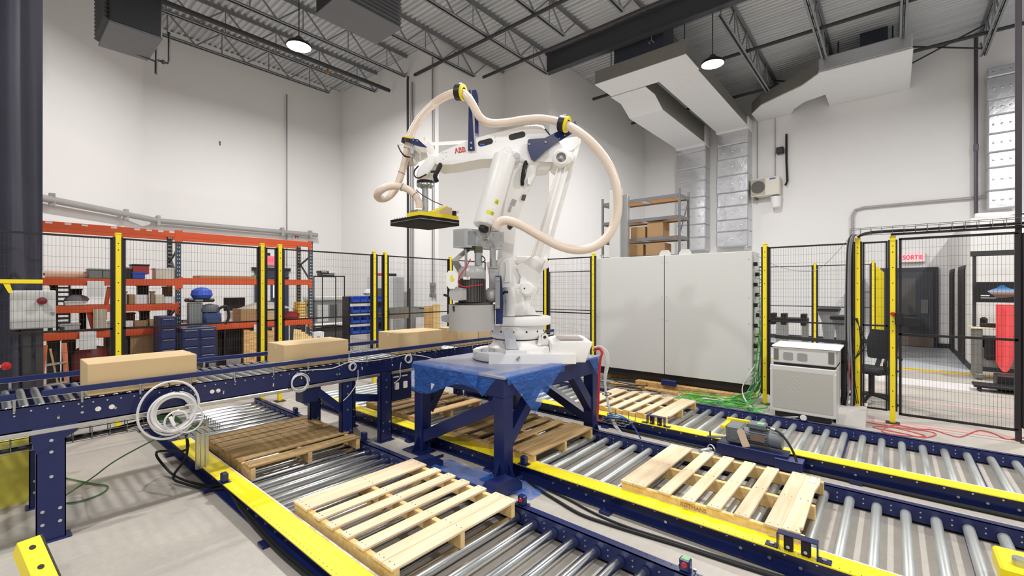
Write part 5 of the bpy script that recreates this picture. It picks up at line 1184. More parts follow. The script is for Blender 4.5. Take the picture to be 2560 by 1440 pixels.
tag(MB().cbox(7.42, 7.5, 2.75, 3.0, .11, .2, .006).build('navy_box', blue), 'small navy box on the timber skid under the cabinet', 'box')
# green cable mess
gr = mat('bright_green_cable', (70, 190, 66), .45, var=.05); gr2 = mat('mid_green_cable', (62, 132, 84), .5); gy_ = mat('yellow_green_cable', (176, 190, 70), .5)
t = thing('green_cables', 'bundle of green cables falling from the cabinet side to the floor', 'cable', (7.75, 1.55, 0))
rd = random.Random(21)
for k in range(26):
    z = 2.15 - .07*k*.9; x = 7.76 + (k % 2)*.1; m = (gr, gr2, gr2, gy_, gr)[k % 5] if k % 7 else whitec
    bx0, by0 = 7.72 + rd.uniform(-.05, .08), 1.53 + rd.uniform(-.05, .03)
    pts = [(x, 1.6, z), (x - .02, 1.535 + rd.uniform(-.02, .02), z - .04), (bx0, by0, max(.5, z - .5)), (bx0 - .03, by0 + rd.uniform(-.04, .1), .35), (7.55 + rd.uniform(-.15, .1), 1.6 + rd.uniform(-.05, .25), .1)]
    c = Vector((7.0 + rd.uniform(-.25, .3), 1.9 + rd.uniform(-.35, .45), 0)); R0 = rd.uniform(.1, .26); a0 = rd.uniform(0, 6)
    pts += [(c.x + R0*.8*math.cos(a0 + .9*j), c.y + R0*1.5*math.sin(a0 + .9*j), .02 + .012*rd.random() + .003*k) for j in range(rd.choice((4, 6, 8)))]
    MB().tube(pts, .0065, 5, 5).build('cable', m, t, smooth=True)
for k in range(3): MB().tube([(7.7, 1.6, .6 - .1*k), (7.5, 1.75, .25), (7.2, 1.6, .06), (6.8, 1.3 - .1*k, .03), (6.55, .9, .15)], .007, 5, 5).build('cable', whitec, t, smooth=True)
t = thing('dark_cables', 'tangle of dark cables on the floor in front of the cabinet', 'cable', (7.2, 3.8, 0))
for k in range(16):
    c = Vector((7.2 + rd.uniform(-.35, .3), 3.9 + rd.uniform(-.6, .5), 0)); a0 = rd.uniform(0, 6); R0 = rd.uniform(.15, .35)
    MB().tube([(c.x + R0*.7*math.cos(a0 + .8*j), c.y + R0*1.6*math.sin(a0 + .8*j), .02 + .02*rd.random() + .004*k) for j in range(6)] , .008, 5, 5).build('cable', (rubber, bund, mat('olive_cable', (78, 84, 66), .5))[k % 3], t, smooth=True)
# cooling unit (two stacked housings)
X0, X1, Y0, Y1 = 6.9, 7.55, .54, 1.27
t = thing('cooling_unit', 'light grey cooling cabinet with mesh front below a vented top box', 'cooling unit', (X0, Y0, .1))
perf = bpy.data.materials.new('perforated_front'); perf.use_nodes = True; n = perf.node_tree.nodes; L_ = perf.node_tree.links; b = n['Principled BSDF']; b.inputs['Roughness'].default_value = .5
tc = n.new('ShaderNodeTexCoord'); ck = n.new('ShaderNodeTexChecker'); ck.inputs['Scale'].default_value = 110; ck.inputs[1].default_value = lin((.80, .79, .76)) + (1,); ck.inputs[2].default_value = lin((.60, .59, .56)) + (1,)
L_.new(tc.outputs['Object'], ck.inputs[0]); L_.new(ck.outputs[0], b.inputs['Base Color'])
ug = mat('unit_grey', (206, 205, 202), .4, var=.01); ventm = mat('vent_dark', (110, 108, 106), .6)
MB().cbox(X0, X1, Y0, Y1, .1, .72, .01).build('lower_case', ug, t)
MB().box(X0 - .003, X0, Y0 + .03, Y1 - .03, .15, .66).build('mesh_front', perf, t)
MB().prism([(X0 - .0, .655), (X0 + .02, .72), (X0 + .05, .72), (X0 + .05, .655)], Y1 - Y0, Matrix(((1, 0, 0, 0), (0, 0, -1, Y1), (0, 1, 0, 0), (0, 0, 0, 1)))).build('front_lip', white_paint, t)
MB().box(X0 + .02, X1, Y0 + .01, Y1 - .04, .72, .755).build('recess', black, t)
u = MB().cbox(X0 + .01, X1 - .03, Y0 - .0, Y1 - .03, .755, .97, .01).build('upper_case', ug, t)
MB().box(X0 + .006, X0 + .0095, Y1 - .10, Y1 - .045, .79, .94).build('vent_grille', ventm, u); MB().box(X0 + .006, X0 + .0095, Y0 + .02, Y0 + .08, .79, .94).build('vent_grille', ventm, u)
for y in (1.06, .90):
    MB().prism([(y - .055, .81), (y - .04, .8), (y + .04, .8), (y + .055, .81), (y + .055, .89), (y + .04, .9), (y - .04, .9), (y - .055, .89)], .003, Matrix(((0, 0, 1, X0 + .006), (1, 0, 0, 0), (0, 1, 0, 0), (0, 0, 0, 1)))).build('fan_grille', mat('fan_grille', (150, 148, 146), .5), u)
MB().prism([(.0, .97), (.62, .97), (.60, .99), (.05, .985)], Y1 - Y0 + .02, Matrix(((1, 0, 0, X0 - .005), (0, 0, -1, Y1 - .02), (0, 1, 0, 0), (0, 0, 0, 1)))).build('top_lid', white_paint, t)
MB().cbox(X0 + .05, X1 - .05, Y0 + .05, Y1 - .05, .02, .1, .01).build('base_frame', black, t)
MB().bar((X1 - .02, Y0 - .04, .1), (X1 - .02, Y0 - .04, 1.02), .04, .06).build('rear_post', black, t); MB().bar((X1, Y0 - .04, 1.02), (X1, Y1 + .05, 1.04), .05, .05).build('rear_bar', black, t)
pipe('red_hose', 'thin red cable behind the right edge of the cooling unit', [(7.5, .46, .8), (7.52, .44, .55), (7.55, .42, .3), (7.56, .40, .06)], .006, mat('red_thin', (190, 60, 60), .5), 'cable', smooth=4)
tag(MB().prism([(7.12, 0), (7.85, 0), (7.85, .17), (7.32, .17), (7.2, .12)], .3, Matrix(((1, 0, 0, 0), (0, 0, -1, .56), (0, 1, 0, 0), (0, 0, 0, 1)))).build('concrete_kerb', mat('kerb_white', (214, 210, 204), .7)), 'pale concrete kerb block with a sloped end beside the cooling unit', 'kerb')
rc = mat('red_cord', (206, 90, 86), .5)
pipe('extension_cord', 'red extension cord snaking over the floor along the farthest lane', [onZ(x, y, .008) for x, y in ((2140, 990), (2158, 1000), (2150, 1030), (2160, 1052), (2215, 1063), (2270, 1072), (2320, 1078), (2340, 1086), (2310, 1094), (2270, 1086), (2220, 1076), (2190, 1070), (2186, 1066), (2230, 1068), (2290, 1082), (2312, 1091), (2250, 1088), (2205, 1078), (2235, 1062), (2290, 1072), (2330, 1074), (2370, 1086), (2400, 1092), (2428, 1082), (2448, 1076), (2480, 1082), (2515, 1097), (2545, 1096), (2575, 1090))], .006, rc, 'cord', smooth=5)

# floor markings
struct('trim_2', MB().add([onZ(2155, 1044, .0012), onZ(2150, 1048, .0012), onZ(2552, 1101, .0012), onZ(2556, 1094, .0012)], [(0, 1, 2, 3)]), mat('worn_pink_line', (214, 170, 164), .6))
struct('trim_3', MB().add([onZ(2248, 996, .0012), onZ(2248, 998.5, .0012), onZ(2600, 1043, .0012), onZ(2600, 1040, .0012)], [(0, 1, 2, 3)]), MATS['worn_pink_line'])
xs = onZ(2242, 922, 0)[0]
struct('trim_4', MB().box(xs, xs + .32, -2.2, 2.5, 0, .0015), mat('yellow_floor_line', (246, 206, 70), .5))
struct('trim_5', MB().box(xs + .33, 18.19, -1.26, 7.9, 0, .0012), mat('grey_epoxy_floor', (196, 200, 206), .35))
x6 = onZ(2300, 955, 0)[0]
struct('trim_6', MB().box(x6 - .45, x6 + .35, -1.25, 2.0, 0, .0012), mat('pale_floor_patch', (226, 222, 220), .4))

# ================================================================ RIGHT BACKGROUND
def boxX(name, label, cat, px0, py0, px1, py1, X, dx, m, c=.008, group=None, z0=None):
    a = onX(px0, py0, X); b = onX(px1, py1, X)
    lo = min(a[2], b[2]) if z0 is None else z0
    o = MB().cbox(X, X + dx, min(a[1], b[1]), max(a[1], b[1]), lo, max(a[2], b[2]), c).build(name, m)
    return tag(o, label, cat, group) if label else o
def boxY(name, label, cat, px0, py0, px1, py1, Y, dy, m, c=.006, group=None, z0=None):
    a = onY(px0, py0, Y); b = onY(px1, py1, Y)
    lo = min(a[2], b[2]) if z0 is None else z0
    o = MB().cbox(min(a[0], b[0]), max(a[0], b[0]), Y, Y + dy, lo, max(a[2], b[2]), c).build(name, m)
    return tag(o, label, cat, group) if label else o
# tall shelving behind the cabinet
t = thing('storage_shelf', 'tall grey shelving unit with particle board shelves behind the cabinet', 'shelf', (9.6, 3.49, 0))
sg = mat('shelf_grey', (124, 126, 130), .45, .2); pb = mat('particle_board', (214, 176, 128), .8)
for x in (9.6, 10.16):
    for y in (3.46, 5.30): MB().box(x, x + .045, y, y + .045, 0, 3.9).build('post', sg, t)
for z in (3.72, 3.26, 2.82, 2.42, 1.9, 1.3, .6):
    MB().box(9.6, 9.625, 3.5, 5.3, z, z + .07).build('shelf_beam', sg, t); MB().box(10.18, 10.205, 3.5, 5.3, z, z + .07).build('shelf_beam', sg, t)
    for y in (3.47, 5.32): MB().box(9.62, 10.18, y, y + .025, z, z + .07).build('shelf_beam', sg, t)
    MB().box(9.625, 10.18, 3.495, 5.3, z + .03, z + .05).build('shelf_board', pb, t)
    MB().box(9.63, 10.18, 4.3, 4.42, z + .02, z + .03).build('shelf_stiffener', chrome, t)
MB().bar((9.63, 3.48, 2.9), (10.18, 3.48, 3.7), .015, .03).build('diagonal_brace', sg, t)
for (a, b, z, l) in ((4.27, 4.62, 2.89, 'brown carton on the upper box shelf behind the cabinet, left one'), (3.86, 4.22, 2.89, 'brown carton on the upper box shelf behind the cabinet, right one'), (4.32, 4.68, 2.49, 'brown carton on the lower box shelf behind the cabinet, left one'), (3.82, 4.26, 2.49, 'brown carton on the lower box shelf behind the cabinet, right one')):
    o = thing('cardboard_carton', l, 'box', (9.66, a, z)); h_ = .27 if z < 2.6 or a > 4 else .36
    if a < 4 and z > 2.6: h_ = .345
    MB().cbox(9.66, 10.05, a, b, z, z + h_, .006).build('body', carddark, o); MB().box(9.655, 10.06, (a+b)/2 - .003, (a+b)/2 + .003, z + h_, z + h_ + .001).build('flap_gap', crease, o)
t = thing('grey_mast', 'grey aluminium mast standing beside the shelving above the cabinet', 'column', (8.9, 4.5, 0))
a = onX(1523, 474, 8.8); b = onX(1549, 474, 8.8)
MB().cbox(8.8, 8.95, b[1], a[1], 0, a[2], .008).build('cover', greycab, t)
c = onX(1565, 485, 8.8); MB().cbox(8.86, 8.98, c[1], b[1] - .002, 0, c[2] + .0, .006).build('profile', chrome, t); MB().box(8.85, 8.99, b[1] + .05, a[1] - .0, a[2], a[2] + .02).build('cap', black, t)
# far right hall: door, sign, cabinet, benches
t = thing('door_1', 'dark grey double door under the red exit sign', 'door', (18.1, 0, 0)); t['kind'] = 'structure'
a = onX(2244, 668, 18.1); b = onX(2346, 668, 18.1)
dk = mat('door_dark', (70, 74, 82), .5); dfr = mat('door_frame_dark', (58, 60, 68), .5)
MB().box(18.12, 18.19, b[1], a[1] + .6, 0, 2.38).build('door_frame', dfr, t)
MB().box(18.1, 18.12, b[1] + .12, a[1] + .5, .0, 2.24).build('door_leaf', dk, t)
MB().box(18.085, 18.1, b[1] + .5, a[1] + .1, .95, 2.05).build('poster_board', mat('poster_grey', (96, 94, 92), .7), t)
MB().box(18.08, 18.1, b[1] + .1, a[1] + .5, .02, .3).build('kick_plate', mat('kick_brown', (136, 122, 110), .5), t)
MB().box(18.08, 18.085, b[1] + .22, b[1] + .38, 1.0, 1.42).build('dispenser', mat('dispenser_grey', (120, 118, 116), .6), t)
c = onX(2282, 644, 18.05)
t = thing('exit_sign', 'red lit exit sign reading SORTIE above the dark door', 'sign', (18.1, c[1], c[2]))
MB().cbox(18.06, 18.19, c[1] - .28, c[1] + .28, c[2] - .14, c[2] + .14, .01).build('case', mat('sign_case', (236, 220, 222), .5), t)
MB().box(18.055, 18.06, c[1] - .26, c[1] + .26, c[2] - .12, c[2] + .12).build('panel', mat('sign_panel', (250, 214, 218), .5, emit=.25), t)
Mx = Matrix.Translation((18.054, c[1], c[2])) @ Matrix.Rotation(-PI/2, 4, 'Z') @ Matrix.Rotation(PI/2, 4, 'X')
text_mesh('SORTIE', .19, .001, 'lettering', mat('sign_red', (236, 44, 66), .4, emit=.9), t, Mx, bold=True, sx=.75)
# office block on the right with dark doorways
office = mat('office_wall', (232, 230, 228), .8, var=.01)
struct('wall_office', MB().box(13.66, 18.15, -6.4, -1.27, 0, 3.25), office)
for k, (xa, xb) in enumerate(((2375, 2385), (2397, 2412))):
    a = onY(xa, 780, -1.26); b = onY(xb, 780, -1.26)
    t = thing('door_%d' % (k + 2), ('narrow dark doorway nearer the exit door', 'narrow dark doorway nearer the desk')[k], 'door', (a[0], -1.26, 0)); t['kind'] = 'structure'
    MB().box(b[0], a[0], -1.269, -1.24, .0, 2.2).build('door_leaf', mat('doorway_dark', (48, 42, 44), .6), t); MB().box(b[0] - .06, a[0] + .06, -1.268, -1.25, 2.2, 2.28).build('door_frame', dfr, t)
struct('baseboard_office', MB().box(13.64, 13.66, -6.4, -1.27, 0, .14).box(13.64, 18.1, -1.272, -1.25, 0, .13), MATS['dark_vinyl_base'])
t = thing('rolled_sheets', 'white sheets and a paper roll lying on top of the office block', 'paper', (13.9, -2, 3.25))
MB().grid(lambda u, v: (13.75 + 1.2*u, -1.9 - 3.0*v, 3.275 + .16*abs(math.sin(u*PI))*math.sin(v*PI*.95 + .1) + .015 + .014*math.sin(7*u + 9*v)), 14, 20).build('sheet', paper, t, smooth=True)
MB().cyl((13.75, -1.35, 3.31), (13.9, -1.95, 3.31), .05, n=16).build('paper_roll', paper, t, smooth=True)
MB().box(13.8, 14.4, -5, -2.5, 3.25, 3.27).build('board', carddark, t)
a = onX(2100, 697, 17.9); b = onX(2158, 808, 17.9)
t = thing('wall_cabinet', 'grey electrical wall cabinet seen through the fence behind the cable bundle', 'cabinet', (17.9, a[1], b[2]))
MB().cbox(17.88, 18.19, b[1], a[1] - .6, b[2], a[2], .01).build('case', mat('cabinet_midgrey', (166, 170, 174), .5), t); MB().box(17.87, 17.88, b[1] + .03, a[1] - .63, b[2] + .03, a[2] - .03).build('cabinet_door', mat('cabinet_doorgrey', (150, 155, 160), .5), t)
MB().cbox(17.9, 18.19, a[1] - .6, a[1] - .1, b[2], a[2] - .5, .01).build('side_case', MATS['cabinet_midgrey'], t); MB().box(17.865, 17.87, a[1] - 1.0, a[1] - .8, a[2] - .16, a[2] - .1).build('label', ly, t)
for k, (px0, px1, py, X, l) in enumerate(((2040, 2097, 772, 11.0, 'pedestal table with a black top behind the farther fence'), (2074, 2140, 792, 9.6, 'black topped pedestal table nearer the cable bundle'))):
    a = onX(px0, py, X); b = onX(px1, py, X); ym = (a[1] + b[1])/2
    t = thing('pedestal_table', l, 'table', (X, ym, 0))
    MB().cbox(X, X + .5, b[1], a[1], a[2] - .05, a[2] + .02, .015).build('table_top', black, t)
    MB().lathe([(.09, 0), (.09, .55*a[2]), (.12, .8*a[2]), (.2, a[2] - .05)], (X + .25, ym, 0), UV, 16).build('column', steelgrey, t, smooth=True); MB().cbox(X + .02, X + .48, ym - .25, ym + .25, 0, .03, .01).build('foot', steelgrey, t)
t = thing('test_conveyor', 'small black belt conveyor on grey legs behind the fence', 'conveyor', (9.8, 2.5, 0))
a = onX(1916, 795, 9.8); b = onX(2017, 795, 9.8)
MB().cbox(9.8, 10.1, b[1], a[1] + .3, a[2] - .06, a[2] + .02, .01).build('belt_bed', black, t)
for px in (1930, 1957, 2007): c = onX(px, 795, 9.8); MB().cbox(9.82, 10.08, c[1] - .04, c[1] + .04, a[2] - .12, a[2] + .1, .008).build('clamp_block', blackp, t)
for px in (1945, 1960, 2010): c = onX(px, 795, 9.8); MB().box(9.9, 9.96, c[1] - .05, c[1] + .05, 0, a[2] - .06).build('leg', chrome, t)
MB().box(9.8, 9.9, b[1] - .3, a[1] + .3, .62, .70).build('lower_bar', black, t)
# office chair
t = thing('office_chair', 'black office chair with armrests behind the gate post', 'chair', (8.85, .2, 0))
fab = mat('black_fabric', (40, 42, 44), .9, var=.1)
cx_, cy_ = 8.85, .25
for k in range(5):
    a = 2*PI*k/5 + .4; MB().tube([(cx_, cy_, .12), (cx_ + .18*math.cos(a), cy_ + .18*math.sin(a), .10), (cx_ + .33*math.cos(a), cy_ + .33*math.sin(a), .06)], .026, 8, 3).build('base_arm', blackp, t, smooth=True)
    MB().cyl((cx_ + .33*math.cos(a) - .02*math.sin(a), cy_ + .33*math.sin(a) + .02*math.cos(a), .03), (cx_ + .33*math.cos(a) + .02*math.sin(a), cy_ + .33*math.sin(a) - .02*math.cos(a), .03), .03, n=12).build('caster', rubber, t)
MB().cyl((cx_, cy_, .1), (cx_, cy_, .45), .04, n=12).build('gas_lift', blackp, t, smooth=True)
Ms = Matrix.Translation((cx_, cy_, .5)) @ Matrix.Rotation(-.5, 4, 'Z')
MB().cbox(-.25, .25, -.25, .25, -.05, .04, .04, Ms).build('seat', fab, t, smooth=True)
def bk(u, v): a = (u - .5)*1.1; w_ = .24 + .05*math.sin(v*PI) - .06*max(0, v - .7); return Ms @ Vector((.26 - .08*math.cos(a*1.4) + .06*v, w_*math.sin(a*1.35)*1.05, .16 + .44*v))
def bk2(u, v): p_ = bk(u, v); return p_ + Ms.to_3x3() @ Vector((.06, 0, 0))
g1 = MB().grid(bk, 12, 10); g1.grid(lambda u, v: bk2(1 - u, v), 12, 10)
for e in (0, 1): g1.grid(lambda u, v: (bk(u, e) if (v > .5) == (e == 1) else bk2(u, e)), 12, 1).grid(lambda u, v: (bk(e, u) if (v > .5) == (e == 0) else bk2(e, u)), 10, 1)
g1.build('backrest', fab, t, smooth=True)
MB().bar(Ms @ Vector((.1, 0, -.03)), Ms @ Vector((.27, 0, .3)), .06, .02).build('back_support', blackp, t)
for s in (-1, 1): MB().tube([Ms @ Vector(v) for v in ((-.1, s*.27, -.02), (-.2, s*.29, .12), (-.12, s*.29, .22), (.1, s*.29, .22), (.2, s*.29, .18))], .02, 8, 4).build('armrest', blackp, t, smooth=True)
# workstation
X = 12.3
a = onX(2428, 818, X); zt_ = a[2]; y1 = a[1]; y0 = -2.9
t = thing('workbench', 'grey workstation desk with an overhead frame behind the gate', 'desk', (X, y0, 0))
deskg = mat('desk_grey', (128, 126, 122), .5, .2)
MB().cbox(X, X + .75, y0, y1, zt_ - .03, zt_, .006).build('desk_top', mat('desk_top_beech', (222, 208, 178), .5), t)
for y in (y1 - .16, y0 + .1): MB().cbox(X + .05, X + .7, y, y + .1, .12, zt_ - .03, .01).build('leg', deskg, t); MB().cbox(X + .0, X + .75, y - .01, y + .11, .02, .12, .02).build('foot', deskg, t)
MB().box(X + .08, X + .6, y0 + .2, y1 - .16, .25, .62).build('shelf_box', deskg, t)
MB().box(X + .3, X + .36, y1 - .1, y1 - .05, zt_, zt_ + 1.45).build('frame_post', pipem, t); MB().box(X + .28, X + .36, y0, y1 - .02, zt_ + 1.38, zt_ + 1.48).build('frame_bar', pipem, t)
MB().box(X + .22, X + .3, y0 + .1, y1 - .3, zt_ + .85, zt_ + .87).build('lamp_bar', chrome, t)
def screen_mat():
    m = bpy.data.materials.new('screen_picture'); m.use_nodes = True; n = m.node_tree.nodes; L_ = m.node_tree.links; b = n['Principled BSDF']; b.inputs['Base Color'].default_value = (.01, .01, .01, 1); b.inputs['Roughness'].default_value = .3
    tc = n.new('ShaderNodeTexCoord'); sp = n.new('ShaderNodeSeparateXYZ'); L_.new(tc.outputs['Generated'], sp.inputs[0])
    rp = n.new('ShaderNodeValToRGB'); e = rp.color_ramp.elements; e[0].position = .2; e[0].color = lin((.45, .30, .24)) + (1,); e[1].position = .8; e[1].color = lin((.20, .50, .78)) + (1,)
    k = e.new(.42); k.color = lin((.72, .58, .54)) + (1,); k = e.new(.5); k.color = lin((.72, .82, .93)) + (1,)
    L_.new(sp.outputs[2], rp.inputs[0]); L_.new(rp.outputs[0], b.inputs['Emission Color']); b.inputs['Emission Strength'].default_value = .8
    return m
a = onX(2440, 705, X + .15); b = onX(2545, 757, X + .15)
tm = thing('monitor', 'wall of dark screen showing a bright cave picture on the workstation arm', 'monitor', (X + .15, a[1], b[2])); tm['label'] = 'monitor showing a dark cave with blue sky, on the workstation frame'
MB().cbox(X + .12, X + .18, b[1], a[1], b[2], a[2], .01).build('case', blackp, tm)
yy0, yy1, zz0, zz1 = b[1], a[1], b[2], a[2]
def SP(u, v): return (X + .1185, yy1 + (yy0 - yy1)*u, zz0 + (zz1 - zz0)*v)
sp_ = [(.27, .55), (.36, .62), (.48, .70), (.58, .82), (.66, .84), (.74, .74), (.84, .66), (.93, .66), (.93, .30), (.70, .24), (.48, .22), (.42, .34), (.34, .44)]
MB().add([SP(*q) for q in sp_], [tuple(range(len(sp_)))]).build('screen', screen_mat(), tm)
MB().bar((X + .2, (a[1] + b[1])/2, (a[2] + b[2])/2), (X + .33, a[1] - .2, (a[2] + b[2])/2), .05, .05).build('arm', blackp, tm)
MB().box(X + .1175, X + .119, yy1 - .18, yy1 - .06, zz0 + .12, zz0 + .14).box(X + .1175, X + .119, yy1 - .26, yy1 - .06, zz0 + .08, zz0 + .092).build('screen_text', paper, tm)
boxX('speaker', 'black rounded speaker on the workstation desk', 'speaker', 2452, 793, 2470, 811, X + .3, .15, blackp, .03, z0=zt_)
boxX('keyboard', 'dark keyboard lying on the workstation desk', 'keyboard', 2452, 808, 2520, 813, X + .1, .16, black, .004, z0=zt_)
boxX('storage_crate', 'black crate stored under the workstation desk', 'crate', 2462, 843, 2540, 905, X + .02, .5, black, .03)
boxX('step_stool', 'dark low box on the floor in front of the workstation', 'box', 2492, 938, 2550, 962, 11.2, .35, black, .015, z0=.0)
c0 = onZ(2500, 985, .0)
t = thing('furniture_dolly', 'low black dolly on small wheels in front of the workstation', 'dolly', c0)
MB().cbox(c0[0], c0[0] + .35, c0[1] - .35, c0[1] + .3, .07, .12, .01).build('deck', black, t)
for dx in (.05, .3):
    for dy in (-.28, .22): MB().cyl((c0[0] + dx, c0[1] + dy - .015, .035), (c0[0] + dx, c0[1] + dy + .015, .035), .035, n=12).build('wheel', rubber, t)
vs = mat('safety_red_fabric', (250, 90, 92), .8)
yv = onX(2532, 800, X - .06)[1]
t = tag(MB().grid(lambda u, v: (X - .1 + .04*math.sin(9*u), yv + .22 - .44*u*(1 - .35*v), 1.45 - (1.05 + .2*math.sin(4*u))*v), 14, 16).build('safety_vest', vs, smooth=True), 'bright red safety vest hanging at the right of the workstation', 'vest')
# ================================================================ LEFT BACKGROUND
# dark curtain
curtm = mat('dark_curtain', (60, 60, 72), .7, var=.12, scale=2)
t = thing('curtain', 'tall dark grey curtain hanging at the far left edge', 'curtain', (-.2, 7.8, 0))
def cur(u, v): 
    x = -1.6 + 2.03*u; return (x, 7.74 + .10*math.sin(26*u + .9*math.sin(3*v)) + .05*math.sin(47*u + 1.9*v) - .02*v, .02 + 6.2*v)
MB().grid(cur, 90, 12).build('fabric', curtm, t, smooth=True)
MB().box(-2, .5, 7.68, 7.76, 6.22, 6.3).build('track', pipem, t)
a = onY(24, 726, 7.6); b = onY(138, 818, 7.6)
t = thing('control_box', 'light grey control box with a red button behind the fence at left', 'box', (a[0], 7.6, b[2]))
MB().cbox(a[0], b[0], 7.5, 7.66, b[2], a[2], .01).build('case', greycab, t); MB().cbox(a[0] + .01, b[0] - .01, 7.49, 7.5, b[2] + .01, a[2] - .01, .004).build('box_door', greycab, t)
c = onY(104, 752, 7.49); MB().lathe([(.04, 0), (.04, .02), (.03, .02), (.03, .05), (.042, .06), (.042, .08), (.0, .09)], c, (0, -1, 0), 18).build('emergency_button', mat('dark_red_button', (120, 30, 34), .4), t)
MB().box(b[0] - .04, b[0] - .01, 7.47, 7.49, c[2] - .16, c[2] - .13).build('latch', steelgrey, t)
MB().box(a[0] + .1, a[0] + .16, 7.56, 7.62, 0, b[2]).box(b[0] - .16, b[0] - .1, 7.56, 7.62, 0, b[2]).build('stand_leg', pipem, t)
mb = MB()
for k in range(4): mb.cyl((a[0] + .12 + .1*k, 7.6, b[2]), (a[0] + .12 + .1*k, 7.6, b[2] - .06), .022, n=8)
mb.build('cable_glands', pipem, t, stuff=True)
a = onY(0, 705, 7.16); b = onY(107, 705, 7.16)
t = thing('yellow_bracket', 'yellow horizontal bar hooked on the fence at the left edge', 'bracket', b)
MB().cbox(a[0] - .2, b[0], 7.13, 7.19, b[2] - .02, b[2] + .025, .006).build('bar', postm, t)
MB().prism([(0, 0), (.05, 0), (.07, -.1), (.04, -.1)], .02, Matrix(((1, 0, 0, a[0] + .02), (0, 0, -1, 7.16), (0, 1, 0, b[2] - .02), (0, 0, 0, 1)))).build('hook', postm, t)
c = onY(12, 915, 5.55)
t = thing('stop_button', 'red mushroom stop button on a stem at the left picture edge', 'button', c)
MB().lathe([(.0, .03), (.028, .026), (.032, .01), (.02, 0)], c, (.5, -.85, 0), 18).build('button', lensr, t); MB().cyl(c, Vector(c) + Vector((-.2, .1, 0)), .012, n=8).build('stem', chrome, t); MB().cyl(Vector(c) + Vector((-.2, .1, .02)), Vector((c[0] - .2, c[1] + .1, 0)), .02, n=8).build('stand', black, t)

# pallet rack
orange = mat('rack_orange', (228, 92, 44), .5, var=.03); rackb = mat('rack_slate', (58, 76, 92), .5); rackk = mat('rack_black', (34, 36, 42), .5)
RY, RDp = 10.4, .62
t = thing('pallet_rack', 'orange beamed pallet rack along the back wall behind the left fence', 'rack', (2.37, RY, 0))
hm = MB().box(-.012, .012, -.002, 0, -.018, .018).build('slot', paper, t, world=False); hmd = hm.data; bpy.data.objects.remove(hm)
for x in (-.15, 2.37, 4.93):
    for y, m in ((RY, rackb if x > 2 else rackb), (RY + RDp, rackk)):
        MB().box(x - .04, x + .04, y, y + .07, 0, 2.86).build('upright', m, t)
        mb = MB()
        for k in range(36):
            z = .12 + .075*k
            for dx in (-.017, .017): mb.box(x + dx - .007, x + dx + .007, y - .0015, y, z, z + .03)
        mb.build('upright_slots', worn, t, stuff=True)
    MB().box(x - .06, x + .06, RY - .03, RY + RDp + .1, 0, .01).build('foot_plate', rackk, t)
    for k in range(5): MB().bar((x, RY + .06, .3 + .55*k), (x, RY + RDp, .3 + .55*k + (.42 if k % 2 else -.2)), .03, .03).build('upright_brace', rackk, t)
def beams(xa, xb, z):
    for y in (RY - .02, RY + RDp + .02): MB().cbox(xa + .04, xb - .04, y, y + .05, z - .12, z, .006).build('beam', orange, t)
    for x, s in ((xa, 1), (xb, -1)): MB().box(x + s*.0, x + s*.06, RY - .025, RY - .005, z - .2, z + .02).build('beam_hook', orange, t)
for xa, xb, zs in ((-.15, 2.37, (1.02, 1.46, 1.92, 2.84)), (2.37, 4.93, (1.03, 1.95, 2.84))):
    for z in zs:
        beams(xa, xb, z)
        if z < 2.5: MB().box(xa + .05, xb - .05, RY + .03, RY + RDp, z - .02, z - .004).build('shelf_deck', pb, t)
mb = MB()
for px in (122, 170, 212, 285, 343, 373, 402, 430): c = onY(px, 560 + (px - 120)*.055, RY - .022); mb.box(c[0] - .04, c[0] + .04, RY - .0225, RY - .021, 2.8, 2.83)
mb.build('shelf_tags', paper, t, stuff=True)
SH = dict(top=1.924, mid=1.464, low=1.024, rtop=1.954, rlow=1.034)
def rk(name, label, cat, px0, px1, ptop, m, z, dy=.3, y=None, c=.008, lid=None, lidm=None):
    y = RY + .06 if y is None else y
    a = onY(px0, ptop, y); b = onY(px1, ptop, y); zt2 = max(a[2], b[2], z + .03)
    o = thing(name, label, cat, (a[0], y, z))
    MB().cbox(a[0], b[0], y, y + dy, z, zt2 - (.03 if lid else 0), c).build('body', m, o)
    if lid: MB().cbox(a[0] - .01, b[0] + .01, y - .01, y + dy + .01, zt2 - .03, zt2, .006).build(lid, lidm or m, o)
    elif cat == 'box': MB().box(a[0] - .001, b[0] + .001, y + dy/2 - .02, y + dy/2 + .02, zt2, zt2 + .001).build('tape', seam, o)
    return o
redm = mat('red_plastic', (176, 52, 56), .45); bluem = mat('bright_blue_plastic', (40, 84, 190), .4); cream = mat('cream_tray', (222, 214, 196), .6); pinkm = mat('pinkish_film_roll', (226, 192, 172), .5); crate = mat('crate_grey', (128, 134, 132), .5)
a = onY(112, 692, RY + .2); b = onY(250, 690, RY + .2)
tt = thing('film_roll', 'long pinkish roll lying on the top shelf at the left end of the rack', 'roll', a)
MB().cyl((a[0], RY + .2, SH['top'] + .06), (b[0], RY + .2, SH['top'] + .06), .06, n=18).build('roll', pinkm, tt, smooth=True); MB().cyl((a[0] - .02, RY + .2, SH['top'] + .06), (b[0] + .02, RY + .2, SH['top'] + .06), .02, n=10).build('core', carddark, tt)
rk('plastic_crate', 'grey green crate on the top shelf beside the pink roll', 'crate', 222, 256, 672, crate, SH['top'], lid='rim'); rk('plastic_crate', 'grey green crate on the top shelf beside the black printer', 'crate', 257, 284, 673, crate, SH['top'], lid='rim')
rk('printer', 'black office machine on the top shelf behind the yellow post', 'printer', 284, 328, 668, black, SH['top'], lid='lid', lidm=steelgrey)
rk('tool_case', 'blue case under the red case on the top shelf', 'case', 331, 363, 681, bluem, SH['top'], lid='lid')
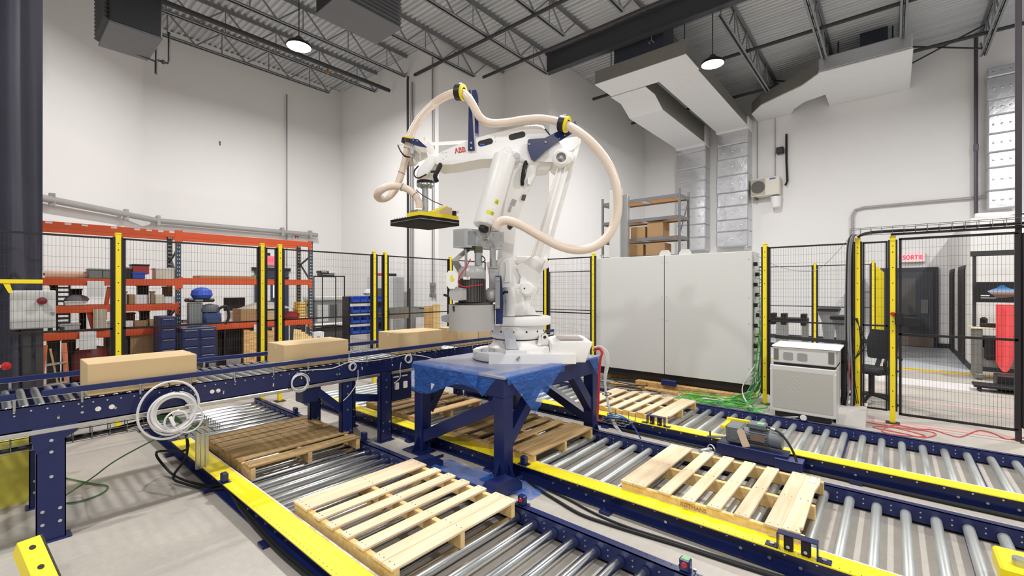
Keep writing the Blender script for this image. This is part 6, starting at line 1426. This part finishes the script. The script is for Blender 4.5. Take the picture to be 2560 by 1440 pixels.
o = rk('tool_case', 'red case stacked on the blue case on the top shelf', 'case', 332, 373, 661, redm, SH['top'] + .085, lid='lid', lidm=black)
rk('tray_stack', 'stack of cream trays at the right end of the left top shelf', 'trays', 389, 439, 671, cream, SH['top'], lid='top_tray', lidm=paper)
for k in range(4): pass
rk('cardboard_sheet', 'flat brown cardboard sheet on the top shelf of the right rack bay', 'cardboard', 500, 640, 691, carddark, SH['rtop'], dy=.5, c=.004)
rk('green_pouch', 'green packet on the right top shelf', 'packet', 640, 668, 688, mat('green_packet', (80, 140, 74), .6), SH['rtop'], c=.02)
rk('small_parts_bin', 'small black bin near the right end of the right top shelf', 'bin', 690, 722, 692, black, SH['rtop'], lid='rim')
rk('document_tray', 'white flat tray on the middle shelf at left', 'tray', 163, 216, 753, paper, SH['mid'], lid='rim')
tt = tag(MB().lathe([(.0, 0), (.13, 0), (.16, .05), (.13, .1), (.05, .13), (.0, .13)], (onY(192, 745, RY + .2)[0], RY + .2, SH['mid'] + .05), n=12).build('grey_bag', mat('bag_grey', (150, 150, 152), .6), smooth=True), 'rumpled grey bag on the middle shelf at left', 'bag')
rk('storage_jar', 'pale jar on the middle shelf right of the yellow post', 'jar', 306, 318, 728, mat('jar_olive', (170, 170, 146), .5), SH['mid'], dy=.1, lid='lid')
rk('cardboard_carton', 'open brown carton on the middle shelf', 'box', 322, 338, 736, carddark, SH['mid']); rk('cardboard_carton', 'white parts carton on the middle shelf', 'box', 338, 369, 737, paper, SH['mid'])
rk('storage_jar', 'tan jar on the middle shelf', 'jar', 377, 387, 728, mat('jar_tan', (150, 128, 104), .5), SH['mid'], dy=.1, lid='lid')
rk('cardboard_carton', 'white labelled carton at the right end of the middle shelf', 'box', 388, 410, 737, cream, SH['mid']); rk('cardboard_carton', 'low cream carton on the middle shelf end', 'box', 411, 437, 742, paper, SH['mid'])
rk('clear_bin', 'clear plastic bin on the lower shelf at left', 'bin', 150, 200, 810, mat('clear_grey_bin', (190, 192, 194), .3), SH['low'], lid='rim'); rk('clear_bin', 'clear plastic bin on the lower shelf beside the cloth', 'bin', 236, 280, 806, MATS['clear_grey_bin'], SH['low'], lid='rim')
rk('cardboard_carton', 'brown carton on the lower shelf right of the yellow post', 'box', 337, 370, 803, carddark, SH['low'], y=RY + .02); rk('cardboard_carton', 'white bordered carton on the lower shelf', 'box', 308, 334, 803, paper, SH['low'])
rk('cardboard_carton', 'tall brown carton at the right end of the lower shelf', 'box', 374, 400, 800, card, SH['low'])
tt = tag(MB().grid(lambda u, v: (onY(233, 772, RY - .04)[0] + .17*u, RY - .05 + .025*math.sin(20*u) - .02*v, 1.40 - .36*v), 16, 8).build('rag', mat('rag_cream', (222, 212, 196), .9), smooth=True), 'cream cloth hanging from the middle shelf beam', 'cloth')
for px0, py0, px1, py1, l in ((218, 702, 261, 742, 'white paper sheet hung on the rack below the top left beam'), (198, 830, 241, 872, 'white paper sheet hung on the rack below the low left beam')):
    a = onY(px0, py0, RY - .05); b = onY(px1, py1, RY - .05); c1 = (a[0] + b[0])/2
    tag(MB().grid(lambda u, v: (a[0] + (b[0] - a[0])*u, RY - .05 - .01*math.sin(3*v + u), b[2] + (a[2] - b[2])*v), 4, 6).build('paper_sheet', paper), l, 'paper')
rk('cardboard_carton', 'big brown carton with white labels on the floor under the rack', 'box', 326, 397, 833, carddark, .01, dy=.5, y=RY + .05)
c = onY(340, 850, RY + .045); MB().box(c[0] - .05, c[0] + .05, RY + .045, RY + .049, .62, .72).box(c[0] + .1, c[0] + .24, RY + .045, RY + .049, .6, .72)
rk('plastic_crate', 'black crate on the floor under the rack right of the yellow post', 'crate', 304, 322, 843, black, .01, dy=.5, lid='rim')
# orange reel stand and black wire drawers
tt = thing('reel_stand', 'orange plastic stand under the middle shelf at left', 'stand', (onY(245, 800, RY + .1)[0], RY + .1, 1.03))
xa = onY(214, 800, RY + .1)[0]; xb = onY(277, 800, RY + .1)[0]; ored = mat('orange_red_plastic', (206, 70, 34), .5)
MB().bar((xa + .1, RY + .1, 1.03), (xa + .02, RY + .1, 1.42), .12, .05).build('side', ored, tt); MB().bar((xb - .12, RY + .1, 1.03), (xb - .02, RY + .1, 1.78), .1, .05).build('side', ored, tt); MB().box(xa + .05, xb - .05, RY + .08, RY + .13, 1.2, 1.34).build('crossbar', ored, tt)
tt = thing('wheeled_tank', 'dark red tank on the floor under the low shelf behind the left carton', 'tank', (onY(225, 880, RY + .2)[0], RY + .2, 0))
MB().lathe([(.0, .1), (.2, .1), (.24, .2), (.24, .6), (.18, .72), (.0, .76)], (onY(228, 880, RY + .25)[0], RY + .25, 0), n=20).build('body', mat('dark_red_tank', (120, 44, 34), .5), tt, smooth=True); MB().cyl((onY(228, 880, RY + .25)[0] - .24, RY + .1, .1), (onY(228, 880, RY + .25)[0] - .2, RY + .1, .1), .1, n=16).build('wheel', rubber, tt)
tt = thing('drawer_rack', 'black wire drawer rack on the rack shelf at the left end', 'shelf', (onY(158, 740, RY + .15)[0], RY + .15, 1.03))
xa = onY(143, 740, RY + .12)[0]; xb = onY(174, 740, RY + .12)[0]
for z0 in (1.03, 1.47):
    for x in (xa, xb): MB().box(x - .012, x + .012, RY + .12, RY + .145, z0, z0 + .34).build('side_frame', black, tt)
    for k in range(4): MB().box(xa, xb, RY + .125, RY + .4, z0 + .05 + .075*k, z0 + .08 + .075*k).build('drawer', pipem, tt)
# ladder
tt = thing('step_ladder', 'orange step ladder leaning on the floor behind the infeed conveyor at left', 'ladder', (onY(105, 900, 8.2)[0], 8.2, 0))
a0 = Vector((onY(88, 950, 8.0)[0], 8.0, 0)); a1 = Vector((onY(112, 832, 8.5)[0], 8.5, 1.0)); off = Vector((.16, .12, 0))
for s in (0, 1): MB().bar(a0 + off*s*2, a1 + off*s*1.2, .05, .025).build('rail', mat('ladder_orange', (222, 120, 70), .5), tt)
for k in range(1, 4): MB().bar(a0 + (a1 - a0)*k/4, a0 + off*2 + (a1 + off*1.2 - a0 - off*2)*k/4, .06, .02).build('step', chrome, tt)
MB().bar(a1 + Vector((.05, 0, -.05)), a0 + Vector((.3, .5, 0)), .03, .02).build('rear_leg', mat('ladder_cream', (226, 200, 150), .5), tt)
# tool chests
chest = mat('chest_navy', (36, 46, 92), .4)
def tool_chest(label, px0, px1, y, dy, z0, z1, n, cols):
    a = onY(px0, 800, y); b = onY(px1, 800, y); tt = thing('tool_chest', label, 'tool chest', (a[0], y, z0))
    MB().cbox(a[0], b[0], y + .01, y + dy, z0, z1, .01).build('case', chest, tt); w_ = (b[0] - a[0])/cols
    for c_ in range(cols):
        for k in range(n):
            h_ = (z1 - z0 - .06)/n; z = z0 + .03 + h_*k
            d = MB().cbox(a[0] + w_*c_ + .015, a[0] + w_*(c_ + 1) - .015, y - .008, y + .01, z + .006, z + h_ - .006, .004).build('drawer', chest, tt)
            MB().box(a[0] + w_*c_ + .04, a[0] + w_*(c_ + 1) - .04, y - .02, y - .008, z + h_ - .025, z + h_ - .012).build('handle', chrome, d)
    return tt
tool_chest('narrow navy tool chest under the end of the left rack bay', 401, 441, 9.75, .5, .1, 1.25, 6, 1)
tool_chest('wide navy tool chest with two drawer columns under the right rack bay', 455, 541, 9.7, .55, .35, 1.03, 4, 2)
# workshop vacuum, dark stand with blue bag
bb = onY(527, 770, 9.95)
tt = thing('machine_on_chest', 'grey and blue shop vacuum standing on the wide navy tool chest', 'vacuum', (bb[0], 9.95, 1.03))
MB().cbox(bb[0] - .13, bb[0] + .16, 9.85, 10.15, 1.07, 1.3, .04).build('tank', mat('vac_blue', (52, 74, 124), .5), tt, smooth=True); MB().lathe([(.16, 0), (.17, .05), (.13, .13), (.0, .16)], (bb[0], 10.0, 1.3), n=18).build('motor_head', mat('vac_grey', (96, 100, 104), .5), tt, smooth=True)
MB().tube([(bb[0] + .1, 9.84, 1.36), (bb[0] + .22, 9.8, 1.4), (bb[0] + .26, 9.8, 1.2), (bb[0] + .2, 9.8, 1.06)], .025, 8, 5).build('suction_hose', rubber, tt, smooth=True)
bb = onY(490, 755, 9.95)
tt = thing('filter_panel', 'grey ribbed panel box standing beside the shop vacuum', 'box', (bb[0], 9.95, 1.03)); MB().cbox(bb[0] - .11, bb[0] + .11, 9.95, 10.1, 1.04, 1.48, .01).build('body', crate, tt)
for k in range(6): MB().box(bb[0] - .1 + .034*k, bb[0] - .09 + .034*k, 9.944, 9.95, 1.06, 1.46).build('rib', steelgrey, tt)
tt = thing('black_case', 'flat black case carrying a blue bag above the tool chest', 'case', (bb[0], 10, 1.49)); MB().cbox(bb[0] - .13, bb[0] + .30, 9.92, 10.2, 1.49, 1.56, .02).build('case', black, tt); MB().box(bb[0] - .02, bb[0] + .1, 9.9, 9.92, 1.51, 1.54).build('latch', steelgrey, tt)
tag(MB().lathe([(.0, 0), (.14, 0), (.18, .06), (.16, .15), (.08, .2), (.0, .21)], (bb[0] + .12, 10.06, 1.562), n=14).build('blue_bag', bluem, smooth=True), 'round bright blue bag on top of the black case', 'bag')
# workbench with monitor and clutter
tt = thing('workbench', 'long workbench with pale clutter behind the orange low beam of the right rack bay', 'desk', (3.4, 11.6, 0))
MB().cbox(3.0, 5.3, 11.3, 12.2, .98, 1.02, .006).build('bench_top', mat('bench_top_white', (214, 212, 212), .5), tt)
for x in (3.1, 5.2): MB().box(x - .03, x + .03, 11.35, 12.1, 0, .98).build('leg', pipem, tt)
a = onY(560, 744, 11.6); b = onY(613, 776, 11.6)
tt = thing('monitor', 'switched off black monitor on the workbench behind the rack', 'monitor', (a[0], 11.6, 1.02)); MB().cbox(a[0], b[0], 11.6, 11.64, b[2], a[2], .008).build('screen', black, tt); MB().box((a[0]+b[0])/2 - .03, (a[0]+b[0])/2 + .03, 11.62, 11.68, 1.03, b[2] + .05).build('stand_neck', black, tt); MB().cbox((a[0]+b[0])/2 - .14, (a[0]+b[0])/2 + .14, 11.52, 11.75, 1.02, 1.035, .004).build('stand_foot', black, tt)
boxY('keyboard', 'white keyboard on the workbench in front of the black monitor', 'keyboard', 568, 778, 602, 783, 11.4, .15, worn, .003, z0=1.022)
for px0, px1, pt_, l in ((455, 480, 785, 'grey parts tray at the left end of the bench'), (482, 505, 780, 'white angled tray on the bench'), (620, 660, 782, 'low open tray on the bench')): 
    a = onY(px0, pt_, 11.35); b = onY(px1, pt_, 11.35); tt = thing('parts_tray', l, 'tray', (a[0], 11.35, 1.02)); MB().cbox(a[0], b[0], 11.35, 11.6, 1.02, 1.035, .003).box(a[0], b[0], 11.35, 11.36, 1.03, 1.09).box(a[0], a[0] + .01, 11.35, 11.6, 1.03, 1.09).box(b[0] - .01, b[0], 11.35, 11.6, 1.03, 1.09).build('tray', crate if 'grey' in l else paper, tt)
rk('cardboard_carton', 'wide brown carton on the low right rack shelf under the pillow', 'box', 602, 640, 773, carddark, SH['rlow'], dy=.5, y=RY + .05)
rk('cardboard_carton', 'tan carton on the low right rack shelf behind the close post pair', 'box', 641, 690, 778, card, SH['rlow'], dy=.5, y=RY + .05)
a = onY(600, 770, RY + .2); b = onY(700, 762, RY + .2)
tag(MB().grid(lambda u, v: (a[0] + (b[0] - a[0] + .25)*u, RY + .06 + .5*v, 1.30 + .16*math.sin(PI*u)*math.sin(PI*v)**.6), 18, 10).build('white_sack', mat('sack_white', (222, 214, 202), .9, bump=.4, bscale=8), smooth=True), 'soft white sack lying on the cartons of the low right shelf', 'sack')
tag(MB().lathe([(.0, 0), (.15, 0), (.19, .06), (.16, .14), (.06, .18), (.0, .18)], (onY(728, 785, RY + .25)[0], RY + .25, SH['rlow']), n=14).build('red_bag', mat('dark_red_fabric', (156, 40, 52), .8), smooth=True), 'dark red bag on the low right shelf near the rack end', 'bag')
tt = thing('drawer_organiser', 'yellow stacked parts organiser at the right end of the low rack shelf', 'organiser', (onY(755, 780, RY + .1)[0], RY + .1, SH['rlow']))
a = onY(747, 750, RY + .1); b = onY(766, 750, RY + .1)
for k in range(6):
    d = MB().cbox(a[0] + .02*math.sin(k*1.7), b[0] + .02*math.sin(k*1.7), RY + .1, RY + .4, SH['rlow'] + .068*k, SH['rlow'] + .062 + .068*k, .006).build('drawer', mat('organiser_yellow', (236, 190, 50), .5), tt); MB().box(a[0] + .04, b[0] - .04, RY + .09, RY + .1, SH['rlow'] + .02 + .068*k, SH['rlow'] + .045 + .068*k).build('label', paper, d)
rk('plastic_crate', 'black crate under the bench behind the second carton', 'crate', 565, 600, 815, black, .3, dy=.5, y=RY + .2, lid='rim')
for k in range(7):
    x = onY(612 + 13*k, 850, 9.9)[0]; hh = .9 - .03*(k % 3)
    tag(MB().bar((x, 9.8 + .02*k, 0), (x + .1, 10.1 + .02*k, hh), .11, .02, up=(0, -1, .3)).build('plywood_board', lum), 'tall leaning brown board under the rack, number %s from the left' % ('one', 'two', 'three', 'four', 'five', 'six', 'seven')[k], 'board')
for k in range(4):
    x = onY(728 + 9*k, 840, 9.7)[0]
    tag(MB().bar((x, 9.55, 0), (x + .18, 9.8, .86 - .05*k), .012, .16, up=(1, 0, 0)).build('pale_board', side_wood), 'pale splintered board leaning at the rack end, number %s from the left' % ('one', 'two', 'three', 'four')[k], 'board')
tag(MB().grid(lambda u, v: (onY(634, 830, RY - .05)[0] + .1*u, RY - .06, .98 - .3*v), 2, 2).build('paper_sheet', paper), 'white paper hanging from the low right beam near the post pair', 'paper')
# wall pieces
a = onY(638, 676, 15.32); b = onY(721, 676, 15.32)
t = thing('door_4', 'navy door with papers and a bright window strip in the back wall', 'door', (a[0], 15.3, 0)); t['kind'] = 'structure'
nd = mat('door_navy', (50, 64, 88), .5)
MB().box(a[0], b[0], 15.3, 15.39, 0, a[2]).build('door_leaf', nd, t); MB().box(a[0] - .08, b[0] + .08, 15.33, 15.39, a[2], a[2] + .1).build('door_frame', black, t)
c = onY(690, 705, 15.29); MB().box(c[0] - .09, c[0] + .09, 15.29, 15.3, 1.45, 1.98).build('window_pane', mat('bright_pane', (236, 240, 250), .3, emit=.5), t); c = onY(666, 705, 15.29); MB().box(c[0] - .12, c[0] + .12, 15.285, 15.3, 1.35, 1.95).build('notice', paper, t)
c = onY(679, 651, 15.2)
t = thing('exit_sign', 'small red exit sign on the back wall above the navy door', 'sign', c)
MB().cbox(c[0] - .24, c[0] + .24, 15.28, 15.39, c[2] - .16, c[2] + .16, .01).build('case', MATS['sign_case'], t); MB().box(c[0] - .23, c[0] + .23, 15.27, 15.28, c[2] - .14, c[2] + .14).build('panel', mat('sign_red_panel', (255, 108, 120), .4, emit=.7), t)
MB().lathe([(.05, 0), (.05, .08), (.0, .09)], (c[0] - .05, 15.3, c[2] + .16), UV, 10).build('lamp_head', black, t)
text_mesh('SORTIE', .17, .001, 'lettering', mat('sign_red', (236, 44, 66), .4, emit=.9), t, Matrix.Translation((c[0], 15.268, c[2])) @ Matrix.Rotation(PI/2, 4, 'X'), sx=.62)
c = onY(744, 590, 15.3)
t = thing('hose_sign', 'red and white striped sign with a letter H on the back wall', 'sign', c)
MB().box(c[0] - .13, c[0] + .13, 15.37, 15.39, c[2] - .17, c[2] + .15).build('plate', paper, t)
for k in range(4): MB().bar((c[0] - .12 + .065*k, 15.366, c[2] + .09), (c[0] - .08 + .065*k, 15.366, c[2] + .14), .006, .028, up=(1, 0, 0)).build('red_stripe', mat('stripe_red', (204, 70, 76), .6), t)
text_mesh('H', .17, .001, 'lettering', MATS['stripe_red'], t, Matrix.Translation((c[0], 15.365, c[2] - .03)) @ Matrix.Rotation(PI/2, 4, 'X'), bold=True)
tag(MB().box(onY(550, 358, 15.38)[0] - .015, onY(550, 358, 15.38)[0] + .015, 15.38, 15.4, onY(550, 358, 15.38)[2] - .06, onY(550, 358, 15.38)[2] + .06).build('wall_hook', pipem), 'tiny dark hook alone on the wide back wall', 'hook')
# disconnect switch on the side wall
c = onX(1080, 712, 8.38)
t = thing('wall_switch', 'grey conduit box with two outlets on the wall left of the pump', 'switch', c)
MB().cbox(8.34, 8.42, c[1] - .12, c[1] + .06, c[2] - .05, c[2] + .06, .01).build('box', MATS['conduit_grey'], t)
for dy in (-.1, .04): MB().tube([(8.37, c[1] + dy, c[2] - .04), (8.37, c[1] + dy, c[2] - .28)], .02, 8).build('drop', MATS['conduit_grey'], t); MB().cbox(8.34, 8.41, c[1] + dy - .04, c[1] + dy + .04, c[2] - .36, c[2] - .26, .01).build('outlet', MATS['conduit_grey'], t)
for k, (py, w_) in enumerate(((716, 20), (722, 14), (738, 16), (744, 16), (754, 16))):
    pass
# black wire shelf with boxes
wY = 10.9
t = thing('wire_shelf', 'tall black wire shelf right of the orange rack', 'shelf', (onY(830, 800, wY)[0], wY, 0))
xa = onY(793, 690, wY + .4)[0]; xb = onY(861, 690, wY)[0]; xc = onY(806, 690, wY)[0]; zz = onY(830, 689, wY)[2]
for x, y in ((xc, wY), (xb, wY), (xc, wY + .45), (xb, wY + .45)): MB().cyl((x, y, 0), (x, y, zz), .014, n=8).build('post', black, t)
for z in (zz - .03, .75, .2):
    mb = MB(); mb.box(xc, xb, wY - .005, wY + .005, z, z + .03).box(xc, xb, wY + .445, wY + .455, z, z + .03)
    for k in range(14): mb.box(xc + (xb - xc)*k/13 - .003, xc + (xb - xc)*k/13 + .003, wY, wY + .45, z + .02, z + .026)
    mb.build('wire_deck', black, t)
a = onY(800, 672, wY + .05)
for px0, px1, py0, z0, h_, m, l in ((800, 822, 672, zz + .06, .06, black, 'small black box on top of the wire shelf'), (802, 836, 680, zz, .055, pipem, 'long dark box on top of the wire shelf'), (823, 842, 672, zz + .06, .04, paper, 'white packet on the dark box on the wire shelf')):
    a = onY(px0, py0, wY + .1); b = onY(px1, py0, wY + .1); o = thing('parts_box', l, 'box', (a[0], wY + .1, z0)); MB().cbox(a[0], b[0], wY + .1, wY + .3, z0 + .001, z0 + h_, .004).build('body', m, o); MB().box(a[0] + .04, b[0] - .04, wY + .098, wY + .1, z0 + .02, z0 + h_ - .015).build('label', worn if m is black else steelgrey, o)
mY = 11.8; mg2 = mat('machine_grey', (142, 142, 140), .5, .1, var=.03); dkm = mat('machine_dark', (92, 92, 92), .5)
a = onY(788, 738, mY); b = onY(866, 738, mY); top = onY(830, 740, mY)[2]
t = thing('test_machine', 'grey cabinet machine behind the black wire shelf', 'machine', (a[0], mY, 0))
MB().cbox(a[0], b[0], mY, mY + .7, .75, top - .14, .01).build('body', mg2, t); MB().cbox(a[0] - .02, b[0] + .02, mY - .02, mY + .72, top - .13, top, .03).build('hood', greycab, t)
MB().box(a[0] + .42, a[0] + .62, mY - .01, mY, .95, 1.3).build('control_panel', dkm, t); MB().box(a[0] + .06, a[0] + .36, mY - .01, mY, .85, 1.3).build('machine_door', greycab, t)
MB().cbox(a[0] + .05, b[0] - .05, mY + .05, mY + .65, 0, .75, .01).build('lower_body', dkm, t); MB().cbox(a[0] - .05, b[0] - .0, mY - .15, mY + .5, .70, .80, .02).build('paper_tray', paper, t)
tag(MB().cbox(onY(784, 818, 10.3)[0], onY(790, 818, 10.3)[0] + .2, 10.3, 10.5, 0, .72, .01).build('sign_board', paper), 'white printed board standing at the foot of the wire shelf', 'board')
text_mesh('SYSID', .1, .001, 'sign_lettering', rubber, bpy.data.objects['sign_board'], Matrix.Translation((onY(784, 818, 10.3)[0] + .12, 10.298, .5)) @ Matrix.Rotation(PI/2, 4, 'X') @ Matrix.Rotation(PI/2, 4, 'Z'))
# blue bin rack
bY = 10.2; bx0 = onY(876, 800, bY)[0]; bx1 = onY(957, 800, bY)[0]
t = thing('bin_rack', 'dark rack holding rows of blue parts bins behind the fence', 'rack', (bx0, bY, 0))
for x in (bx0, bx1): MB().box(x - .02, x + .02, bY + .05, bY + .35, 0, 1.55).build('side_frame', black, t)
rows = []
for r in range(4):
    z = .62 + .26*r; MB().box(bx0, bx1, bY + .02, bY + .35, z - .03, z).build('shelf_rail', pipem, t); rows.append(z)
def bin_mesh(w_):
    mb = MB(); return mb.box(0, w_, 0, .26, 0, .008).box(0, .008, 0, .26, 0, .15).box(w_ - .008, w_, 0, .26, 0, .15).box(0, w_, .252, .26, 0, .15).box(0, w_, 0, .008, 0, .07)
w_ = (bx1 - bx0 - .06)/4; pr = None
words_r = ('lowest', 'second', 'third', 'top'); words_c = ('leftmost', 'second', 'third', 'rightmost')
for r, z in enumerate(rows):
    for c_ in range(4):
        if pr is None: pr = bin_mesh(w_ - .015).build('parts_bin', bluem); o = pr
        else: o = pr.copy(); C.objects.link(o)
        o.location = (bx0 + .03 + w_*c_, bY - .05, z + .002); tag(o, 'blue parts bin in the %s row of the bin rack, %s of four' % (words_r[r], words_c[c_]), 'bin', 'blue parts bins in the dark rack')
tag(MB().lathe([(.0, 0), (.1, 0), (.14, .06), (.1, .14), (.0, .17)], ((bx0 + bx1)/2 + .1, bY + .1, 1.41 + .16), n=9).build('plastic_bag', mat('bag_pale', (206, 210, 206), .4), smooth=True), 'pale plastic bag on the top row of blue bins', 'bag')
# tall grey cabinet, cart and boards by the side wall
cY = 11.2; a = onY(946, 690, cY); b = onY(1010, 690, cY)
t = thing('steel_cabinet', 'tall light grey steel cabinet behind the close post pair', 'cabinet', (a[0], cY, 0))
MB().cbox(a[0], b[0], cY, cY + .6, .0, a[2], .01).build('body', greycab, t); xm = a[0] + (b[0] - a[0])*.55
MB().cbox(a[0] + .01, xm, cY - .012, cY, .08, a[2] - .03, .004).build('cabinet_door', greycab, t); MB().cbox(xm + .02, b[0] - .01, cY - .012, cY, .08, a[2] - .03, .004).build('cabinet_door', mat('door_grey', (178, 180, 180), .45), t)
c = onY(953, 731, cY - .05); MB().cbox(c[0] - .1, c[0] + .12, cY - .06, cY - .015, c[2] - .12, c[2] + .12, .008).build('screen', dkm, t)
for px0, px1, l, m in ((948, 968, 'small red and white box on top of the grey cabinet', redm), (975, 992, 'dark wedge on top of the grey cabinet', black)):
    q0 = onY(px0, 685, cY + .1); q1 = onY(px1, 685, cY + .1); tag(MB().cbox(q0[0], q1[0], cY + .1, cY + .3, a[2] + .001, a[2] + .09, .01).build('small_box', m), l, 'box')
kY = 9.6; a = onY(972, 790, kY); b = onY(1072, 790, kY)
t = thing('metal_cart', 'galvanized metal cart with a mesh tub behind the third carton', 'cart', (a[0], kY, 0))
MB().box(a[0], b[0], kY, kY + .02, 1.0, 1.24).box(a[0], b[0], kY + .6, kY + .62, 1.0, 1.24).box(a[0], a[0] + .02, kY, kY + .62, 1.0, 1.24).box(b[0] - .02, b[0], kY, kY + .62, 1.0, 1.24).box(a[0], b[0], kY, kY + .62, .98, 1.0).build('tub', galv, t)
for x in (a[0] + .03, b[0] - .03):
    for y in (kY + .04, kY + .58): MB().box(x - .025, x + .025, y - .025, y + .025, 0.08, .98).build('leg', galv, t); MB().cyl((x - .015, y, .05), (x + .015, y, .05), .05, n=12).build('caster', rubber, t)
MB().box(a[0], b[0], kY, kY + .6, .3, .33).build('lower_shelf', galv, t)
for k, (px0, px1, h_, m) in enumerate(((1062, 1082, 1.3, lum), (1083, 1101, 1.34, side_wood))):
    q0 = onY(px0, 800, 8.9); q1 = onY(px1, 800, 8.9); tag(MB().cbox(q0[0], q1[0], 8.9, 8.94, 0, h_, .004).build('plywood_board', m), ('darker plywood board standing beside the metal cart', 'paler plywood board standing left of the pump')[k], 'board')
pipe('pipe_clamp', 'long bar clamp standing behind the plywood boards', [onY(1048, 771, 8.98), onY(1085, 772, 8.98)], .015, pipem, 'clamp')
pipe('stand_pole', 'dark pole on a cone foot before the side wall', [(onY(1024, 800, 9.2)[0], 9.2, 0), (onY(1024, 800, 9.2)[0], 9.2, 1.75)], .022, pipem, 'pole')

# darker storage seen between the shelves
darkb = mat('dark_storage_bin', (46, 42, 42), .6, var=.1); brownb = mat('brown_storage_box', (112, 84, 60), .85, var=.08)
cl = [(126, 142, 712, 'mid', 0), (176, 205, 722, 'mid', 0), (284, 303, 715, 'mid', 0), (410, 428, 716, 'mid', 1), (345, 372, 712, 'mid', 0), (200, 216, 780, 'low', 0), (280, 303, 776, 'low', 0), (312, 338, 782, 'low', 1), (352, 374, 778, 'low', 0), (402, 420, 790, 'low', 1),
      (118, 150, 850, 'flo', 0), (156, 190, 842, 'flo', 0), (262, 300, 838, 'flo', 1), (398, 420, 842, 'flo', 0), (545, 566, 822, 'flo', 0), (604, 640, 822, 'flo', 1), (642, 690, 826, 'flo', 1)]
seen = ('dark', 'brown'); zz_ = dict(mid=SH['mid'], low=SH['low'], flo=.01); nm_ = dict(mid='middle shelf', low='lower shelf', flo='floor below the rack')
cnt = {}
for px0, px1, pt_, lv, k in cl:
    cnt[(lv, k)] = cnt.get((lv, k), 0) + 1
    n_ = ('first', 'second', 'third', 'fourth', 'fifth', 'sixth')[cnt[(lv, k)] - 1]
    rk('storage_bin', '%s storage bin at the back of the %s, %s from the left' % (seen[k], nm_[lv], n_), 'bin', px0, px1, pt_, (darkb, brownb)[k], zz_[lv], dy=.16, y=RY + .42, lid='rim')
